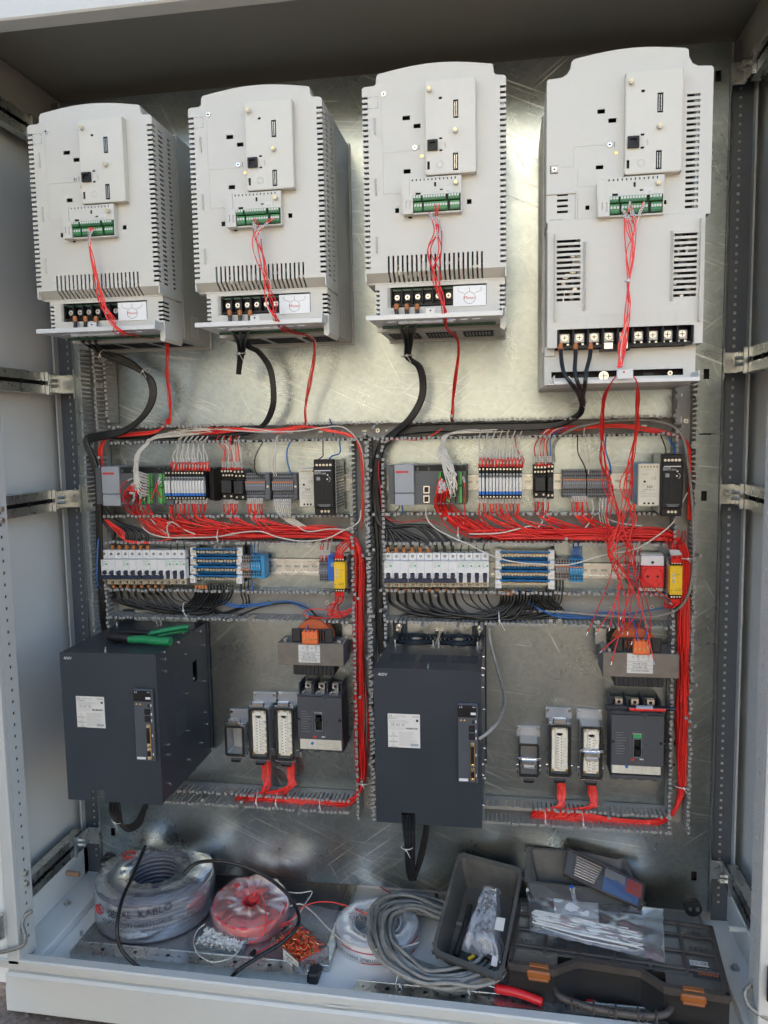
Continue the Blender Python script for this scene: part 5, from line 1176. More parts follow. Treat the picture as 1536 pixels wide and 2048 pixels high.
# ================================================================== moulded case breakers
def mccb(label, px0, py0, px1, py1, d, off, strip, tog, beige_off):
    t = dthing('moulded_breaker', label, 'circuit breaker', px0, py0, px1, py1, 'large slate moulded case breakers')
    x0, x1, z0, z1 = RC(px0, py0, px1, py1, d); w, h = x1 - x0, z1 - z0
    hs = [(tog[0], tog[1], tog[2], tog[3])]
    T = lambda px, py: P(px, py, d)
    tx0, tx1, tz0, tz1 = RC(*tog, d + .002)
    b = MB(); b.box(x0 + .001, x1 - .001, -d + .016, -.004, z0, z1, M['mccb'], .0015)
    b.plate(x0, x1, z0 + h * .20, z1 - h * .03, -d, -d + .016, [(tx0, tx1, tz0, tz1)], M['mccb']); b.box(x0, x1, -d + .003, -d + .016, z1 - h * .035, z1, M['mccb'], .002)
    b.box(x0, x1, -d + .006, -.006, z0 - .004, z0 + h * .03, M['mccb'], .001)
    part('body', b, t)
    s0, s1, s2, s3 = RC(*strip, d); st = MB(); st.box(s0, s1, -d + .001, -d + .02, s2, s3, M['beige'], .0010)
    sw, sh_ = s1 - s0, s3 - s2; y = -d + .0006
    if off:
        pass
    st.box(s0 + sw * .05, s0 + sw * .135, y - .0002, y, s2 + sh_ * .25, s2 + sh_ * .8, M['labelb']) if 0 else None
    st.cyl((s0 + sw * .30, -d + .001, s2 + sh_ * .6), (s0 + sw * .30, -d - .0015, s2 + sh_ * .6), .0032, M['inkb'], 12); text_into(st, 'Ir', .003, (s0 + sw * .2, y, s2 + sh_ * .75), M['inkb']); text_into(st, '.8 .9 1', .0022, (s0 + sw * .3, y, s2 + sh_ * .25), M['inkb'])
    for a in (.17, .42, .60, .63): st.box(s0 + sw * a, s0 + sw * a + .0003, y - .0001, y, s2 + sh_ * .1, s3 - sh_ * .1, M['inkf'])
    text_into(st, 'TM100D', .003, (s0 + sw * .5, y, s2 + sh_ * .5), M['inkf']); text_into(st, 'Im 800 A', .0026, (s0 + sw * .70, y, s2 + sh_ * .65), M['inkf']); text_into(st, 'TMD', .0024, (s0 + sw * .69, y, s2 + sh_ * .4), M['inkf'])
    st.tube([(s0 + sw * .81, y, s2 + sh_ * .8), (s0 + sw * .815, y, s2 + sh_ * .2), (s0 + sw * .93, y, s2 + sh_ * .2)], .0002, M['inkf'], 4); st.tube([(s0 + sw * .82, y, s2 + sh_ * .78), (s0 + sw * .86, y, s2 + sh_ * .45), (s0 + sw * .87, y, s2 + sh_ * .25), (s0 + sw * .92, y, s2 + sh_ * .24)], .0002, M['inkf'], 4)
    part('trip_unit_strip', st, t)
    cp = MB(); m0, m1 = tx0 - (tx1 - tx0) * .55, tx1 + (tx1 - tx0) * .45; zc0, zc1 = s3 + .001, z1 - h * .27
    for a in ((m0, m0 + .0008, zc0, zc1), (m1 - .0008, m1, zc0, zc1), (m0, m1, zc1 - .0008, zc1)): cp.box(a[0], a[1], -d - .0008, -d, a[2], a[3], M['tgreyd'])
    for a in ((tx0 - .0016, tx0, tz0 - .002, tz1 + .002), (tx1, tx1 + .0016, tz0 - .002, tz1 + .002), (tx0, tx1, tz1, tz1 + .002), (tx0, tx1, tz0 - .002, tz0)): cp.box(a[0], a[1], -d - .0025, -d, a[2], a[3], M['tgrey'], .0004)
    text_into(cp, 'Schneider', .0046, ((m0 + m1) / 2, -d - .0004, zc1 - .005), M['inkw']); text_into(cp, 'Electric', .003, ((m0 + m1) / 2 + .003, -d - .0004, zc1 - .0085), M['inkf'])
    if off: cp.box(tx0 - .001, tx1 + .001, -d - .0004, -d, tz1 + .003, tz1 + .0105, M['inkg']); text_into(cp, 'OFF', .0055, ((tx0 + tx1) / 2, -d - .0007, tz1 + .0068), M['pcb'])
    cp.box(m0 + .002, m0 + .009, -d - .0003, -d, zc0 + .002, zc0 + .007, M['inkr']); cp.box(tx1 - .002, tx1 + .006, -d - .0003, -d, zc0 + .004, zc0 + .0065, M['inkw'])
    for k in range(9): cp.box(x0 + w * .08, x0 + w * rnd.uniform(.2, .3), -d - .0002, -d, z1 - h * .30 - k * .0058, z1 - h * .30 - k * .0058 + .0006, M['inkf'])
    for xx_, zz_, r in ((x0 + w * .03, z0 + h * .56, .003), (x1 - w * .05, z0 + h * .56, .0035), (x0 + w * .28, z0 + h * .53, .0012), (x0 + w * .67, z0 + h * .53, .0012)): cp.cyl((xx_, -d, zz_), (xx_, -d - .0006, zz_), r, M['black'], 10)
    screw(cp, (x0 + w * .63, -d + .003, z1 - .006), .005, 'hood')
    part('centre_panel', cp, t)
    tg = MB(); tg.box(tx0 + .001, tx1 - .001, -d + .012, -d + .014, tz0, tz1, M['dark']); zt = tz0 + (tz1 - tz0) * (.22 if off else .60); tg.box(tx0 + .001, tx1 - .001, -d - .012, -d + .012, zt, zt + (tz1 - tz0) * .28, M['black'], .0015); part('toggle', tg, t)
    for i in range(3):
        lx0, lx1 = x0 + w * (.06 + .31 * i), x0 + w * (.30 + .31 * i); lg = MB()
        lg.box(lx0, lx1, -.030, -.008, z1, z1 + .012, M['mccb'], .001); lg.box(lx0 + .004, lx1 - .004, -.046, -.040, z1 - .002, z1 + .020, M['steel'], .001); lg.cyl(((lx0 + lx1) / 2, -.0465, z1 + .012), ((lx0 + lx1) / 2, -.0455, z1 + .012), .0035, M['dark'], 12)
        lg.box(lx0 + .002, lx0 + .007, -d + .012, -d + .018, z1 - .008, z1 + .004, M['steel'], .001)
        part('terminal_lug', lg, t)
    for i in range(4):
        x = x0 + w * (.0 + .325 * i) + (.001 if i == 0 else -.001 if i == 3 else 0); wl = MB(); wl.box(x - .0012, x + .0012, -d + .014, -.006, z1 - .001, z1 + .022, M['mccb'], .0004); part('phase_barrier', wl, t)
    for i in range(4): x = x0 + w * (.1 + .265 * i); part('foot_lug', MB().box(x - w * .08, x + w * .08, -d + .02, -.01, z0 - .012, z0 - .003, M['mccb'], .0015), t)
    return t
mccb('slate moulded case breaker with exposed lugs, below the left transformer', 596, 1391, 684, 1501, .075, False, (600, 1479, 683, 1500), (631, 1429, 644, 1461), None)
mccb('slate moulded case breaker showing green OFF, marker pen resting on it', 1223, 1427, 1327, 1558, .080, True, (1224, 1524, 1322, 1549), (1268, 1479, 1282, 1514), None)

# ================================================================== industrial plug housings
def housing(label, px0, py0, px1, py1, d, filled, lever, pins=12, tilt=0):
    t = dthing('plug_housing', label, 'connector housing', px0, py0, px1, py1, 'industrial plug housings on the plate')
    x0, x1, z0, z1 = RC(px0, py0, px1, py1, d); w, h = x1 - x0, z1 - z0
    fl = MB(); fl.box(x0 - .006, x1 + .006, -.006, -.001, z1 - .004, z1 + .022, M['hoodl'], .0015); fl.box(x0 - .004, x1 + .004, -.006, -.001, z0 - .014, z0, M['hoodl'], .0015)
    for xx_ in (x0 - .0005, x1 + .0005): fl.cyl((xx_, -.006, z1 + .016), (xx_, -.008, z1 + .016), .0038, M['steel'], 10)
    part('flange', fl, t)
    def ring(a, b, c, e, y0, y1, th, m, r=.006):
        mb = MB(); n = 5
        def rr(a, b, c, e, r):
            o = []
            for (cx2, cz2, st_) in ((b - r, e - r, 0), (a + r, e - r, 1), (a + r, c + r, 2), (b - r, c + r, 3)):
                for k in range(n + 1): an = (st_ + k / n) * math.pi / 2; o.append((cx2 + math.cos(an) * r, cz2 + math.sin(an) * r))
            return o
        A_, B_ = rr(a, b, c, e, r), rr(a + th, b - th, c + th, e - th, max(r - th, .001)); N_ = len(A_)
        vs = [(x, y0, z) for x, z in A_] + [(x, y0, z) for x, z in B_] + [(x, y1, z) for x, z in A_] + [(x, y1, z) for x, z in B_]
        fs = []
        for k in range(N_): j = (k + 1) % N_; fs += [(k, j, N_ + j, N_ + k), (k, 2 * N_ + k, 2 * N_ + j, j), (N_ + k, N_ + j, 3 * N_ + j, 3 * N_ + k), (2 * N_ + k, 3 * N_ + k, 3 * N_ + j, 2 * N_ + j)]
        return mb.add(vs, fs, m)
    part('hood', ring(x0, x1, z0, z1, -d + .004, -.006, .0022, M['hoodl' if lever != 'closed' else 'hoodl']), t)
    part('gasket', ring(x0 - .0005, x1 + .0005, z0 - .0005, z1 + .0005, -d, -d + .005, .0042, M['gasket']), t)
    if filled:
        ins = MB(); a0, a1, c0, c1 = x0 + .006, x1 - .006, z0 + .008, z1 - .007; ins.box(a0, a1, -d + .008, -.02, c0, c1, M['insert'], .001); xm = (a0 + a1) / 2
        ins.box(xm - .0085, xm + .0075, -d + .003, -d + .008, c0 + .006, c1 - .008, M['insert'], .002); ins.cyl((xm, -d + .003, c1 - .008), (xm, -d + .0085, c1 - .008), .0082, M['insert'], 14)
        for k in range(5): zz = c0 + .016 + k * (c1 - c0 - .03) / 5; ins.box(xm + .006, a1 - .001, -d + .002, -d + .008, zz, zz + .0045, M['insert'], .0008)
        ip = part('contact_insert', ins, t)
        hp = MB()
        for k in range(pins):
            zz = c0 + .012 + k * (c1 - c0 - .030) / (pins - 1)
            for s_ in (-1, 1):
                hp.cyl((xm + s_ * .0036 - .0004, -d + .0031, zz + s_ * .0018), (xm + s_ * .0036 - .0004, -d + .0022, zz + s_ * .0018), .0019, M['insert'], 8); hp.cyl((xm + s_ * .0036 - .0004, -d + .0023, zz + s_ * .0018), (xm + s_ * .0036 - .0004, -d + .0019, zz + s_ * .0018), .0012, M['dark'], 6)
        part('contact_holes', hp, ip)
        for xx_, zz in ((a0 + .003, c1 - .002), (a1 - .003, c1 - .002), (a0 + .003, c0 + .004), (a1 - .003, c0 + .004)): part('insert_screw', MB().cyl((xx_, -d + .0075, zz), (xx_, -d + .003, zz), .0024, M['brass'] if zz < (c0 + c1) / 2 else M['steelr'], 8), ip)
    else:
        part('inner_floor', MB().box(x0 + .003, x1 - .003, -.012, -.010, z0 + .003, z1 - .003, M['hoodl']), t)
    lv = MB(); ya = -d * .62
    def lever_at(zb, zt, out, m='steel'):
        for s_, xx_ in ((-1, x0 - .0022), (1, x1 + .0022)):
            lv.tube([(xx_, ya, zb), (xx_ + s_ * .001, ya - .006, (zb + zt) / 2), (xx_, ya - out, zt)], .0013, M[m], 5)
    for s_, xx_ in ((-1, x0 - .003), (1, x1 + .003)):
        for zz in (z0 + .006, z0 + .016): lv.cyl((xx_ - .002, ya, zz), (xx_ + .002, ya, zz), .0030, M['steel'], 8)
        lv.tube([(xx_, ya, z0 + .016), (xx_, ya - .008, z0 + .008), (xx_, ya - .004, z0 - .002)], .0014, M['hood'], 5)
    if lever == 'open':
        lever_at(z1 - .030, z1 + .004, .014); lv.box(x0 + w * .18, x1 - w * .18, ya - .022, ya - .012, z1 + .003, z1 + .016, M['steel'], .002); lv.box(x0, x1, ya - .016, ya - .013, z1 + .001, z1 + .005, M['steel'], .001)
    elif lever == 'across':
        zc = z0 + h * (.55 if filled else .56); lever_at(z1 - .040, zc, .020)
        lv.box(x0 - .002, x1 + .002, -d - .006, -d - .003, zc - .002, zc + .004, M['steel'], .001); lv.box(x0 + w * .10, x1 - w * .10, -d - .010, -d - .004, zc - .012, zc + .001, M['steel'], .002); lv.box(x0 + w * .2, x1 - w * .2, -d - .009, -d - .003, zc - .020, zc - .012, M['hoodl'], .002)
    lv.box(x0 - .001, x1 + .001, -d + .003, -d + .008, z0 - .006, z0 - .0015, M['steel'], .001); lv.box(x0 + w * .22, x1 - w * .22, -d + .006, -d + .012, z0 - .017, z0 - .005, M['hood'], .002); lv.box(x0 + w * .26, x1 - w * .26, -d + .002, -d + .006, z0 - .016, z0 - .012, M['black'], .001)
    part('locking_lever', lv, t)
    if lever == 'open' and px0 < 700 or px0 > 0 and lever == 'open': pass
    return t
housing('small empty plug housing, lowest left of the left three', 450, 1453, 487, 1512, .058, False, 'open')
housing('tall left side plug housing with cream insert, between small housing and its twin', 498, 1418, 536, 1518, .058, True, 'open')
housing('tall plug housing with cream insert touching the left moulded breaker', 549, 1418, 587, 1521, .058, True, 'open')
housing('small empty plug housing with its lever folded across, right group', 1038, 1489, 1078, 1553, .058, False, 'across')
housing('tall plug housing with cream insert and open lever, middle of the right group', 1098, 1452, 1142, 1553, .058, True, 'open')
housing('tall plug housing with its lever folded across the cream insert', 1162, 1455, 1205, 1558, .058, True, 'across')

# ================================================================== servo drives
def servo(label, px0, py0, px1, py1, d, lab, ctl, notch, fans, left):
    t = thing('servo_drive', label, 'servo drive', (P(px0, py1, 0).x, -.0, P((px0 + px1) / 2, py1, d).z), 'dark blue servo drives in the lower half')
    x0, x1, z0, z1 = RC(px0, py0, px1, py1, d); w, h = x1 - x0, z1 - z0
    n0, n1, n2, n3 = RC(*notch, d)
    f = MB().plate(x0, x1, z0, z1, -d, -d + .002, [(n0, n1, z0 - .01, n3)], M['servo']); f.box(x0 + .010, x1 - .010, -d - .0002, -d + .006, z1 - .001, z1 + .0012, M['servo'], .0004)
    part('front_cover', f, t)
    b = MB(); xb0, xb1 = x0 + .001, x1 - .001
    if fans: b.plate(xb0, xb1, -d + .002, -.012, z1 - .002, z1, [(x0 + w * .10 + c * .30 * w + .0, x0 + w * .10 + c * .30 * w + .052, -d + .050 + k * .0066, -d + .0535 + k * .0066) for c in range(3) for k in range(8)] + [(x0 + w * a, x0 + w * a + .088, -.104, -.018) for a in (.065, .52)], M['servo'], 'z')
    else: b.box(xb0, xb1, -d + .002, -.012, z1 - .002, z1, M['servo'])
    b.box(xb0, xb0 + .002, -d + .002, -.012, z0 + .002, z1 - .002, M['servo']); 
    hsr = [(-.10, -.075, z1 - h * .37, z1 - h * .22)] if left else []
    b.plate(-d + .002, -.012, z0 + .002, z1 - .002, xb1 - .002, xb1, hsr, M['servo'], 'x'); b.box(xb0, xb1, -d + .05, -.012, z0, z0 + .002, M['servo'])
    if left:
        for c in range(2):
            for k in range(10): b.box(xb1 + .0001, xb1 + .0004, -.195 + k * .005, -.1935 + k * .005, z1 - h * (.24 + .27 * c) - .045, z1 - h * (.24 + .27 * c) + .01, M['servod'])
    part('case', b, t)
    if left: part('inner_plate', MB().box(xb1 - .03, xb1 - .02, -.11, -.06, z1 - h * .5, z1 - h * .15, M['dark']).box(xb1 - .012, xb1 - .004, -.095, -.08, z1 - h * .40, z1 - h * .34, M['steel']), t)
    bk = MB(); bk.box(x0 - .001, x1 + .002, -.012, -.004, z0 + .01, z1 + .028, M['servo'], .002)
    bk.box(x0 + .03, x1 - .028, -.013, -.0035, z1 - .001, z1 + .030, M['zinc'], .002)
    for xx_ in (x0 + .013, x1 - .012): bk.cyl((xx_, -.012, z1 + .015), (xx_, -.019, z1 + .015), .0065, M['zinc'], 14); bk.cyl((xx_, -.019, z1 + .015), (xx_, -.042, z1 + .015), .0035, M['steel'], 10)
    part('back_plate', bk, t)
    if fans:
        for a in (.065, .52):
            c = Vector((x0 + w * a + .044, -.061, z1 + .001)); g_ = MB()
            for r in (.013, .0225, .032, .041): g_.tube([c + Vector((math.cos(q) * r, math.sin(q) * r, 0)) for q in [6.283 * i / 28 for i in range(28)]], .0011, M['servo'], 4, closed=True)
            for q in (.8, 2.37, 3.94, 5.5): g_.tube([c + Vector((math.cos(q) * .011, math.sin(q) * .011, 0)), c + Vector((math.cos(q) * .047, math.sin(q) * .047, 0))], .0018, M['servo'], 4)
            g_.cyl(c + Vector((0, 0, -.002)), c + Vector((0, 0, .0004)), .0105, M['servo'], 20); 
            gp = part('fan_grille', g_, t)
            fb_ = MB(); fb_.cyl(c + Vector((0, 0, -.02)), c + Vector((0, 0, -.008)), .014, M['black'], 16)
            for k in range(7):
                q = k * .8976; fb_.box(.010, .034, -.005, .005, -.001, .001, M['black'], 0, Matrix.Translation(c + Vector((0, 0, -.014))) @ Matrix.Rotation(q, 4, 'Z') @ Matrix.Rotation(.5, 4, 'X'))
            part('fan_blades', fb_, gp)
            for sx_, sy_ in ((-1, -1), (1, -1), (-1, 1), (1, 1)): part('screw', MB().cyl(c + Vector((sx_ * .041, sy_ * .041, -.001)), c + Vector((sx_ * .041, sy_ * .041, .008)), .003, M['steel'], 8), t)
        part('screw', MB().cyl(((x0 + x1) / 2, -d + .02, z1), ((x0 + x1) / 2, -d + .02, z1 + .006), .0025, M['steel'], 8), t)
        part('inner_plate', MB().box(x0 + .01, x1 - .01, -d + .03, -.02, z1 - .03, z1 - .028, M['hood']), t)
    else:
        for a, yy in ((.02, -.05), (.42, -d + .025), (.45, -.03), (.50, -.03), (.93, -.11)): part('screw', MB().cyl((x0 + w * a, yy, z1), (x0 + w * a, yy, z1 + .007), .0025, M['steel'], 8), t)
    sp = ((.03, .985), (.03, .94), (.03, .86), (.03, .36), (.03, .29), (.03, .09), (.10, .99), (.13, .88), (.13, .60), (.13, .33), (.13, .12), (.22, .97), (.235, .85), (.235, .58), (.235, .34), (.235, .25), (.20, .15))
    for dy, fz in sp:
        if fans and dy > .2: continue
        part('side_screw', MB().cyl((xb1, -d + .008 + dy * (d / .28), z0 + h * fz), (xb1 + .004, -d + .008 + dy * (d / .28), z0 + h * fz), .0028, M['steel'], 8), t)
    # label
    l0, l1, l2, l3 = RC(*lab, d); lw_, lh = l1 - l0, l3 - l2; lb_ = MB(); y = -d - .0003; lb_.box(l0, l1, y, -d, l2, l3, M['label']); y -= .0003
    text_into(lb_, 'LS', .0062, (l0 + lw_ * .09, y, l3 - .0042), M['ink'], sx=1.2); text_into(lb_, 'AC SERVO DRIVE', .0032, (l0 + lw_ * .38, y, l3 - .0048), M['inkf']); text_into(lb_, 'Xmotion', .0042, (l0 + lw_ * .86, y, l3 - .0045), M['ink'], sx=.9)
    text_into(lb_, 'L7NHB150U', .0034, (l0 + lw_ * .16, y, l3 - .009), M['ink'])
    for k in range(4): lb_.box(l0 + lw_ * .05, l0 + lw_ * rnd.uniform(.5, .72), y, y + .0002, l3 - lh * (.19 + .03 * k), l3 - lh * (.186 + .03 * k), M['inkf'])
    text_into(lb_, 'CE  KC  UL', .0056, (l0 + lw_ * .32, y, l3 - lh * .33), M['ink']); lb_.box(l0 + lw_ * .88, l0 + lw_ * .95, y, y + .0002, l3 - lh * .22, l3 - lh * .15, M['ink'])
    for k in range(24): xq = l0 + lw_ * (.56 + .016 * k); lb_.box(xq, xq + rnd.uniform(.0002, .0007), y, y + .0002, l3 - lh * .45, l3 - lh * .40, M['ink'])
    for k in range(3): lb_.box(l0 + lw_ * .04, l0 + lw_ * .5, y, y + .0002, l3 - lh * (.39 + .035 * k), l3 - lh * (.387 + .035 * k), M['inkf'])
    for k, s_ in enumerate(('CAUTION', 'WARNING', 'CAUTION')):
        zz = l3 - lh * (.63 + .16 * k); text_into(lb_, s_, .0037, (l0 + lw_ * .17, y, zz - .003), M['ink']); lb_.tube([(l0 + lw_ * .17 - .003, y, zz), (l0 + lw_ * .17 + .003, y, zz), (l0 + lw_ * .17, y, zz + .005)], .00025, M['ink'], 4, closed=True)
    for k in range(13): lb_.box(l0 + lw_ * .34, l0 + lw_ * rnd.uniform(.7, .95), y, y + .0002, l3 - lh * (.54 + .033 * k), l3 - lh * (.535 + .033 * k), M['inkf'])
    lb_.box(l0 + lw_ * .70, l0 + lw_ * .95, y - .0001, y, l2 + lh * .05, l2 + lh * .13, M['labelb']); part('rating_label', lb_, t)
    c0, c1, c2, c3 = RC(*ctl, d + .006); cw, ch = c1 - c0, c3 - c2; cn = MB(); D_ = -d - .008
    cn.box(c0, c1, D_, -d, c2, c3, M['servod'], .0012); cn.box(c0 + .0006, c1 - .003, D_ - .001, D_ + .001, c3 - ch * .17, c3 - ch * .02, M['black'], .0008)
    text_into(cn, 'LS', .0055, (c0 + cw * .16, D_ - .0014, c3 - ch * .04), M['inkw'], sx=1.2); text_into(cn, 'XDL', .0035, (c0 + cw * .82, D_ - .0014, c3 - ch * .038), M['inkw']); cn.box(c0 + cw * .65, c0 + cw * .90, D_ - .0013, D_ - .0009, c3 - ch * .135, c3 - ch * .105, M['inkw'])
    for q in (.16, .34): cn.prism([(c0 + cw * q - .0024, c3 - ch * .215), (c0 + cw * q + .0024, c3 - ch * .215), (c0 + cw * q, c3 - ch * .195)][::-1], D_ - .0003, D_, M['inky'])
    cn.box(c0 + cw * .05, c0 + cw * .50, D_ - .0005, D_, c2 + ch * .022, c2 + ch * .055, M['inkw'])
    for q in (.22, .34, .43, .64, .90): cn.box(c0 + cw * .88, c0 + cw * .93, D_ - .0005, D_, c3 - ch * q - .0025, c3 - ch * q + .0025, M['inkw'])
    cp = part('control_panel', cn, t)
    cn2 = MB(); cn2.box(c0 + cw * .72, c0 + cw * .82, D_ - .0004, D_, c3 - ch * .25, c3 - ch * .205, M['dark'])
    for q in (.31, .41): cn2.box(c0 + cw * .55, c0 + cw * .85, D_ - .0008, D_, c3 - ch * (q + .04), c3 - ch * (q - .04), M['black'], .0005); cn2.box(c0 + cw * .62, c0 + cw * .80, D_ - .0012, D_ - .0006, c3 - ch * (q + .02), c3 - ch * (q - .02), M['dark'])
    part('network_socket', cn2, cp)
    for za, zb in ((.48, .79), (.80, .97)):
        k_ = MB(); xa, xb = c0 + cw * .62, c0 + cw * .84; k_.box(xa, xb, D_ - .0035, D_, c3 - ch * zb, c3 - ch * za, M['brass'], .0012); k_.box(xa + .001, xb - .001, D_ - .0042, D_ - .003, c3 - ch * zb + .007, c3 - ch * za - .007, M['black'], .0006)
        for zz in (c3 - ch * za - .0035, c3 - ch * zb + .0035): k_.cyl(((xa + xb) / 2, D_ - .0035, zz), ((xa + xb) / 2, D_ - .006, zz), .0026, M['steel'], 6)
        part('multi_pin_socket', k_, cp)
    nm = MB(); text_into(nm, '400V', .0085, (x0 + w * .085, -d - .0004, z1 - .0115), M['inkw']); part('voltage_mark', nm, t)
    return t
servo('left dark blue 400V servo drive with green tool lying on top', 128, 1308, 318, 1604, .28, (153.5, 1393, 209.5, 1455), (270, 1378, 308.5, 1521), (183, 1580, 209, 1604), False, True)
servo('right dark blue 400V servo drive with two fan grilles on top', 750, 1340, 963.5, 1650, .28, (776, 1428, 840, 1495), (916, 1407, 956, 1565), (803, 1626, 831, 1650), True, False)
# ================================================================== wiring
J = lambda a, s_: a + rnd.uniform(-s_, s_)
CB = [(1, M['copper'], .011, .0042)]
def cables(paths, r, label, group, m='rubber', cat='cable', **kw):
    for p in paths: wire(p, r, M[m], label, cat, group, 'power_cable', n=8, **kw)
# inverter 1 feed
for i in range(6):
    o = i % 3; q = i // 3
    top = [(150 + 21 * o, 634, .258), (151 + 20 * o, 648, .262), (152 + 19 * o, 662, .255), (168 + 12 * o, 685, .15)] if q == 0 else [(178 + 4 * o, 672, .12), (183 + 4 * o, 690, .12)]
    wire(top + [(203 + J(0, 3), 706 + J(0, 4), .10), (236, 712 + i * 2.2, .085), (270 + i, 728 + i * 2.5, .075), (296 + i * 1.8, 760 + J(0, 2), .07), (301 + i * 1.8, 795, .07), (283 + i * 1.5, 832, .07), (248, 858 + i * 1.5, .07), (205, 866 + i * 2.2, .07), (176, 872 + i * 2.5, .06), (171 + i, 886 + i, .06), (185 + i * 2, 915, .055), (196 + i * 1.5, 960, .055), (198 + i * 1.6, 1005, .05), (206 + i * 5, 1042, .045), (225 + i * 12, 1062, .045), (226 + i * 14, 1082, .045), (224.5 + i * 14.05, 1098, .045)],
         .0036, M['rubber'], 'thick black cable looping right from the leftmost inverter, then down to the left breakers', 'cable', 'black cables from the leftmost inverter', 'power_cable', 8, boots=[(1, M['copper'], .010, .0044)] + ([(0, M['copper'], .012, .0044)] if q == 0 else []))
cable_tie(P(206, 712, .10), (1, -.2, -.35), .013, 'pale cable tie round the black cables under the leftmost inverter')
cable_tie(P(291, 743, .075), (.6, 0, -.8), .013, 'pale cable tie on the black loop under the leftmost inverter')
# inverter 2 feed
for i in range(6):
    o = i % 3
    if i < 3: pts = [(459 + 20.5 * o, 622, .258), (460 + 20 * o, 636, .262), (462 + 18 * o, 655, .25), (474 + 8 * o, 682, .15), (478 + 5 * o, 700, .11), (477 + 2.5 * o, 725, .09), (475 + 2 * o, 748, .08)]
    else: pts = [(488 + 4 * o, 672, .12), (492 + 4 * o, 692, .11), (515 + 3 * o, 705, .09), (536 + 3 * o, 735, .075), (544 + 2.6 * o, 775, .07), (542 + 3 * o, 815, .065), (524 + 3 * o, 850, .05), (490, 864 + 2 * o, .04), (430, 869 + 2 * o, .035), (300, 871 + 2 * o, .03), (225, 872 + 2 * o, .03)]
    wire(pts, .0036, M['rubber'], 'black cable cut short below the second inverter' if i < 3 else 'black cable curving down from the second inverter into the top duct', 'cable', 'black cables from the second inverter, ' + ('cut ends' if i < 3 else 'long loop'), 'power_cable', 8, boots=[(0, M['copper'], .012, .0044)] if i < 3 else ())
cable_tie(P(482, 708, .11), (.1, 0, -1), .011, 'pale cable tie round the cut black cables under the second inverter')
# inverter 3 feed -> right duct
for i in range(6):
    o = i % 3
    top = [(793 + 20.5 * o, 610, .258), (793 + 20.5 * o, 622, .262), (796 + 19 * o, 640, .25), (806 + 10 * o, 668, .15), (812 + 5 * o, 690, .11)] if i < 3 else [(815 + 4 * o, 668, .10), (816 + 3 * o, 690, .10)]
    wire(top + [(813 + 2.5 * o + i * .5, 715, .09), (834 + i * 1.6, 733, .08), (842 + i * 1.6, 765, .07), (838 + i * 1.6, 800, .065), (815 + i * 2, 838, .06), (782 + i * 2, 868, .05), (757 + i * 1.8, 900, .045), (748 + i * 2, 950, .04), (746 + i * 2.2, 1000, .035), (752 + i * 3, 1035, .035), (772 + i * 6, 1060, .04), (773 + i * 15.8, 1082, .045), (776.5 + i * 16.12, 1105, .045)],
         .0036, M['rubber'], 'thick black cable from the third inverter down to the right breakers', 'cable', 'black cables from the third inverter', 'power_cable', 8, boots=[(1, M['copper'], .012, .0046)] + ([(0, M['copper'], .012, .0044)] if i < 3 else []))
cable_tie(P(815, 712, .095), (.1, 0, -1), .012, 'pale cable tie round the black cables under the third inverter')
# inverter 4 feed -> along top duct
for i in range(6):
    o = i % 3
    top = [(1121 + 30 * o, 688, .274), (1122 + 29 * o, 712, .29), (1128 + 22 * o, 745, .322), (1146 + 12 * o, 772, .318), (1157 + 5 * o, 790, .22)] if i < 3 else [(1156 + 4 * o, 778, .10), (1159 + 3 * o, 796, .10)]
    wire(top + [(1162 + 2.5 * o, 812, .08), (1150 + i * 1.6, 832, .06), (1110, 846 + i * 1.6, .045), (1040, 849 + i * 2, .04), (950, 850 + i * 2, .035), (860, 852 + i * 2, .035), (800, 858 + i * 2.2, .035), (768 - i, 882, .035), (750 - i * .5, 935, .035), (744 + i * .6, 1000, .03), (748 + i * 1.2, 1060, .03), (752 + i * 1.0, 1120, .03), (752 + i * 1.2, 1190, .03), (758 + i * 1.2, 1250, .03), (760 + i * 1.5, 1290, .03)] if i > 2 else top + [(1162 + 2.5 * o, 812, .08), (1150 + i * 1.6, 832, .06), (1110, 846 + i * 1.6, .045), (1040, 849 + i * 2, .04), (950, 850 + i * 2, .035), (860, 852 + i * 2, .035), (800, 858 + i * 2.2, .035), (768 - i, 882, .035), (753 - i * .5, 935, .035), (748 + i * .6, 1000, .035), (762 + i * 3, 1052, .04), (830 + i * 14, 1052, .045), (868 + i * 16, 1085, .045), (873 + i * 16.12, 1104, .045)],
         .0036, M['rubber'], 'thick black cable from the largest inverter along the top duct', 'cable', 'black cables from the largest inverter', 'power_cable', 8, boots=[(0, M['copper'], .014, .0046)] if i < 3 else ())
cable_tie(P(1162, 806, .085), (.1, 0, -1), .012, 'pale cable tie round the black cables under the largest inverter')
# left edge long runs down behind the left servo
for i in range(4):
    wire([(230, 868 + i * 2, .055), (180, 872 + i * 2, .06), (169 + i * 2, 884, .062), (180 + i * 2.5, 915, .062), (192 + i * 2.2, 960, .06), (194 + i * 2.4, 1040, .055), (197 + i * 2.5, 1140, .05), (201 + i * 2.6, 1215, .045), (206 + i * 2.6, 1262, .03)], .0036, M['rubber'], 'black cable bending down the far left edge past the left controller', 'cable', 'black cables down the left edge duct', 'power_cable', 8)
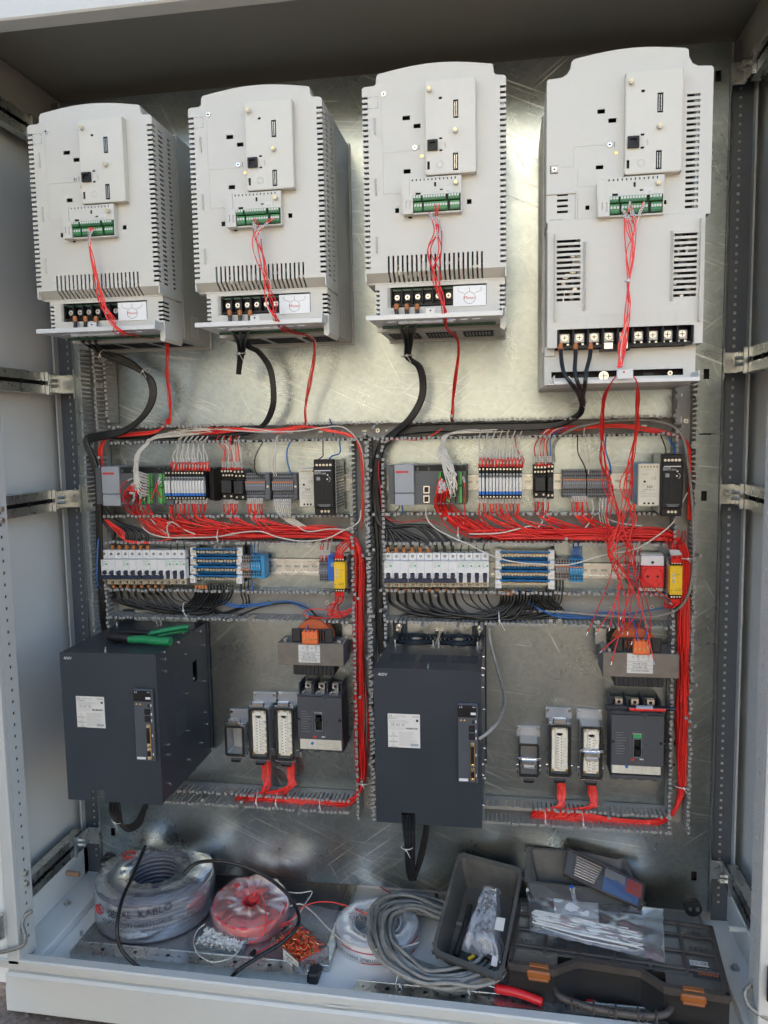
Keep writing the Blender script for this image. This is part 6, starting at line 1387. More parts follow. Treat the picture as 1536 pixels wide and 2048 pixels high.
# loops under the breakers
def loops(x0, step, n, yb, yl, xd, yd, dstep, side, r0=.0034):
    for i in range(n):
        thick = i < 9; r = r0 if thick else .0017; xb = x0 + step * i; xe = xd + dstep * i; yb2 = yl - (n - i) * .6 - (0 if thick else 12)
        dd = .035 + .0015 * (i % 5)
        wire([(xb, yb, .045), (xb + 1, yb + 14, .045), (xb + 6 + i * .3, yl - 32 + J(0, 5), dd), (xb + (xe - xb) * .18 + 6, yb2 - 8 + J(0, 3), dd), (xb + (xe - xb) * .5, yb2 + J(0, 4), dd), (xb + (xe - xb) * .8, yb2 - 2 + J(0, 4), dd), (xe - 8, yl - 26, dd), (xe, yd + 16, .042), (xe, yd, .040)], r, M['rubber'],
             f'black cable looping from the {side} breakers to the distribution block', 'cable', f'black loops under the {side} breakers', 'power_cable', 8, boots=([(0, M['copper'], .006, .0042)] if thick else ()) + ([(1, M['copper'], .009, .0042)] if i < 4 else []) if thick else ())
loops(213, 14.05, 12, 1170, 1226, 392, 1170, 6.6, 'left')
loops(778, 16.12, 13, 1177, 1240, 1003, 1182, 6.4, 'right')
cable_tie(P(372, 1218, .05), (1, 0, .15), .016, 'pale cable tie round the black loops under the left breakers', tail=.02)
cable_tie(P(999, 1238, .05), (1, 0, .1), .017, 'pale cable tie round the black loops under the right breakers', tail=.02)
for i in range(14):
    wire([(1040 + i * 5, 1183, .035), (1042 + i * 5, 1205, .035), (1052 + i * 5.5, 1225 + J(0, 4), .03), (1020 - i * 2, 1236 + J(0, 4), .02), (960 - i * 6, 1232 + J(0, 5), .02), (880 - i * 4, 1226 + J(0, 6), .02), (800, 1236 + J(0, 4), .02)], .0015 if i % 2 else .0028, M['rubber'], 'thin black wire fanning below the right distribution block', 'wire', 'thin black wires below the right distribution block', pool='mass of thin black wires below the right distribution block')
for i, (xx_, b) in enumerate(((1113, 1), (1120, 0), (1126, 1), (1096, 0))):
    wire([(xx_, 1160, .03), (xx_ - 2, 1190, .03), (1105 + i * 4, 1215, .03), (1075 - i * 10, 1238, .025), (1010 - i * 12, 1244, .02)], .0017, M['rubber'], 'thin black wire dropping from the warm grey terminals into the lower right duct', 'wire', 'thin black wires under the warm grey terminals')
for i in range(3): wire([(1107 + i * 3, 1118, .03), (1104 + i * 2, 1098, .03), (1100 + i * 2, 1078, .02)], .0016, M['rubber'], 'short thin black wire above the right distribution block corner', 'wire', 'short black wires above the right warm grey terminals')
for i in range(3):
    wire([(483 + i * 7, 1156, .03), (482 + i * 7, 1185, .03), (484 + i * 6, 1210, .025), (440 + i * 8, 1226, .02), (400 + i * 14, 1218, .02)], .0016, M['rubber'], 'thin black wire hanging from the left warm grey terminals', 'wire', 'thin black wires under the left warm grey terminals')
wire([(414, 1172, .03), (416, 1205, .03), (430, 1228, .03), (460, 1238, .03), (490, 1226, .03), (530, 1212, .03), (580, 1206, .03), (615, 1216, .03), (636, 1236, .04)], .0022, M['rubber'], 'long black wire sweeping right through the duct to the left transformer', 'wire')
wire([(490, 1110, .03), (488, 1098, .03), (494, 1084, .02)], .0022, M['rubber'], 'black wire entering the first left warm grey terminal from above', 'wire')
for i in range(3): wire([(340 + i * 14, 1103, .045), (341 + i * 14, 1092, .05), (337 + i * 14, 1080, .04)], .0014, M['rubber'], 'thin black wire entering a left single pole breaker', 'wire', 'thin black wires above the left single pole breakers', marks=())
for i in range(4): wire([(921 + i * 16.1, 1106, .045), (923 + i * 15, 1090, .045), (926 + i * 16 + i * 4, 1074, .03)], .0014, M['rubber'], 'thin black wire entering a right single pole breaker', 'wire', 'thin black wires above the right single pole breakers')
# blue wires
BW = [([(204, 1030, .03), (196, 1090, .06), (194, 1150, .07), (198, 1172, .06), (212, 1182, .03)], 'blue wire bowing out round the left end of the left breakers'),
      ([(582, 880, .05), (574, 900, .06), (575, 925, .06), (582, 948, .05)], 'blue wire dropping into the last grey terminal of the left row'),
      ([(678, 878, .05), (680, 905, .06), (664, 912, .08), (658, 920, .10)], 'blue wire kinked above the left black power supply'),
      ([(659, 838, .06), (664, 850, .05), (667, 872, .04)], 'blue wire end sticking out above the top duct'),
      ([(1211, 874, .05), (1211, 900, .06), (1220, 930, .06), (1222, 948, .05)], 'blue wire entering the last terminal of the right row'),
      ([(1338, 874, .05), (1342, 886, .06), (1348, 890, .07), (1349, 910, .10)], 'blue wire kinked above the right black power supply'),
      ([(242, 1046, .03), (252, 1054, .03), (262, 1048, .03)], 'short blue loop in the duct below the left controller'),
      ([(804, 1010, .06), (806, 1028, .05)], 'short blue wire under the right controller'),
      ([(503, 1160, .03), (505, 1185, .03)], 'single blue wire below the left blue terminals'),
      ([(430, 1196, .03), (470, 1210, .03), (530, 1206, .03), (580, 1203, .03), (618, 1216, .03), (634, 1240, .04), (630, 1262, .06)], 'long blue wire running to the left transformer plug, upper'),
      ([(430, 1202, .03), (470, 1214, .03), (530, 1210, .03), (580, 1207, .03), (610, 1219, .03), (626, 1240, .04), (616, 1252, .07), (611, 1266, .085)], 'long blue wire running to the left transformer plug, lower'),
      ([(1033, 1176, .035), (1060, 1210, .035), (1110, 1226, .03), (1170, 1228, .03), (1230, 1226, .025), (1265, 1244, .04), (1292, 1262, .09), (1287, 1284, .108)], 'long blue wire sagging from the right distribution block to the transformer'),
      ([(1060, 1176, .035), (1064, 1206, .035), (1110, 1232, .03), (1170, 1236, .03), (1240, 1230, .025), (1330, 1215, .03)], 'second long blue wire sagging below the right distribution block'),
      ([(1034, 1178, .035), (1070, 1214, .035), (1120, 1230, .03), (1180, 1232, .03), (1255, 1232, .03), (1270, 1252, .09), (1276, 1284, .108)], 'third blue wire sagging below the right distribution block'),
      ([(1306, 1182, .04), (1304, 1192, .03)], 'short teal wire below the red socket')]
for p_, l_ in BW: wire(p_, .0017, M['blue'], l_, 'wire')
for i in range(3): wire([(505 + i * 6, 1114, .03), (502 + i * 7, 1095, .035), (503 + i * 7, 1082, .02)], .0014, M['blue'], 'thin blue wire entering the left light blue terminals from above', 'wire', 'thin blue wires above the left light blue terminals')
for i in range(6): wire([(1142 + i * 4.5, 1119, .03), (1146 + i * 3.4, 1100, .035), (1148 + i * 3.0, 1082, .02)], .0013, M['blue'], 'thin blue wire entering the right light blue terminals from above', 'wire', 'thin blue wires above the right light blue terminals')
for p_, l_ in (([(528, 880, .05), (512, 910, .06), (509, 935, .06), (516, 950, .055), (527, 953, .05)], 'thin black wire curving into the grey terminals beside the left relay sockets'),
               ([(646, 880, .05), (646, 905, .08), (646, 912, .09), (638, 918, .11)], 'thin black wire above the left black power supply'),
               ([(1155, 874, .05), (1156, 905, .06), (1168, 930, .06), (1173, 948, .05)], 'thin black wire curving into the right grey terminals'),
               ([(1322, 872, .05), (1331, 896, .07), (1331, 908, .11)], 'thin black wire above the right black power supply'),
               ([(799, 1010, .06), (797, 1018, .06), (790, 1023, .05)], 'short black wire stub under the right controller')): wire(p_, .0013, M['rubber'], l_, 'wire')
# white wires
def whites(ends, path, label, group, r=.0012, **kw):
    for e in ends:
        wire([tuple(e)] + [(J(p[0], p[3] if len(p) > 3 else 2), J(p[1], p[3] if len(p) > 3 else 2), p[2]) for p in path], r, M['white'], label, 'wire', group, **kw)
for i in range(16):
    x, y = 297 - (i % 2) * 3, 950 + i * 2.8
    wire([(x, y, .096), (x - 12 - J(3, 2), y - 4 + J(0, 1), .112), (276 - (i % 5) * 2, 950 + i * 1.2 - 8, .115), (273 + J(0, 4), 925, .10), (278 + J(0, 4), 905, .085), (293 + J(0, 4), 888, .07), (306 + J(0, 5), 877, .055), (320 + i * 6, 868 + J(0, 4), .04), (400 + i * 6, 862 + J(0, 4), .03)], .0013, M['white'], 'white wire fanning out of the left controller terminals up into the top duct', 'wire', 'white wires fanning from the left controller')
cable_tie(P(274, 921, .105), (.1, 0, 1), .0065, 'white tie gathering the white fan over the left controller', tail=.003)
for i in range(18):
    x, y = 902 - (i % 2) * 4, 950 + i * 2.7
    wire([(x, y, .096), (x + 8 + J(0, 5), y - 6, .118), (898 + J(0, 13), 935 + J(0, 6), .115), (884 + J(0, 12), 905, .10), (886 + J(0, 3), 887, .08), (898 + J(0, 3), 868, .06), (930 + i * 4, 862 + J(0, 3), .04), (1000 + i * 5, 860 + J(0, 3), .03)], .0013, M['white'], 'white wire arching out of the right controller up into the top duct', 'wire', 'white wires arching from the right controller')
for side, xs_, yt, ytp, dx, ymid in (('left', [339.3 + 2.9, 345.0 + 2.9] + [352.8 + 5.85 * i + 2.9 for i in range(11)], 941, 880, 1.2, 912), ('right', [957.5 + 3.1, 964.2 + 3.1] + [972.0 + 6.56 * i + 3.2 for i in range(11)], 934, 866, 4.5, 905)):
    for i, x in enumerate(xs_):
        if i > 0 or side == 'right':
            xt = (x + (6 - i) * .8 + (4 if i % 2 else 0)) if side == 'left' else x - 3 + (7 if i % 2 else 0) - 2
            wire([(x, yt, .078), (x + J(0, 1), yt - 10, .082), (x - 1 + J(0, 1.5), ymid, .075), (xt - (1 if side == 'left' else -1) * 2, (ymid + ytp) / 2, .065), (xt + (0 if side == 'left' else 5), ytp + 2, .05), (xt + 12, ytp - 12, .03)], .0013, M['white'], f'white wire dropping from the top duct into the {side} slim relays', 'wire', f'white wires above the {side} slim relays', marks=(.30,))
        # red jumper with boot
        wire([(x - 1.5, yt + 1, .079), (x - 1.8, yt - 10, .083), (x + 1.0, yt - 17 + J(0, 1.5), .084), (x + 4.0, yt - 10, .083), (x + 4.2, yt + 1, .079)], .0011, M['red'], f'short red jumper arching between {side} slim relays', 'jumper', f'red jumpers on the {side} slim relays', 'jumper_wire', boots=[(0, M['ferr'], .008, .0024), (1, M['ferr'], .008, .0022)])
for e, p_, l_, g_ in (
    ((549, 952, .05), [(545, 935, .055), (549, 905, .06), (552, 878, .05), (560, 868, .03)], 'white wire dropping into the left white wire terminal group', 'white wires above the left terminal groups'),
    ((553, 952, .05), [(550, 935, .055), (551, 905, .06), (553, 878, .05), (562, 868, .03)], 'white wire dropping into the left white wire terminal group', 'white wires above the left terminal groups'),
    ((1177, 948, .05), [(1178, 925, .055), (1174, 900, .06), (1168, 866, .05), (1172, 848, .05)], 'white wire passing over the top duct to the right terminal groups', None),
    ((1216, 950, .05), [(1212, 930, .055), (1204, 905, .06), (1196, 875, .05)], 'white wire with printed marker above the right terminal groups', None)):
    wire([e] + p_, .0014, M['white'], l_, 'wire', g_, marks=(.25,) if e[0] > 1200 else ())
LW = [([(289, 997, .094), (282, 1015, .07), (278, 1030, .05), (290, 1060, .045), (320, 1073, .05), (355, 1076, .05)], 'white wire curling from the left controller into the middle left duct'),
      ([(338, 1074, .05), (334, 1055, .055), (342, 1044, .055), (355, 1050, .05), (370, 1060, .05), (390, 1068, .045)], 'white wire loop standing up in the middle left duct'),
      ([(350, 1076, .052), (430, 1074, .052), (475, 1066, .055), (520, 1063, .055), (555, 1074, .055), (600, 1082, .058), (650, 1078, .058), (685, 1062, .058), (716, 1045, .055), (722, 1020, .05)], 'long white wire waving across the left red bundle'),
      ([(570, 1034, .05), (590, 1048, .05), (615, 1063, .053), (660, 1058, .053), (700, 1060, .05)], 'white wire sloping into the left red bundle from the terminals'),
      ([(852, 1014, .07), (853, 1035, .06), (870, 1056, .06), (905, 1075, .065), (940, 1090, .07), (985, 1112, .075), (1030, 1124, .075), (1080, 1128, .075), (1140, 1129, .075), (1200, 1112, .075), (1270, 1098, .07), (1310, 1075, .065), (1345, 1046, .06), (1362, 1010, .05), (1375, 985, .045)], 'long white wire sagging from the right controller across the distribution block'),
      ([(938, 1068, .05), (1000, 1066, .052), (1060, 1052, .052), (1075, 1055, .05), (1088, 1035, .05), (1090, 1000, .05)], 'white wire looping up to the right relay sockets'),
      ([(1184, 998, .05), (1186, 1030, .05), (1170, 1056, .05), (1150, 1066, .045)], 'white wire below the right terminal groups bending left'),
      ([(1204, 998, .05), (1208, 1030, .05), (1235, 1045, .05), (1285, 1052, .05)], 'white wire below the right terminal groups bending right'),
      ([(430, 858, .05), (520, 864, .052), (600, 862, .052), (640, 856, .055), (680, 853, .055), (705, 868, .055), (722, 895, .05), (727, 930, .04), (728, 1000, .035)], 'long white wire arching over the top duct into the middle duct'),
      ([(440, 858, .045), (490, 856, .05), (540, 862, .05), (585, 866, .045)], 'white wire lying in the top duct above the left relay sockets')]
for p_, l_ in LW: wire(p_, .0016, M['white'], l_, 'wire', k=7)
for i in range(10): wire([(340 + J(0, 10), 866 + J(0, 4), .03), (370 + J(0, 10), 858 + J(0, 5), .045), (405 + J(0, 8), 856 + J(0, 6), .05), (430 + J(0, 8), 862 + J(0, 7), .04)], .0013, M['white'], 'white wire bunched in the top duct over the left slim relays', 'wire', 'white wires bunched in the top duct', pool='bunch of white wires in the top duct over the left slim relays')
for i in range(8): wire([(549 + i * 4.4, 998, .045), (551 + i * 4.2, 1015, .05), (562 + i * 3.2, 1034, .05), (590 + i * 3, 1052, .045), (625, 1060 + J(0, 4), .04)], .0013, M['white'], 'white wire leaving the left terminal groups downwards', 'wire', 'white wires below the left terminal groups', marks=(.13,))
for i in range(4): wire([(1200 + i * 6, 996, .045), (1200 + i * 6, 1012, .05), (1199 + i * 5, 1034, .05), (1205 + i * 6, 1058, .04)], .0013, M['white'], 'white wire leaving the right terminal groups downwards', 'wire', 'white wires below the right terminal groups', marks=(.25,))
# red wires : relay outputs into the long bundles and on to the plug housings
def red_run(side):
    L_ = side == 'left'
    if L_:
        src = [[(342 + 5.9 * i, 998, .078)] for i in range(13)] + [[(450 + 5 * i, 998, .045)] for i in range(6)] + [[(496 + 4 * i, 998, .045)] for i in range(8)]
        src += [[(281 - (i % 6) * 3, 955 + i * 4.2, .100), (250 + (i % 7) * 6, 985 + J(0, 8), .105)] for i in range(14)]
        yb, xd, y2, xe = 1064, 716, 1590, 716
    else:
        src = [[(960 + 6.6 * i, 997, .078)] for i in range(13)] + [[(1072 + 4 * i, 994, .045)] for i in range(7)] + [[(1146 + 4.3 * i, 994, .045)] for i in range(7)]
        src += [[(880 + (i % 5) * 2, 955 + i * 1.6, .105), (873 + (i % 6) * 5, 985 + J(0, 6), .110)] for i in range(22)]
        yb, xd, y2, xe = 1068, 1368, 1600, 1366
    n = len(src)
    for i, s_ in enumerate(src):
        px, py, d_ = s_[-1]; lane = rnd.uniform(-1, 1); f = rnd.random(); lane2 = rnd.uniform(-1, 1)
        pts = list(s_)
        dd = .030 + .022 * f
        if len(s_) == 1: pts.append((px + J(0, 3), py + 20 + J(0, 3), d_ * .9))
        bx_ = px + 30 + 70 * rnd.random(); pts.append((px + 6 + J(0, 6), py + (40 if len(s_) == 1 else 36), .06)); pts.append((min(bx_, xd - 40), yb + lane * 9 - 2, dd))
        x = bx_ + 60
        while x < xd - 45: pts.append((x, yb + lane * 11 + J(0, 3.0), dd + J(0, .004))); x += 70
        pts += [(xd - 22 + lane2 * 6, yb + 8 + lane * 7, dd), (xd + lane2 * 10, yb + 42 + J(0, 6), dd), (xd + 1 + lane2 * 10, yb + 120, dd)]
        full = i % 5 != 4
        if full:
            for yy in ((1250, 1340, 1430, 1520) if L_ else (1250, 1340, 1430, 1520)): pts.append((xd + (yy - 1200) * (.018 if L_ else -.012) + lane2 * (9 + J(0, 2)) + J(0, 3), yy + J(0, 10), dd + J(0, .005)))
            lane3 = rnd.uniform(-1, 1); xb_ = xd + (5 if L_ else -6)
            if L_:
                hx = 533 if i % 2 else 582; loopx = rnd.uniform(470, 505) if i % 2 else rnd.uniform(505, 560)
                pts += [(xb_ + lane2 * 7, 1572, dd), (xb_ - 18, 1602 + lane3 * 6, dd), (660, 1606 + lane3 * 7, .03), (600, 1603 + lane3 * 7, .03), (loopx + 25, 1596 + lane3 * 8, .032), (loopx, 1598 + lane3 * 8, .032), (loopx + 14, 1588 + lane3 * 4, .04)] + ([(hx - 12, 1588, .045)] if loopx < 510 else []) + [(hx + J(0, 8), 1572, .045), (hx + J(0, 9), 1550, .035), (hx - 2 + J(0, 9), 1517, .03)]
            else:
                hx = 1122 if i % 2 else 1186; loopx = rnd.uniform(1055, 1085) if i % 2 else rnd.uniform(1090, 1160)
                pts += [(xb_ + lane2 * 7, 1585, dd), (xb_ - 20, 1630 + lane3 * 6, dd), (1300, 1646 + lane3 * 6, .03), (1230, 1643 + lane3 * 7, .03), (loopx + 25, 1632 + lane3 * 7, .032), (loopx, 1630 + lane3 * 7, .032), (loopx + 14, 1622 + lane3 * 4, .04)] + [(hx + J(0, 9), 1612, .045), (hx + J(0, 9), 1590, .035), (hx - 2 + J(0, 9), 1552, .03)]
            # the long tail as the same wire
        mk = (.012,) if len(s_) == 1 and full else (.03,) if len(s_) == 1 else (.02,)
        wire(pts, .0015, M['red'], f'thin red control wire bundled from the {side} relays round to the {side} plug housings', 'wire', f'red wires bundled through the {side} ducts', n=5, k=4, marks=mk, pool=None if len(s_) == 1 or i % 3 else f'mass of red wires hanging from the {side} controller')
red_run('left'); red_run('right')
# fill of the bundles: ends in the duct only
for side, x0, x1, yb, n in (('left', 300, 712, 1064, 22), ('right', 905, 1362, 1068, 26)):
    for i in range(n):
        ln = rnd.uniform(-1, 1); dd = rnd.uniform(.014, .04); a = x0 + rnd.uniform(0, 60); pts = [(a, yb - 26 + J(0, 6), .05), (a + 40, yb + ln * 10, dd)]; x = a + 110
        while x < x1 - 40: pts.append((x, yb + ln * 12 + J(0, 4), dd)); x += 80
        xe = x1 + 6 + J(0, 9); pts += [(x1 - 14, yb + 10 + ln * 6, dd), (xe, yb + 50, dd), (xe + 2, 1180, dd), (xe + J(0, 5), 1300, dd), (xe + (6 if side == 'left' else -3) + J(0, 6), 1430, dd), (xe + (5 if side == 'left' else -5), 1540 + J(0, 30), dd)]
        wire(pts, .0014, M['white' if i % 11 == 5 else 'red'], f'{"white" if i % 11 == 5 else "red"} wire lying deep in the {side} middle and vertical ducts', 'wire', f'{"white" if i % 11 == 5 else "red"} wires deep in the {side} ducts', n=5, k=4, pool=f'mass of red wires lying deep in the {side} ducts')
for px, py, ax_, l_ in ((1320+52, 1115, (0, 0, 1), 'upper tie round the red bundle at the right edge'), (1364, 1569, (0, 0, 1), 'lower tie round the red bundle at the right edge'), (728, 1562, (0, 0, 1), 'tie round the red bundle in the middle duct near its foot'), (440, 1073, (1, 0, 0), 'tie round the red bundle in the left middle duct'), (917, 1068, (1, 0, 0), 'tie round the red bundle in the right middle duct'), (517, 1598, (1, 0, 0), 'left tie on the red loops under the left plug housings'), (556, 1600, (1, 0, 0), 'second tie on the red loops under the left plug housings'), (643, 1606, (1, 0, 0), 'tie on the red bundle left of the middle corner'), (1090, 1634, (1, 0, 0), 'left tie on the red loops under the right plug housings'), (1165, 1640, (1, 0, 0), 'second tie on the red loops under the right plug housings')):
    cable_tie(P(px, py, .04), ax_, .019, l_, tail=.008)
# red wires in the duct round the left controller and along the top duct
for i in range(5): wire([(332 + i * 1.5, 838, .05), (330, 852, .045), (305, 862 + i * 1.3, .045), (260, 866 + i * 1.5, .045), (222, 872 + i, .045), (203 + i * 1.6, 885, .05), (197 + i * 1.8, 905, .05), (198 + i * 1.8, 935, .045), (200 + i, 1005, .045), (204 + i, 1030, .045), (215 + i * 2, 1046, .05), (232 + i * 4, 1064, .055), (252, 1080 + i * .7, .06), (300, 1084 + i * .5, .055), (350, 1076, .045)], .0013, M['red'], 'red wire skirting the left controller from the top duct', 'wire', 'red wires skirting the left controller')
for i in range(9): wire([(345 + i * 8, 870, .03), (410 + i * 5, 862 + J(0, 5), .045), (480, 858 + J(0, 6), .05), (560, 862 + J(0, 5), .048), (610 + J(0, 8), 852 + J(0, 2), .05), (660, 862 + J(0, 3), .05), (700, 871 + J(0, 3), .05), (718 + J(0, 3), 890, .045), (724 + J(0, 3), 940, .04), (726 + J(0, 3), 1010, .035), (722, 1060, .035)], .0013, M['red'], 'red wire lying in the top duct above the left terminals', 'wire', 'red wires in the top duct, left half', pool='mass of red wires in the left half of the top duct')
for i in range(9): wire([(1090 + i * 6, 862 + J(0, 4), .04), (1150, 856 + J(0, 6), .045), (1230, 852 + J(0, 5), .05), (1300, 860 + J(0, 5), .05), (1350, 870 + J(0, 3), .05), (1374 + J(0, 4), 890, .045), (1380 + J(0, 4), 950, .04), (1378 + J(0, 4), 1040, .035)], .0013, M['red'], 'red wire lying in the top duct above the right terminals', 'wire', 'red wires in the top duct, right half', pool='mass of red wires in the right half of the top duct')
for p_, l_ in (([(768, 885, .05), (790, 878, .055), (835, 880, .055), (865, 870, .055), (884, 857, .05)], 'red wire waving over the duct above the right controller'),
               ([(764, 890, .045), (757, 935, .045), (762, 990, .045), (768, 1030, .05), (800, 1044, .055), (850, 1040, .055), (880, 1050, .05)], 'red wire skirting the right controller on its left'),
               ([(1030, 873, .05), (1034, 900, .06), (1048, 920, .07), (1042, 933, .07)], 'red wire looping beside the last right slim relay'),
               ([(926, 952, .098), (931, 980, .10), (929, 1010, .08), (932, 1040, .06), (945, 1055, .05)], 'red wire hanging from the rightmost green comb of the right controller'),
               ([(319, 957, .098), (310, 980, .11), (300, 1005, .09), (290, 1025, .07)], 'red wire crossing the left controller from its second green comb'),
               ([(320, 965, .098), (312, 978, .11), (330, 1005, .08), (345, 1012, .06)], 'red wire crossing rightward below the left controller comb'),
               ([(262, 958, .09), (246, 968, .10), (242, 985, .10), (255, 1010, .09)], 'red wire arching left over the left controller processor')):
    wire(p_, .0013, M['red'], l_, 'wire', marks=(.1,) if 'controller' in l_ else ())
for i in range(9): x = 447 + i * 4.6; wire([(x, 942, .052), (x - 1 + J(0, 1), 925, .06), (x - 2 + J(0, 4), 900, .06), (x - 6 + J(0, 8), 880, .05), (x, 866, .03)], .0013, M['white' if i % 3 == 2 else 'red'], ('white' if i % 3 == 2 else 'red') + ' wire dropping into the left relay sockets', 'wire', ('white' if i % 3 == 2 else 'red') + ' wires above the left relay sockets', marks=(.22,), boots=[(0, M['ferr'], .007, .002)])
for i in range(7): x = 1072 + i * 5; wire([(x, 934, .052), (x + J(0, 1), 918, .06), (x - 1 + J(0, 3), 895, .06), (x + 6 - i, 876, .05), (x + 22, 858, .045), (x + 60, 852, .04)], .0013, M['white' if i % 3 == 1 else 'blue' if i == 6 else 'red'], ('white' if i % 3 == 1 else 'blue' if i == 6 else 'red') + ' wire bending into the right relay sockets', 'wire', ('white' if i % 3 == 1 else 'blue' if i == 6 else 'red') + ' wires above the right relay sockets', marks=(.22,), boots=[(0, M['ferr'], .007, .002)])
# wires at the safety relays and terminals beside them
for i in range(5): x = 640 + i * 4.5; wire([(x, 1122, .045), (x, 1105, .05), (x + 3, 1088, .05), (x + 8, 1074, .04)], .0012, M['white' if i in (2, 4) else 'red'], 'wire with printed marker above the small terminals, left yellow relay', 'wire', 'marked wires by the left yellow relay', marks=(.35,))
for i in range(6): x = 671 + i * 3; wire([(x, 1117, .086), (x + 1, 1103, .09), (x + 5 + i * 2, 1090 + J(0, 3), .07), (700, 1080 + i * 3, .055), (714, 1100 + i * 6, .045)], .0013, M['red'], 'red wire curling over the left yellow relay into the middle duct', 'wire', 'red wires over the left yellow relay', boots=[(0, M['ferr'], .008, .002)])
for i in range(6): x = 671 + i * 3; wire([(x, 1184, .086), (x, 1198 + J(0, 4), .08), (665 + J(0, 12), 1215, .06), (655 + i * 6, 1232 + J(0, 5), .05), (700, 1222 + J(0, 6), .045), (716, 1200, .04)], .0013, M['red'], 'red wire curling below the left yellow relay', 'wire', 'red wires below the left yellow relay', boots=[(0, M['ferr'], .008, .002)])
wire([(700, 1224, .05), (655, 1236, .055), (612, 1232, .06), (610, 1222, .06), (640, 1218, .06), (690, 1226, .05)], .0012, M['red'], 'red loop lying over the duct edge above the left transformer', 'wire')
for i in range(5): x = 1261 + i * 4.2; wire([(x, 1131, .045), (x, 1117, .05), (x + 2, 1100, .055), (x + 6, 1080, .045)], .0012, M['white' if i in (1, 3) else 'red'], 'wire with printed marker above the small terminals by the red socket', 'wire', 'marked wires by the red socket', marks=(.35,))
for i in range(6): x = 1344 + i * 3.4; wire([(x, 1125, .094), (x - 1, 1108, .10), (x - 10 + J(0, 3), 1094, .08), (1330 + i * 8, 1076 + J(0, 4), .055), (1340 + i * 6, 1062, .04)], .0014, M['red'], 'red wire bending over the right yellow relay', 'wire', 'red wires over the right yellow relay', boots=[(0, M['ferr'], .010, .0024)], marks=(.3,))
for i in range(5): x = 1344 + i * 3.6; wire([(x, 1198, .094), (x - 2, 1208, .09), (x - 14 + J(0, 4), 1216, .08), (1330 + J(0, 4), 1206, .07)], .0013, M['red'], 'red wire bending under the right yellow relay', 'wire', 'red wires under the right yellow relay', boots=[(0, M['ferr'], .008, .002)])
# control wires of the inverters
def inv_wires(n, src, path, label, group, whites_=()):
    for i in range(n):
        s_ = src[i % len(src)]
        pts = [s_] + [(J(p[0], p[3]), J(p[1], 2), p[2]) for p in path]
        wire(pts, .00105, M['white' if i in whites_ else 'red'], label if i not in whites_ else label.replace('red', 'white'), 'wire', group if i not in whites_ else group.replace('red', 'white'), marks=(.045 + .022 * (i % 4),), k=6)
inv_wires(6, [(176, 455, .293), (179, 457, .293), (182, 455, .293), (185, 456, .293), (188, 455, .293)], [(179, 480, .297, 3), (184, 515, .295, 5), (193, 560, .29, 6), (205, 600, .285, 9), (222, 638, .288, 13), (240, 665, .285, 14), (275, 674, .19, 16), (330, 684, .12, 4), (334, 740, .09, 3), (339, 800, .065, 3), (340, 842, .05, 3), (325, 856, .04, 5)], 'thin red control wire from the leftmost inverter down to the top duct', 'red control wires of the leftmost inverter')
inv_wires(6, [(508, 437, .293), (511, 437, .293), (514, 438, .293), (541, 436, .293), (547, 437, .293), (550, 436, .293)], [(516, 470, .297, 10), (524, 520, .295, 13), (533, 570, .29, 14), (540, 605, .285, 12), (552, 640, .288, 10), (572, 662, .22, 12), (626, 676, .13, 3), (628, 720, .10, 3), (619, 770, .08, 4), (611, 815, .06, 2), (611, 848, .05, 2), (600, 858, .04, 10)], 'thin red control wire from the second inverter down to the top duct', 'red control wires of the second inverter', (4,))
inv_wires(6, [(858, 424, .293), (870, 409, .293), (873, 424, .293), (877, 409, .293)], [(870, 460, .297, 14), (870, 500, .297, 15), (875, 545, .293, 12), (882, 590, .288, 8), (888, 622, .287, 5), (893, 655, .24, 4), (912, 675, .14, 4), (917, 700, .11, 2), (908, 770, .07, 4), (905, 825, .05, 3), (903, 838, .045, 3)], 'thin red control wire from the third inverter down to the top duct', 'red control wires of the third inverter')
inv_wires(9, [(1245, 420, .293), (1250, 421, .293), (1260, 405, .293), (1287, 403, .293), (1261, 421, .293), (1289, 404, .293)], [(1262, 455, .297, 14), (1260, 500, .30, 9), (1256, 562, .30, 3), (1252, 620, .31, 9), (1245, 690, .315, 9), (1240, 735, .325, 6)], 'thin red control wire hanging in front of the largest inverter', 'red control wires of the largest inverter', (5,))
cable_tie(P(1256, 562, .30), (0, 0, 1), .005, 'thin tie gathering the red wires in front of the largest inverter', tail=.004)
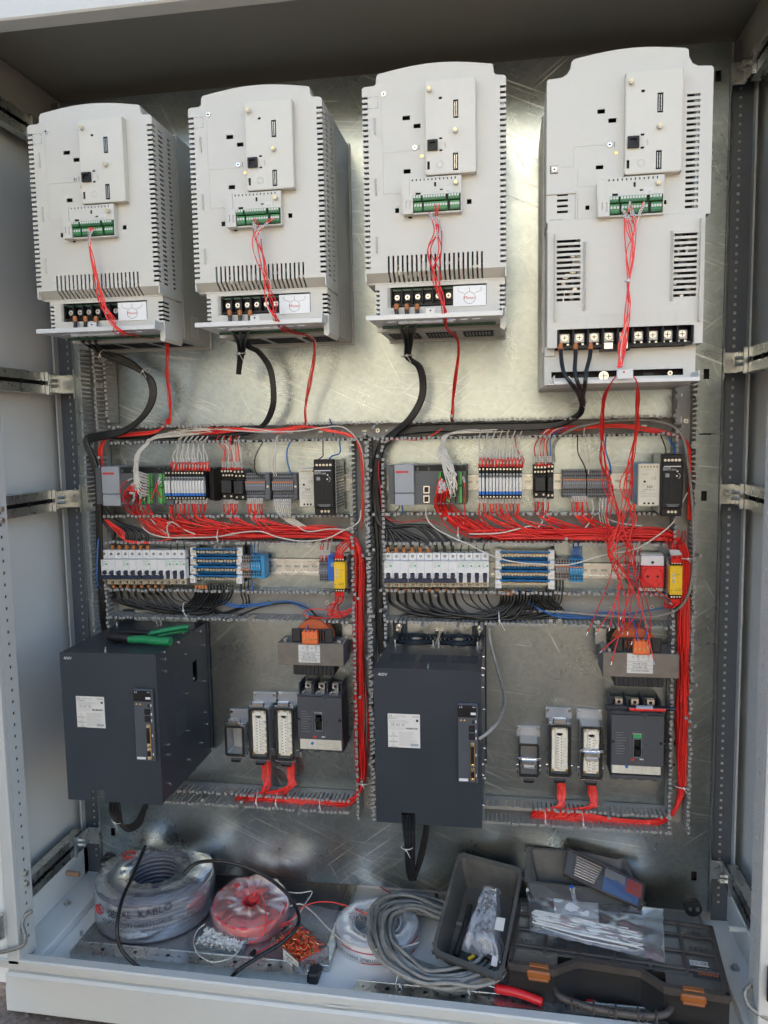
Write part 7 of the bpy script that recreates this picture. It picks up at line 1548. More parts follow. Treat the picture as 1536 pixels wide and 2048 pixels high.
# the long loose red wires under the clip
TG = [((1300, 1230, .10), (1295, 1298, .13)), ((1222, 1150, .10), (1173, 1270, .12)), ((1240, 1180, .10), (1190, 1270, .14)), ((1275, 1220, .10), (1199, 1306, .15)), ((1282, 1215, .10), (1309, 1330, .15)), ((1250, 1190, .09), (1245, 1268, .12)), ((1256, 1190, .09), (1222, 1330, .12)), ((1285, 1200, .09), (1262, 1290, .12)), ((1262, 1170, .09), (1240, 1240, .10)), ((1230, 1140, .09), (1345, 1209, .10)), ((1225, 1120, .09), (1350, 1205, .09)), ((1268, 1100, .08), (1255, 1270, .11)), ((1236, 1060, .08), (1238, 1262, .11)), ((1270, 1010, .08), (1218, 1262, .12))]
for i, (m_, e_) in enumerate(TG):
    lft = i % 2; x0 = 1233 if lft else 1266; xa = 1208 if lft else 1275
    pts = [(x0, 752, .324), (x0 + (-10 if lft else 8), 765, .315), (J(xa, 4), 800, .26), (J(1204 if lft else 1272, 5), 860, .18), (J(1203 if lft else 1262, 8), 920, .13), (J(1214 if lft else 1248, 18), 975, .11), (J(1222 if lft else 1258, 22), 1040, .10)] + [(J(1222 if i % 3 else 1256, 9), 1100, .10)] + [m_, e_]
    wire(pts, .00105, M['red'], 'long loose red wire hanging from the white clip down across the right hand devices', 'wire', 'loose red wires hanging from the white clip', k=7, boots=[(1, M['steel'], .007, .0011)])
# grey cables
wire([(1108, 925, .06), (1106, 900, .06), (1112, 882, .055), (1130, 866, .055), (1165, 852, .055), (1220, 842, .055), (1290, 840, .055), (1340, 850, .055), (1366, 876, .055), (1376, 930, .055), (1384, 1000, .055), (1388, 1080, .055), (1386, 1140, .055), (1376, 1190, .055), (1352, 1220, .05), (1300, 1234, .045), (1220, 1232, .04), (1150, 1226, .035), (1085, 1222, .03), (1040, 1224, .03)], .0032, M['greyc'], 'grey round cable running from the top duct down the right edge and back left', 'cable', None, 'grey_cable', 8, 7)
wire([(978, 1256, .05), (982, 1290, .06), (994, 1335, .08), (1006, 1378, .12), (1008, 1405, .18), (998, 1440, .25), (976, 1465, .285), (958, 1478, .292)], .0034, M['greyc'], 'grey data cable plugged into the front of the right servo drive', 'cable', None, 'grey_cable', 8, 7, boots=[(1, M['blue'], .012, .0025)])
# cables under the servo drives
for i in range(4):
    wire([(221 + i * 5, 1600, .10), (222 + i * 6, 1625, .10), (232 + i * 4, 1642 + i * 2, .10), (250 + i * 2, 1652 + i * 3, .10), (270 + i * 3, 1645 + i * 2, .10), (284 + i * 2, 1622, .10), (290 + i * 2, 1604, .10)], .0038, M['rubber'], 'black cable looping under the left servo drive', 'cable', 'black loops under the left servo drive', 'power_cable', 8)
    wire([(806 + i * 8, 1626, .24), (808 + i * 6.4, 1650, .20), (812 + i * 5, 1690, .12), (815 + i * 4, 1735, .09), (820 + i * 3, 1758, .085), (830 + i, 1752 - i * 2, .08), (838 + i * 2, 1715, .08), (847 + i * 2, 1675, .08), (852 + i, 1645, .08)], .0042, M['rubber'], 'thick black cable looping under the right servo drive', 'cable', 'black loops under the right servo drive', 'power_cable', 8)
cable_tie(P(234, 1641, .10), (.4, 0, 1), .012, 'white tie on the black loop under the left servo drive'); cable_tie(P(814, 1694, .12), (0, .1, 1), .013, 'white tie on the black loop under the right servo drive')
# duct B long black cables
for i in range(5): wire([(757 + i * 1.6, 1180, .03), (755 + i * 2, 1230, .03), (757 + i * 2, 1280, .03), (762 + i * 2, 1320, .03)], .0036, M['rubber'], 'black cable running straight down beside the right servo drive', 'cable', 'black cables down the duct left of the right servo', 'power_cable', 8)
# marker pen on the right moulded breaker
p0, p1 = P(1211, 1414, .098), P(1350, 1418, .098); ax_ = (p1 - p0)
t = thing('marker_pen', 'slim black marker pen with red stripe lying across the right moulded breaker', 'pen', p0)
part('barrel', MB().cyl(p0 + ax_ * .30, p0 + ax_ * .93, .0052, M['black'], 14).cyl(p0 + ax_ * .93, p1, .0046, M['navy'], 12), t)
part('cap', MB().cyl(p0, p0 + ax_ * .30, .0060, M['blackm'], 14).box(p0.x, p0.x + .04, p0.y - .009, p0.y - .006, p0.z - .0015, p0.z + .0015, M['blackm'], .0005), t)
part('stripe', MB().cyl(p0 + ax_ * .34 + Vector((0, -.0014, -.0016)), p0 + ax_ * .86 + Vector((0, -.0014, -.0016)), .0046, M['redp'], 12), t)
part('paper_band', MB().cyl(p0 + ax_ * .44 + Vector((0, -.0008, .001)), p0 + ax_ * .68 + Vector((0, -.0008, .001)), .0049, M['labelb'], 12), t)
# green handled wire tool on top of the left servo
zt = .7215
def TP(px, py, dz=0.0): q = PZ(px, py, zt + dz); return q
t = thing('wire_stripper', 'green handled crimping tool lying on top of the left servo drive', 'hand tool', TP(260, 1280))
hb_ = MB(); a, b = TP(258, 1279, .010), TP(341, 1283, .010); hb_.tube(spline([a, a.lerp(b, .3) + Vector((0, .002, .001)), a.lerp(b, .7), b], 5), [.0075] * 3 + [.0088] * 10 + [.0094] * 3, M['toolg'], 10); part('lower_handle', hb_, t)
u0, u1 = TP(295, 1268, .012), TP(375, 1253, .016); uh = MB(); uh.tube([u0, u0.lerp(u1, .5) + Vector((0, 0, .001)), u1], [.0050, .006, .0055], M['toolg'], 8); v0, v1 = TP(315, 1271, .004), TP(374, 1261, .006); uh.tube([v0, v1, u1], .0038, M['toolg'], 8); part('upper_handle', uh, t)
hd_ = MB(); c0, c1 = TP(219, 1273, .010), TP(268, 1277, .010); hd_.tube([c0, c0.lerp(c1, .4), c0.lerp(c1, .8), c1], [.010, .012, .0095, .006], M['toolb'], 8); k0, k1 = TP(222, 1264, .012), TP(300, 1266, .014); hd_.tube([k0, k0.lerp(k1, .5), k1], [.007, .0075, .004], M['toolb'], 8); part('jaw_head', hd_, t)

for lb_, mb in POOL.items(): solo('wire_mass', mb, lb_, 'wires', mb.v[0], None, 'stuff')
# ================================================================== things lying on the cabinet floor
def circ(c, r, n=48, z=0, a0=0): return [Vector((c.x + math.cos(a0 + 6.283185 * i / n) * r, c.y + math.sin(a0 + 6.283185 * i / n) * r, c.z + z)) for i in range(n)]
def text_on_cyl(mb, body, size, c, R, ang, z, m, flip=False, lean=0.0):
    """print wrapped on an upright cylinder, centred on compass angle ang (0 = facing -Y)"""
    vs, fs = text_mesh(body, size); out = []
    for v in vs:
        x, y = (-v.x, -v.y) if flip else (v.x, v.y)
        a = ang + x / R; out.append(Vector((c.x + math.sin(a) * R, c.y - math.cos(a) * R, z + y + lean * x)))
    mb.add(out, fs, m)
def swirl_cyl(mb, c, R, ang, z, r, m):
    for k, rr in enumerate((r, r * .72)):
        pts = []
        for i in range(26): q = .4 + 5.6 * i / 25 + k; a = ang + math.cos(q) * rr * 1.5 / R; pts.append(Vector((c.x + math.sin(a) * R, c.y - math.cos(a) * R, z + math.sin(q) * rr)))
        mb.tube(pts, .0014 - .0003 * k, m, 4)
    text_on_cyl(mb, 'S', r * 1.2, c, R + .0004, ang, z, m)
def coil(label, cat, c, r0, R, h, rows, cols, wr, wm, fm, tiltdeg=0, bumps=.0022):
    t = thing('wire_coil', label, cat, c, local=True); t.rotation_euler = (R_(tiltdeg), R_(tiltdeg * .4), 0)
    o = Vector((0, 0, 0)); mb = MB()
    for i in range(rows):
        z = h * (i + .5) / rows; j = rnd.uniform(-.0008, .0008)
        mb.tube([p + Vector((0, 0, rnd.uniform(-.0006, .0006))) for p in circ(o, R - wr + j, 48, z)], wr, M[wm], 6, closed=True); mb.tube(circ(o, r0 + wr, 32, z), wr, M[wm], 5, closed=True)
    for i in range(cols):
        r = r0 + wr + (R - r0 - 2 * wr) * (i + .5) / cols; mb.tube([p + Vector((0, 0, rnd.uniform(-.0008, .0008))) for p in circ(o, r, 44, h - wr * (1.0 if i not in (0, cols - 1) else 1.5))], wr, M[wm], 6, closed=True)
    part('winding', mb, t)
    f = MB(); n = 64; rings = [(r0 + .004, h * .55), (r0 + .006, h + .001), ((r0 + R) / 2, h + .004), (R - .004, h + .002), (R + .002, h * .86), (R + .003, h * .5), (R + .0025, h * .12), (R - .004, .001)]
    vs = []
    for k, (r, z) in enumerate(rings):
        for i in range(n):
            a = 6.283185 * i / n; d_ = rnd.gauss(0, bumps * .5) + bumps * .8 * math.sin(a * 9 + k * 1.7); vs.append(Vector((math.cos(a) * (r + d_ * (.6 if k > 3 else .3)), math.sin(a) * (r + d_ * (.6 if k > 3 else .3)), z + d_ * (.9 if k in (1, 2, 3) else .3))))
    fs = [(k * n + i, k * n + (i + 1) % n, (k + 1) * n + (i + 1) % n, (k + 1) * n + i) for k in range(len(rings) - 1) for i in range(n)]
    f.add(vs, fs, M[fm], True); part('plastic_wrap', f, t); return t
c1 = Vector((.181, -.083, .044)); R1, H1 = .135, .094
t = coil('big coil of dark grey cable in clear wrap with black and red print', 'cable coil', c1, .052, R1, H1, 9, 7, .0054, 'ringc', 'film')
pr = MB(); o0 = Vector((0, 0, 0)); RR = R1 + .0055
text_on_cyl(pr, 'SEVAL  KABLO', .0235, o0, RR, .17, H1 * .78, M['ink'], lean=.10); text_on_cyl(pr, 'DÜNYA İÇİN ÜRETİYORUZ', .0135, o0, RR, .10, H1 * .50, M['ink'], lean=.06); text_on_cyl(pr, 'PRODUCES FOR THE WORLD', .0075, o0, RR, .14, H1 * .36, M['ink'], lean=.06)
swirl_cyl(pr, o0, RR, -.62, H1 * .66, .0095, M['inkr'])
def on_top(mb, body, size, x, y, ang, m, z, sx=1.0): text_into(mb, body, size, (x, y, z), m, (math.cos(ang), math.sin(ang), 0), (-math.sin(ang), math.cos(ang), 0), sx=sx)
zt = H1 + .0075
on_top(pr, 'SEVAL KABLO', .021, .012, .083, .14, M['ink'], zt); on_top(pr, 'ÜRETİYORUZ', .012, .034, .060, .12, M['ink'], zt); on_top(pr, 'WORLD', .009, .05, .046, .12, M['ink'], zt)
for k, r in enumerate((.016, .0115)): pr.tube([Vector((-.088 + math.cos(.3 + i * .24) * r, .045 + math.sin(.3 + i * .24) * r, zt - .001)) for i in range(24)], .0013, M['inkr'], 4)
on_top(pr, 'S', .016, -.088, .045, 0, M['inkr'], zt)
part('wrap_print', pr, t)
lb = MB(); Ml = Matrix.Translation((-.03, .108, zt + .001)) @ Matrix.Rotation(.2, 4, 'Z') @ Matrix.Rotation(.12, 4, 'X'); lb.box(-.042, .042, -.020, .020, 0, .0005, M['label'], 0, Ml)
for k in range(6): lb.box(-.038, rnd.uniform(-.01, .036), .012 - k * .005, .013 - k * .005, .0005, .0008, M['inkf'], 0, Ml)
part('paper_label', lb, t)
c2 = Vector((.420, -.098, .052)); R2, H2 = .086, .042
t = coil('flat coil of red wire in crumpled clear wrap beside the big cable coil', 'wire coil', c2, .016, R2, H2, 8, 9, .0028, 'redc', 'filmr', 7, .003)
pr = MB(); text_on_cyl(pr, 'DÜNYA İÇİN ÜRETİYORUZ', .011, o0, R2 + .005, -.50, H2 * .55, M['ink'], True); swirl_cyl(pr, o0, R2 + .005, .02, H2 * .22, .0085, M['inkr']); text_on_cyl(pr, 'SEVAL', .014, o0, R2 + .005, -.42, H2 * .12, M['ink'], True)
part('wrap_print', pr, t)
rg = MB(); rg.cyl((.004, .012, H2 - .002), (.004, .012, H2 + .003), .012, M['redc'], 16); rg.cyl((-.045, .035, H2), (-.04, .035, H2 + .004), .010, M['redc'], 10); part('bare_patch', rg, t)
c3 = Vector((.716, -.102, .029)); R3, H3 = .092, .040
t = coil('flat coil of white wire with red banded wrap, half under the grey cable loops', 'wire coil', c3, .050, R3, H3, 9, 6, .0030, 'whitec', 'filmw', 0, .002)
pr = MB()
text_on_cyl(pr, 'ÜRETİYORUZ  DÜNYA İÇİN', .009, o0, R3 + .004, -.25, H3 * .35, M['ink'], True)
pr.tube([Vector((math.sin(a) * (R3 + .004), -math.cos(a) * (R3 + .004), H3 * .72)) for a in [-.75 + .1 * i for i in range(22)]], .0012, M['inkr'], 4); pr.tube([Vector((math.sin(a) * (R3 + .004), -math.cos(a) * (R3 + .004), H3 * .16)) for a in [-.2 + .1 * i for i in range(15)]], .0010, M['inkr'], 4)
on_top(pr, 'OLBAK', .018, -.035, .0, 3.25, M['ink'], H3 + .006, -1); on_top(pr, 'ZUR', .010, -.045, .028, 3.2, M['ink'], H3 + .006, -1); on_top(pr, '1960', .008, -.062, .012, 3.2, M['inkr'], H3 + .006, -1)
part('wrap_print', pr, t)
lb = MB(); Ml = Matrix.Translation((-.012, .018, H3 + .008)) @ Matrix.Rotation(-.25, 4, 'Z') @ Matrix.Rotation(-.3, 4, 'Y'); lb.box(-.016, .022, -.018, .018, 0, .0005, M['label'], 0, Ml)
for k in range(7): lb.box(-.012, rnd.uniform(.0, .016), .013 - k * .004, .0138 - k * .004, .0005, .0008, M['inkf'], 0, Ml)
part('paper_label', lb, t)
# tangled grey data cable
gl = thing('cable_bundle', 'large tangled bundle of worn grey data cable tied in loops', 'cable bundle', PZ(840, 1890, .03))
for i in range(28):
    s_ = 1 + rnd.uniform(-.40, .07); ph = rnd.uniform(-.1, .1); ox, oy = J(0, 6), J(0, 5); zz = .045 + .0055 * (i % 7) + rnd.uniform(0, .006)
    base = [(746, 1850), (752, 1815), (785, 1795), (830, 1793), (880, 1812), (925, 1830), (985, 1850), (1020, 1900), (1010, 1945), (960, 1968), (900, 1976), (850, 1970), (805, 1945), (772, 1915), (752, 1885)]
    pts = []
    for (x, y) in base:
        xx_ = 862 + (x - 862) * s_ + ox + J(0, 3); yy = 1885 + (y - 1885) * s_ + oy + J(0, 3); w = PZ(min(xx_, 1010), yy, zz + rnd.uniform(-.004, .004) + max(0, (840 - xx_) / 100) * .030); w.y = max(w.y, -.298); pts.append(w)
    sp = spline(pts + [pts[0]], 5)[:-1]; part('cable_loop', MB().tube(sp, .0038, M['greyc'], 7, closed=True), gl)
for (x, y, ax_) in ((748, 1868, (.2, 1, 0)), (803, 1958, (1, -.5, 0)), (938, 1968, (1, 0, .2))):
    p = PZ(x, y, .052); cable_tie(p, ax_, .020, f'worn white tie on the grey cable bundle, ' + {748: 'left side', 803: 'lower left', 938: 'by the grey bin'}[x], tail=.01)
# boxes of ferrules and markers
def rotbox(mb, c, ang, u0, u1, v0, v1, z0, z1, m, b=0): return mb.box(u0, u1, v0, v1, z0, z1, m, b, Matrix.Translation(c) @ Matrix.Rotation(ang, 4, 'Z'))
def openbox(t, c, ang, w, d_, h, m, th=.0015):
    mb = MB(); rotbox(mb, c, ang, -w / 2, w / 2, -d_ / 2, d_ / 2, 0, th, m)
    for a in ((-w / 2, -w / 2 + th, -d_ / 2, d_ / 2), (w / 2 - th, w / 2, -d_ / 2, d_ / 2), (-w / 2, w / 2, -d_ / 2, -d_ / 2 + th), (-w / 2, w / 2, d_ / 2 - th, d_ / 2)): rotbox(mb, c, ang, a[0], a[1], a[2], a[3], th, h, m)
    return part('clear_tray', mb, t)
cf = Vector((.563, -.196, .0435)); af = R_(-41)
t = thing('ferrule_box', 'clear box heaped with red wire ferrules and a barcode label', 'box', cf); openbox(t, cf, af, .108, .076, .028, M['boxc'])
fe = MB(); Mf = Matrix.Translation(cf) @ Matrix.Rotation(af, 4, 'Z')
for i in range(520):
    p = Mf @ Vector((rnd.uniform(-.050, .050), rnd.uniform(-.034, .034), rnd.uniform(.004, .026))); q = Vector((rnd.gauss(0, 1), rnd.gauss(0, 1), rnd.gauss(0, .6))).normalized(); fe.cyl(p, p + q * .0055, .0018, M['redf'], 6, .0015); fe.cyl(p + q * .0055, p + q * .011, .0008, M['brass'], 5)
fo = part('ferrules', fe, t); fo['kind'] = 'stuff'
lb = MB(); rotbox(lb, cf, af, -.006, .052, -.0388, -.0382, .001, .027, M['label']); ex = Mf.to_3x3() @ Vector((1, 0, 0)); nb = Mf @ Vector((.023, -.0390, .014))
text_into(lb, 'klemsan', .0085, Mf @ Vector((.018, -.0391, .021)), M['ink'], ex); text_into(lb, 'CE', .006, Mf @ Vector((.045, -.0391, .021)), M['ink'], ex); text_into(lb, 'E 1.0/8  500', .005, Mf @ Vector((.012, -.0391, .011)), M['ink'], ex)
for k in range(12): rotbox(lb, cf, af, .030 + k * .0017, .0307 + k * .0017 + rnd.uniform(0, .0005), -.0391, -.0388, .003, .014, M['ink'])
part('paper_label', lb, t)
l = MB(); q = [PZ(573, 1852, .052), PZ(648, 1872, .052), PZ(686, 1826, .075), PZ(600, 1806, .075)]
l.add(q + [v + Vector((0, 0, .002)) for v in q], [(0, 1, 2, 3), (7, 6, 5, 4), (0, 4, 5, 1), (1, 5, 6, 2), (2, 6, 7, 3), (3, 7, 4, 0)], M['boxc']); part('hinged_lid', l, t)
cw = Vector((.386, -.188, .0435)); aw = R_(-4)
t = thing('marker_box', 'clear box of small white wire markers half under the red coil', 'box', cw); openbox(t, cw, aw, .112, .052, .018, M['boxc'])
be = MB(); Mw = Matrix.Translation(cw) @ Matrix.Rotation(aw, 4, 'Z')
for i in range(420):
    p = Mw @ Vector((rnd.uniform(-.053, .053), rnd.uniform(-.023, .023), rnd.uniform(.003, .017))); s_ = .0022; be.box(-s_ * 1.5, s_ * 1.5, -s_, s_, -s_, s_, M['whitef'], .0005, Matrix.Translation(p) @ Matrix.Rotation(rnd.uniform(0, 6), 4, 'Z') @ Matrix.Rotation(rnd.uniform(0, 6), 4, 'X'))
part('white_markers', be, t)['kind'] = 'stuff'
# loose wires on the floor
W_ = lambda l: [PZ(x, y, z) for x, y, z in l]
wire(W_([(291, 1692, .205), (278, 1722, .19), (262, 1760, .175), (246, 1795, .165), (237, 1830, .15), (234, 1862, .13), (240, 1893, .10), (258, 1918, .075), (279, 1936, .054), (288, 1946, .036)]), .0042, M['rubber'], 'stiff black cable standing up in front of the big wrapped coil', 'cable', None, 'power_cable', 8, 6, world=True)
wire(W_([(366, 1750, .15), (392, 1727, .17), (430, 1722, .18), (480, 1730, .17), (530, 1752, .15), (572, 1785, .13), (592, 1815, .11), (598, 1840, .10), (588, 1862, .09), (560, 1888, .075), (520, 1912, .065), (480, 1938, .055), (462, 1955, .036)]), .0042, M['rubber'], 'black cable arching from the big coil over the red coil to the threshold', 'cable', None, 'power_cable', 8, 6, world=True)
wire(W_([(535, 1776, .08), (560, 1782, .08), (598, 1786, .085), (624, 1783, .09), (612, 1805, .08), (598, 1828, .07), (585, 1840, .06)]), .0014, M['white'], 'kinked white wire with a sharp corner above the ferrule box', 'wire', world=True)
wire(W_([(570, 1816, .075), (600, 1808, .08), (625, 1824, .07), (655, 1855, .065), (690, 1885, .07), (740, 1898, .075), (790, 1898, .08), (838, 1885, .08)]), .0016, M['white'], 'white wire running from the box lid across the white coil', 'wire', world=True)
wire(W_([(410, 1848, .06), (394, 1862, .052), (388, 1885, .05), (396, 1908, .05), (420, 1923, .05), (448, 1921, .05), (472, 1908, .05), (488, 1884, .052)]), .0015, M['white'], 'white wire loop round the box of white markers', 'wire', world=True)
wire(W_([(507, 1793, .105), (512, 1782, .115), (522, 1788, .11), (530, 1815, .105), (532, 1845, .09), (526, 1868, .075), (512, 1882, .06), (498, 1884, .058)]), .0014, M['red'], 'red wire arching out of the middle of the red coil', 'wire', world=True)
wire(W_([(558, 1852, .06), (585, 1838, .07), (600, 1818, .08), (625, 1806, .08), (660, 1804, .075), (700, 1814, .07), (740, 1830, .08), (790, 1832, .085)]), .0014, M['red'], 'red wire crossing behind the ferrule box to the white coil', 'wire', world=True)
wire(W_([(512, 1906, .048), (545, 1888, .06), (580, 1862, .07), (586, 1848, .07), (570, 1850, .065), (560, 1856, .06)]), .0014, M['red'], 'red wire lying beside the black cable left of the ferrule box', 'wire', world=True)
wire(W_([(760, 1773, .04), (774, 1782, .045), (786, 1790, .05)]), .0014, M['red'], 'short red wire end behind the white coil', 'wire', world=True)
solo('cable_offcut', MB().cyl(PZ(500, 1912, .047), PZ(510, 1901, .050), .0045, M['rubber'], 10).cyl(PZ(497, 1914, .047), PZ(500, 1912, .047), .0036, M['steel'], 8), 'short black cable offcut with a bare metal end on the tray', 'cable end')
# grey bins
def bin_(label, rim, base, th, extra=None):
    c = sum(rim, Vector()) / len(rim); t = thing('storage_bin', label, 'bin', c); n = len(rim); mb = MB(); cen = sum(base, Vector()) / n
    rin = [c + (v - c) * (1 - th) for v in rim]; bin_b = [cen + (v - cen) * (1 - th) + (c - cen).normalized() * .003 for v in base]
    up = (rim[1] - rim[0]).cross(rim[2] - rim[1]).normalized(); up = up if up.z > 0 else -up
    ro = [c + (v - c) * (1 + th * .55) for v in rim]
    vs = rim + base + rin + bin_b; fs = []
    for i in range(n): j = (i + 1) % n; fs += [(i, j, n + j, n + i), (2 * n + j, 2 * n + i, 3 * n + i, 3 * n + j)]
    fs += [tuple(range(n, 2 * n)), tuple(range(3 * n, 4 * n))]; mb.add(vs, fs, M['bin']); part('bin_body', mb, t)
    rm = MB(); rm.add([v + up * .002 for v in ro] + [v + up * .002 for v in rin] + [v - up * .008 for v in ro] + [v - up * .006 for v in rin], [f for i in range(n) for j in [(i + 1) % n] for f in ((i, j, n + j, n + i), (i, 2 * n + i, 2 * n + j, j), (n + i, n + j, 3 * n + j, 3 * n + i), (2 * n + i, 3 * n + i, 3 * n + j, 2 * n + j))], M['bin'])
    for v in ro: rm.cyl(v + up * .0015, v - up * .0075, .0028, M['bin'], 8)
    part('rim', rm, t)
    rb = MB()
    for i in range(n):
        j = (i + 1) % n
        for f in (.28, .72): a, b = ro[i].lerp(ro[j], f) * .0 + rim[i].lerp(rim[j], f), base[i].lerp(base[j], f); rb.tube([a - up * .008, b], .0018, M['bin'], 4)
    part('wall_rib', rb, t); return t, up
def rounded(q, r=.18):
    o = []
    for i in range(len(q)): a, b, c = q[i - 1], q[i], q[(i + 1) % len(q)]; o += [b.lerp(a, r * .5), b.lerp(b.lerp(a, r * .5).lerp(b.lerp(c, r * .5), .5), .55), b.lerp(c, r * .5)]
    return o
q = [PZ(918, 1707, .198), PZ(1044, 1740, .192), PZ(1003, 1957, .095), PZ(864, 1904, .095)]
nrm = (q[1] - q[0]).cross(q[2] - q[1]).normalized(); nrm = nrm if nrm.z > 0 else -nrm; cc = sum(q, Vector()) / 4
bq = [cc + (v - cc) * .80 - nrm * .068 for v in q]
b1, up1 = bin_('open grey storage bin tilted against the plate with a crumpled clear bag inside', rounded(q), rounded(bq), .06)
it = MB(); a, b = q[0].lerp(q[3], .35) - nrm * .05, q[0].lerp(q[3], .85) - nrm * .05; sh = (q[1] - q[0]) * .28; it.tube([a + sh, a.lerp(b, .5) + sh, b + sh * .9], [.005, .007, .007], M['blackm'], 8)
solo('tool_handle', it, 'black tool handle lying along the left inside of the tilted bin', 'tool', a + sh)
ys = MB(); p = cc.lerp(q[3].lerp(q[2], .45), .74) - nrm * .035; ys.cyl(p, p + Vector((.012, .006, .006)), .0042, M['yellow'], 10); solo('yellow_plug', ys, 'small yellow plug at the bottom of the tilted bin', 'plug', p)
for k in range(3): p = cc.lerp(q[2], .62) - nrm * (.03 - .003 * k) + Vector((.004 * k, -.006 * k, 0)); solo('black_fitting', MB().cyl(p, p + Vector((-.02, .004 * k, .008)), .005, M['black'], 10), 'small black plastic fitting at the bottom of the tilted bin', 'fitting', p, 'black fittings in the tilted bin')
solo('paper_scrap', MB().box(-.006, .006, -.012, .012, 0, .0006, M['label'], 0, Matrix.Translation(cc.lerp(q[2], .70) - nrm * .012) @ nrm.to_track_quat('Z', 'Y').to_matrix().to_4x4()), 'white paper scrap at the lower right corner of the tilted bin', 'paper', cc)
def crumple(label, name, pts_, thick, m, nu=30, nv=18, amp=.006, cat='bag'):
    """bag: two crumpled sheets filling the quad pts_ (a,b,c,d), puffed by thick along its normal"""
    a, b, c, d_ = pts_; n_ = (b - a).cross(d_ - a).normalized(); n_ = n_ if n_.z > 0 else -n_; mb = MB()
    from mathutils import noise
    for s_ in (1, .15):
        vs = []
        for i in range(nu + 1):
            for j in range(nv + 1):
                u, v = i / nu, j / nv; p = a.lerp(b, u).lerp(d_.lerp(c, u), v); e = min(1, 4 * min(u, 1 - u, v, 1 - v) * 1.6) ** .6
                k = noise.noise(p * 38 + Vector((s_ * 9, 0, 0))) * amp * 1.2 + abs(noise.noise(p * 85)) * amp * .9
                vs.append(p + n_ * (thick * e * s_ + k * (.5 + .5 * e)) + Vector((noise.noise(p * 60) * .003, noise.noise(p * 61 + Vector((3, 3, 3))) * .003, 0)))
        mb.add(vs, [(i * (nv + 1) + j, (i + 1) * (nv + 1) + j, (i + 1) * (nv + 1) + j + 1, i * (nv + 1) + j + 1) for i in range(nu) for j in range(nv)], M[m], True)
    return mb, n_
Q = lambda u, v: q[0].lerp(q[1], u).lerp(q[3].lerp(q[2], u), v) - nrm * .022
bg_ = [Q(.50, .20), Q(.72, .20), Q(.94, .84), Q(.34, .84)]
t = thing('plastic_bag', 'crumpled clear plastic bag standing in the tilted grey bin', 'bag', bg_[0]); mb, _ = crumple('', '', bg_, .034, 'bag2', 26, 30, .009); part('clear_film', mb, t)
pw = MB(); v = bg_[1].lerp(bg_[2], .62) + nrm * .036; pw.box(-.009, .009, -.014, .014, 0, .0006, M['label'], 0, Matrix.Translation(v) @ nrm.to_track_quat('Z', 'Y').to_matrix().to_4x4()); part('paper_label', pw, t)
rim2 = [PZ(1056, 1696, .213), PZ(1160, 1703, .208), PZ(1246, 1714, .200), PZ(1288, 1812, .128), PZ(1248, 1785, .160), PZ(1052, 1763, .172)]
bs2 = [Vector((1.072, -.03, .125)), Vector((1.17, -.03, .125)), Vector((1.255, -.03, .125)), Vector((1.272, -.105, .125)), Vector((1.225, -.130, .125)), Vector((1.072, -.124, .125))]
bin_('open grey storage bin lying behind the organiser with the drill bit pack inside', rounded(rim2, .14), rounded(bs2, .14), .055)
# drill bit pack
a, b, c_, d_ = PZ(1137, 1697, .226), PZ(1290, 1768, .176), PZ(1284, 1818, .150), PZ(1127, 1748, .190)
t = thing('drill_bit_pack', 'clear brown plastic pack of drill bits with an orange and blue label', 'tool pack', a)
n_ = (b - a).cross(d_ - a).normalized(); n_ = n_ if n_.z > 0 else -n_
mb = MB(); mb.add([v - n_ * .012 for v in (a, b, c_, d_)] + [v for v in (a, b, c_, d_)], [(3, 2, 1, 0), (0, 1, 5, 4), (1, 2, 6, 5), (2, 3, 7, 6), (3, 0, 4, 7)], M['org']); part('case_back', mb, t)
fr_ = MB(); fr_.tube([a, b, c_, d_], .0022, M['org'], 6, closed=True); fr_.tube([a.lerp(b, .10), d_.lerp(c_, .10)], .0022, M['org'], 6); part('case_rim', fr_, t)
lidm = MB(); lidm.add([v + n_ * .0015 for v in (a, b, c_, d_)], [(0, 1, 2, 3)], M['lid']); part('clear_cover', lidm, t)
for k in range(8): v = .12 + .10 * k; p0, p1 = a.lerp(d_, v).lerp(b.lerp(c_, v), .13), a.lerp(d_, v).lerp(b.lerp(c_, v), .46 - .01 * k); part('drill_bit', MB().tube([p0 - n_ * .004, p0.lerp(p1, .5) - n_ * .004, p1 - n_ * .004], [.0012 + .0001 * k] * 3, M['steel'], 6), t)
def quad_on(u0, u1, v0, v1, m, off=.0006): g = lambda u, v: a.lerp(b, u).lerp(d_.lerp(c_, u), v) + n_ * off; return MB().add([g(u0, v0), g(u1, v0), g(u1, v1), g(u0, v1)], [(0, 1, 2, 3)], M[m])
part('printed_card', quad_on(.50, .95, .04, .96, 'inkb', -.003), t, 'dark blue card'); part('printed_card', quad_on(.50, .76, .06, .40, 'labelb', -.002), t, 'pale card'); part('printed_card', quad_on(.78, .97, .08, .62, 'inkr', -.001), t, 'orange red card')
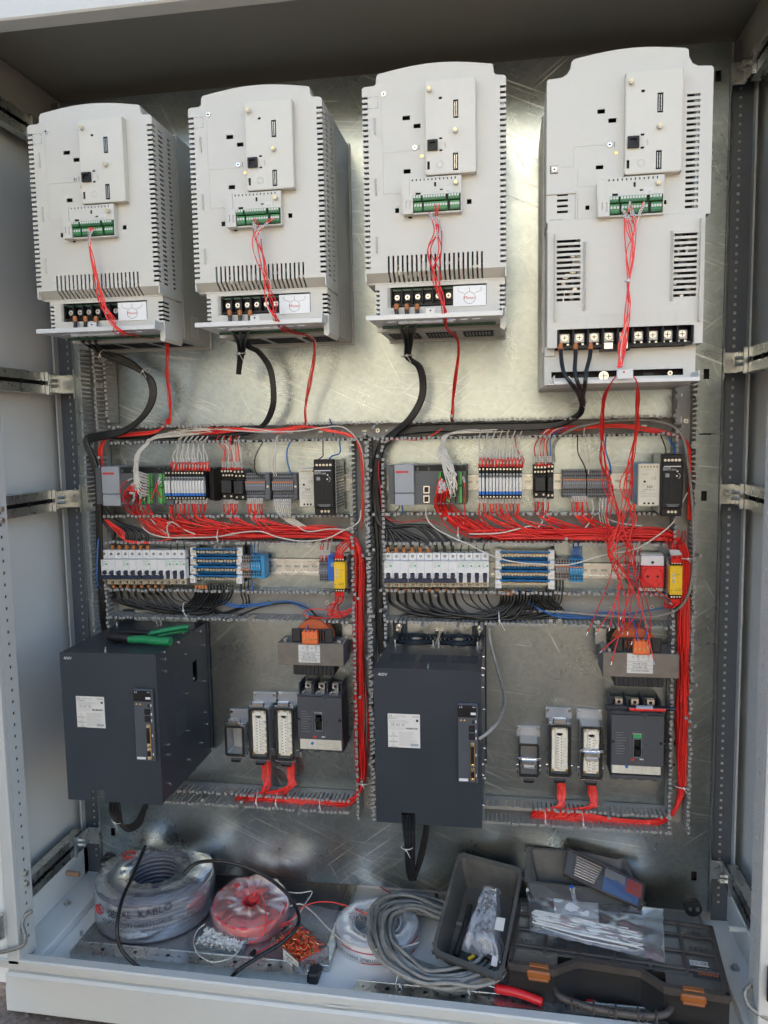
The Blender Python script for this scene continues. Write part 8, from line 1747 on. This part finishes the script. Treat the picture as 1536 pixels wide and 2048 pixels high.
# organiser case
OL = Vector((1.007, -.266, .029)); oa = R_(-5.4); MO = Matrix.Translation(OL) @ Matrix.Rotation(oa, 4, 'Z'); WO, DO, HO = .402, .208, .089
t = thing('organiser_case', 'worn brown organiser case with clear lid, orange latches and folded handle', 'tool case', OL)
def ob(mb, x0, x1, y0, y1, z0, z1, m, b=0): return mb.box(x0, x1, y0, y1, z0, z1, M[m], b, MO)
def dip(x): f = (x / WO - .22) / .50; return 0 if f <= 0 or f >= 1 else .036 * min(1, math.sin(math.pi * f) * 1.6)
body = MB(); N_ = 42
for i in range(N_):
    xa, xb = WO * i / N_, WO * (i + 1) / N_; ya, yb = dip(xa), dip(xb); vs = [MO @ Vector(v) for v in ((xa, ya, 0), (xb, yb, 0), (xb, DO, 0), (xa, DO, 0), (xa, ya, HO - .012), (xb, yb, HO - .012), (xb, DO, HO - .012), (xa, DO, HO - .012))]
    body.add(vs, [(0, 1, 5, 4), (2, 3, 7, 6), (0, 3, 2, 1)] + ([(3, 0, 4, 7)] if i == 0 else []) + ([(1, 2, 6, 5)] if i == N_ - 1 else []), M['orgd'])
ob(body, .004, WO - .004, .04, DO - .004, .002, .004, 'org')
for i in range(1, 6): ob(body, WO * i / 6 - .001, WO * i / 6 + .001, .045, DO - .004, .003, HO - .014, 'org')
for j in range(1, 4): ob(body, .004, WO - .004, DO * j / 4 + .01 - .001, DO * j / 4 + .01 + .001, .003, HO - .014, 'org')
part('case_body', body, t)
ri = MB()
for i in range(N_):
    xa, xb = WO * i / N_, WO * (i + 1) / N_; ya, yb = dip(xa), dip(xb)
    for (z0, z1) in ((HO - .014, HO),):
        vs = [MO @ Vector(v) for v in ((xa, ya - .003, z0), (xb, yb - .003, z0), (xb, yb + .009, z0), (xa, ya + .009, z0), (xa, ya - .003, z1), (xb, yb - .003, z1), (xb, yb + .009, z1), (xa, ya + .009, z1))]; ri.add(vs, [(0, 1, 5, 4), (4, 5, 6, 7), (3, 7, 6, 2)], M['org'])
ob(ri, -.003, .008, 0, DO + .003, HO - .014, HO, 'org', .002); ob(ri, WO - .008, WO + .003, 0, DO + .003, HO - .014, HO, 'org', .002); ob(ri, 0, WO, DO - .008, DO + .003, HO - .014, HO, 'org', .002)
for i in range(1, 6): ob(ri, WO * i / 6 - .0035, WO * i / 6 + .0035, .046, DO - .006, HO - .003, HO - .0002, 'org', .001)
for j in range(1, 4): ob(ri, .006, WO - .006, DO * j / 4 + .006, DO * j / 4 + .013, HO - .003, HO + .0002, 'org', .001)
part('lid_frame', ri, t)
pa = MB(); ob(pa, .006, WO - .006, .046, DO - .006, HO - .0045, HO - .0035, 'lid'); ob(pa, .008, WO * .23, .006, .046, HO - .0045, HO - .0035, 'lid'); ob(pa, WO * .73, WO - .008, .006, .046, HO - .0045, HO - .0035, 'lid'); part('clear_lid', pa, t)
co = MB()
for i in range(6):
    for j in range(4):
        for k in range(rnd.randint(3, 7)): x, y = WO * (i + rnd.uniform(.2, .8)) / 6, DO * (j + rnd.uniform(.2, .8)) / 4; s_ = rnd.uniform(.004, .009); co.box(-s_, s_, -s_ * .5, s_ * .5, 0, s_ * .7, M[rnd.choice(('blue', 'greyc', 'hoodl', 'labelb', 'blackm', 'redp'))], .001, MO @ Matrix.Translation((x, y, .005)) @ Matrix.Rotation(rnd.uniform(0, 6), 4, 'Z'))
part('small_parts', co, t)['kind'] = 'stuff'
wr = MB(); ex, ey = MO.to_3x3() @ Vector((1, 0, 0)), MO.to_3x3() @ Vector((0, 1, 0))
def otxt(s_, sz, x, y, m, flip=False, z=HO - .0030): text_into(wr, s_, sz, MO @ Vector((x, y, z)), M[m], -ex if flip else ex, -ey if flip else ey)
otxt('1X4', .016, WO * .90, DO * .86, 'ink'); otxt('2X2.5', .015, WO * .91, DO * .62, 'ink'); otxt('2X6', .018, WO * .235, DO * .37, 'ink'); otxt('2X10', .017, WO * .42, DO * .37, 'ink'); otxt('2X6', .014, WO * .07, DO * .37, 'ink')
ob(wr, WO * .86, WO * .985, DO * .20, DO * .35, HO - .0034, HO - .0030, 'ink'); otxt('MANO', .012, WO * .928, DO * .265, 'orange2', True, HO - .0027); otxt('Organizer', .007, WO * .915, DO * .325, 'inkw', True, HO - .0027); ob(wr, WO * .855, WO * .94, DO * .37, DO * .44, HO - .0034, HO - .0030, 'label')
for k in range(14): ob(wr, WO * .86 + k * .0024, WO * .86 + k * .0024 + rnd.uniform(.0006, .0014), DO * .38, DO * .43, HO - .0030, HO - .0028, 'ink')
part('handwriting_and_label', wr, t)
for xa in (.035, WO - .085):
    la = MB(); ob(la, xa, xa + .045, -.008, .0, HO - .022, HO - .006, 'olatch', .003); ob(la, xa + .003, xa + .042, -.011, -.007, HO - .024, HO - .018, 'olatch', .002); ob(la, xa + .004, xa + .041, -.003, .008, HO - .004, HO + .002, 'olatch', .001); part('orange_latch', la, t)
hd_ = MB(); hp = [MO @ Vector(v) for v in ((WO * .22, .004, .046), (WO * .25, -.014, .044), (WO * .36, -.022, .040), (WO * .50, -.024, .038), (WO * .64, -.022, .040), (WO * .72, -.014, .044), (WO * .75, .002, .046))]
hd_.tube(spline(hp, 5), .0068, M['org'], 8); 
for fx in (.30, .40, .50, .60, .68): ob(hd_, WO * fx - .002, WO * fx + .002, -.031, -.012, .030, .049, 'org', .001)
for fx in (.33, .48, .63): hd_.tube([MO @ Vector((WO * fx + math.cos(q_) * .005, -.0315, .040 + math.sin(q_) * .006)) for q_ in [i * .7 for i in range(9)]], .0014, M['org'], 5, closed=True)
part('carry_handle', hd_, t)
# zip bag of cable ties on the organiser
bz = [PZ(1052, 1776, .150), PZ(1326, 1818, .134), PZ(1331, 1925, .126), PZ(1060, 1862, .130)]
t = thing('zip_bag', 'clear zip bag of white cable ties lying across the organiser lid', 'bag', bz[0]); mb, nz = crumple('', '', bz, .009, 'bag', 44, 20, .0028); part('clear_film', mb, t)
ct = MB()
for k in range(60):
    u0, v0 = rnd.uniform(.02, .12), .72 + rnd.uniform(-.12, .18); g_ = lambda u, v: bz[0].lerp(bz[1], u).lerp(bz[3].lerp(bz[2], u), min(.97, v)); z_ = Vector((0, 0, rnd.uniform(.004, .010)))
    ct.tube([g_(u0, v0) + z_, g_(.4, v0 + J(.03, .04)) + z_, g_(rnd.uniform(.7, .86), v0 + J(.02, .07)) + z_], .0013, M['whitef'], 4)
part('cable_ties', ct, t)['kind'] = 'stuff'
cd = MB(); g_ = lambda u, v: bz[0].lerp(bz[1], u).lerp(bz[3].lerp(bz[2], u), v) + nz * .0085; cd.add([g_(.20, .16), g_(.53, .10), g_(.53, .66), g_(.20, .70)], [(0, 1, 2, 3)], M['sticker']); part('paper_insert', cd, t)
tw = MB(); p = PZ(1150, 1802, .150); tw.tube([p, p + Vector((-.004, 0, .016)), p + Vector((-.006, .004, .028))], [.006, .0045, .006], M['bag'], 8); tw.cyl(p + Vector((-.006, .004, .027)), p + Vector((-.007, .004, .031)), .004, M['blue2'], 10); part('twisted_corner', tw, t)
# red handled screwdriver
s0, s1 = PZ(990, 1975, .060), PZ(1086, 2004, .056); t = thing('screwdriver', 'red handled screwdriver lying along the threshold under the organiser', 'hand tool', s0)
part('handle', MB().tube(spline([s0, s0.lerp(s1, .12), s0.lerp(s1, .5) + Vector((0, 0, .003)), s0.lerp(s1, .9), s1], 4), [.006] * 2 + [.0092] * 5 + [.0085] * 8 + [.0065, .0050], M['toolr'], 10), t)
part('shaft', MB().cyl(s0, s0 + (s0 - s1).normalized() * .075, .0018, M['steel'], 8), t)
# braided earth straps
wire([(64, 1822, .300), (50, 1832, .308), (44, 1850, .32), (50, 1872, .33), (46, 1890, .335), (20, 1900, .345), (-20, 1908, .35)], .0044, M['braid'], 'braided earth strap bolted at the left front post', 'strap', None, 'earth_strap', 8, 7)
wire([(1502, 1968, .30), (1490, 1985, .31), (1496, 2008, .32), (1515, 2026, .33), (1545, 2040, .335)], .0044, M['braid'], 'braided earth strap curling at the right front post', 'strap', None, 'earth_strap', 8, 7)
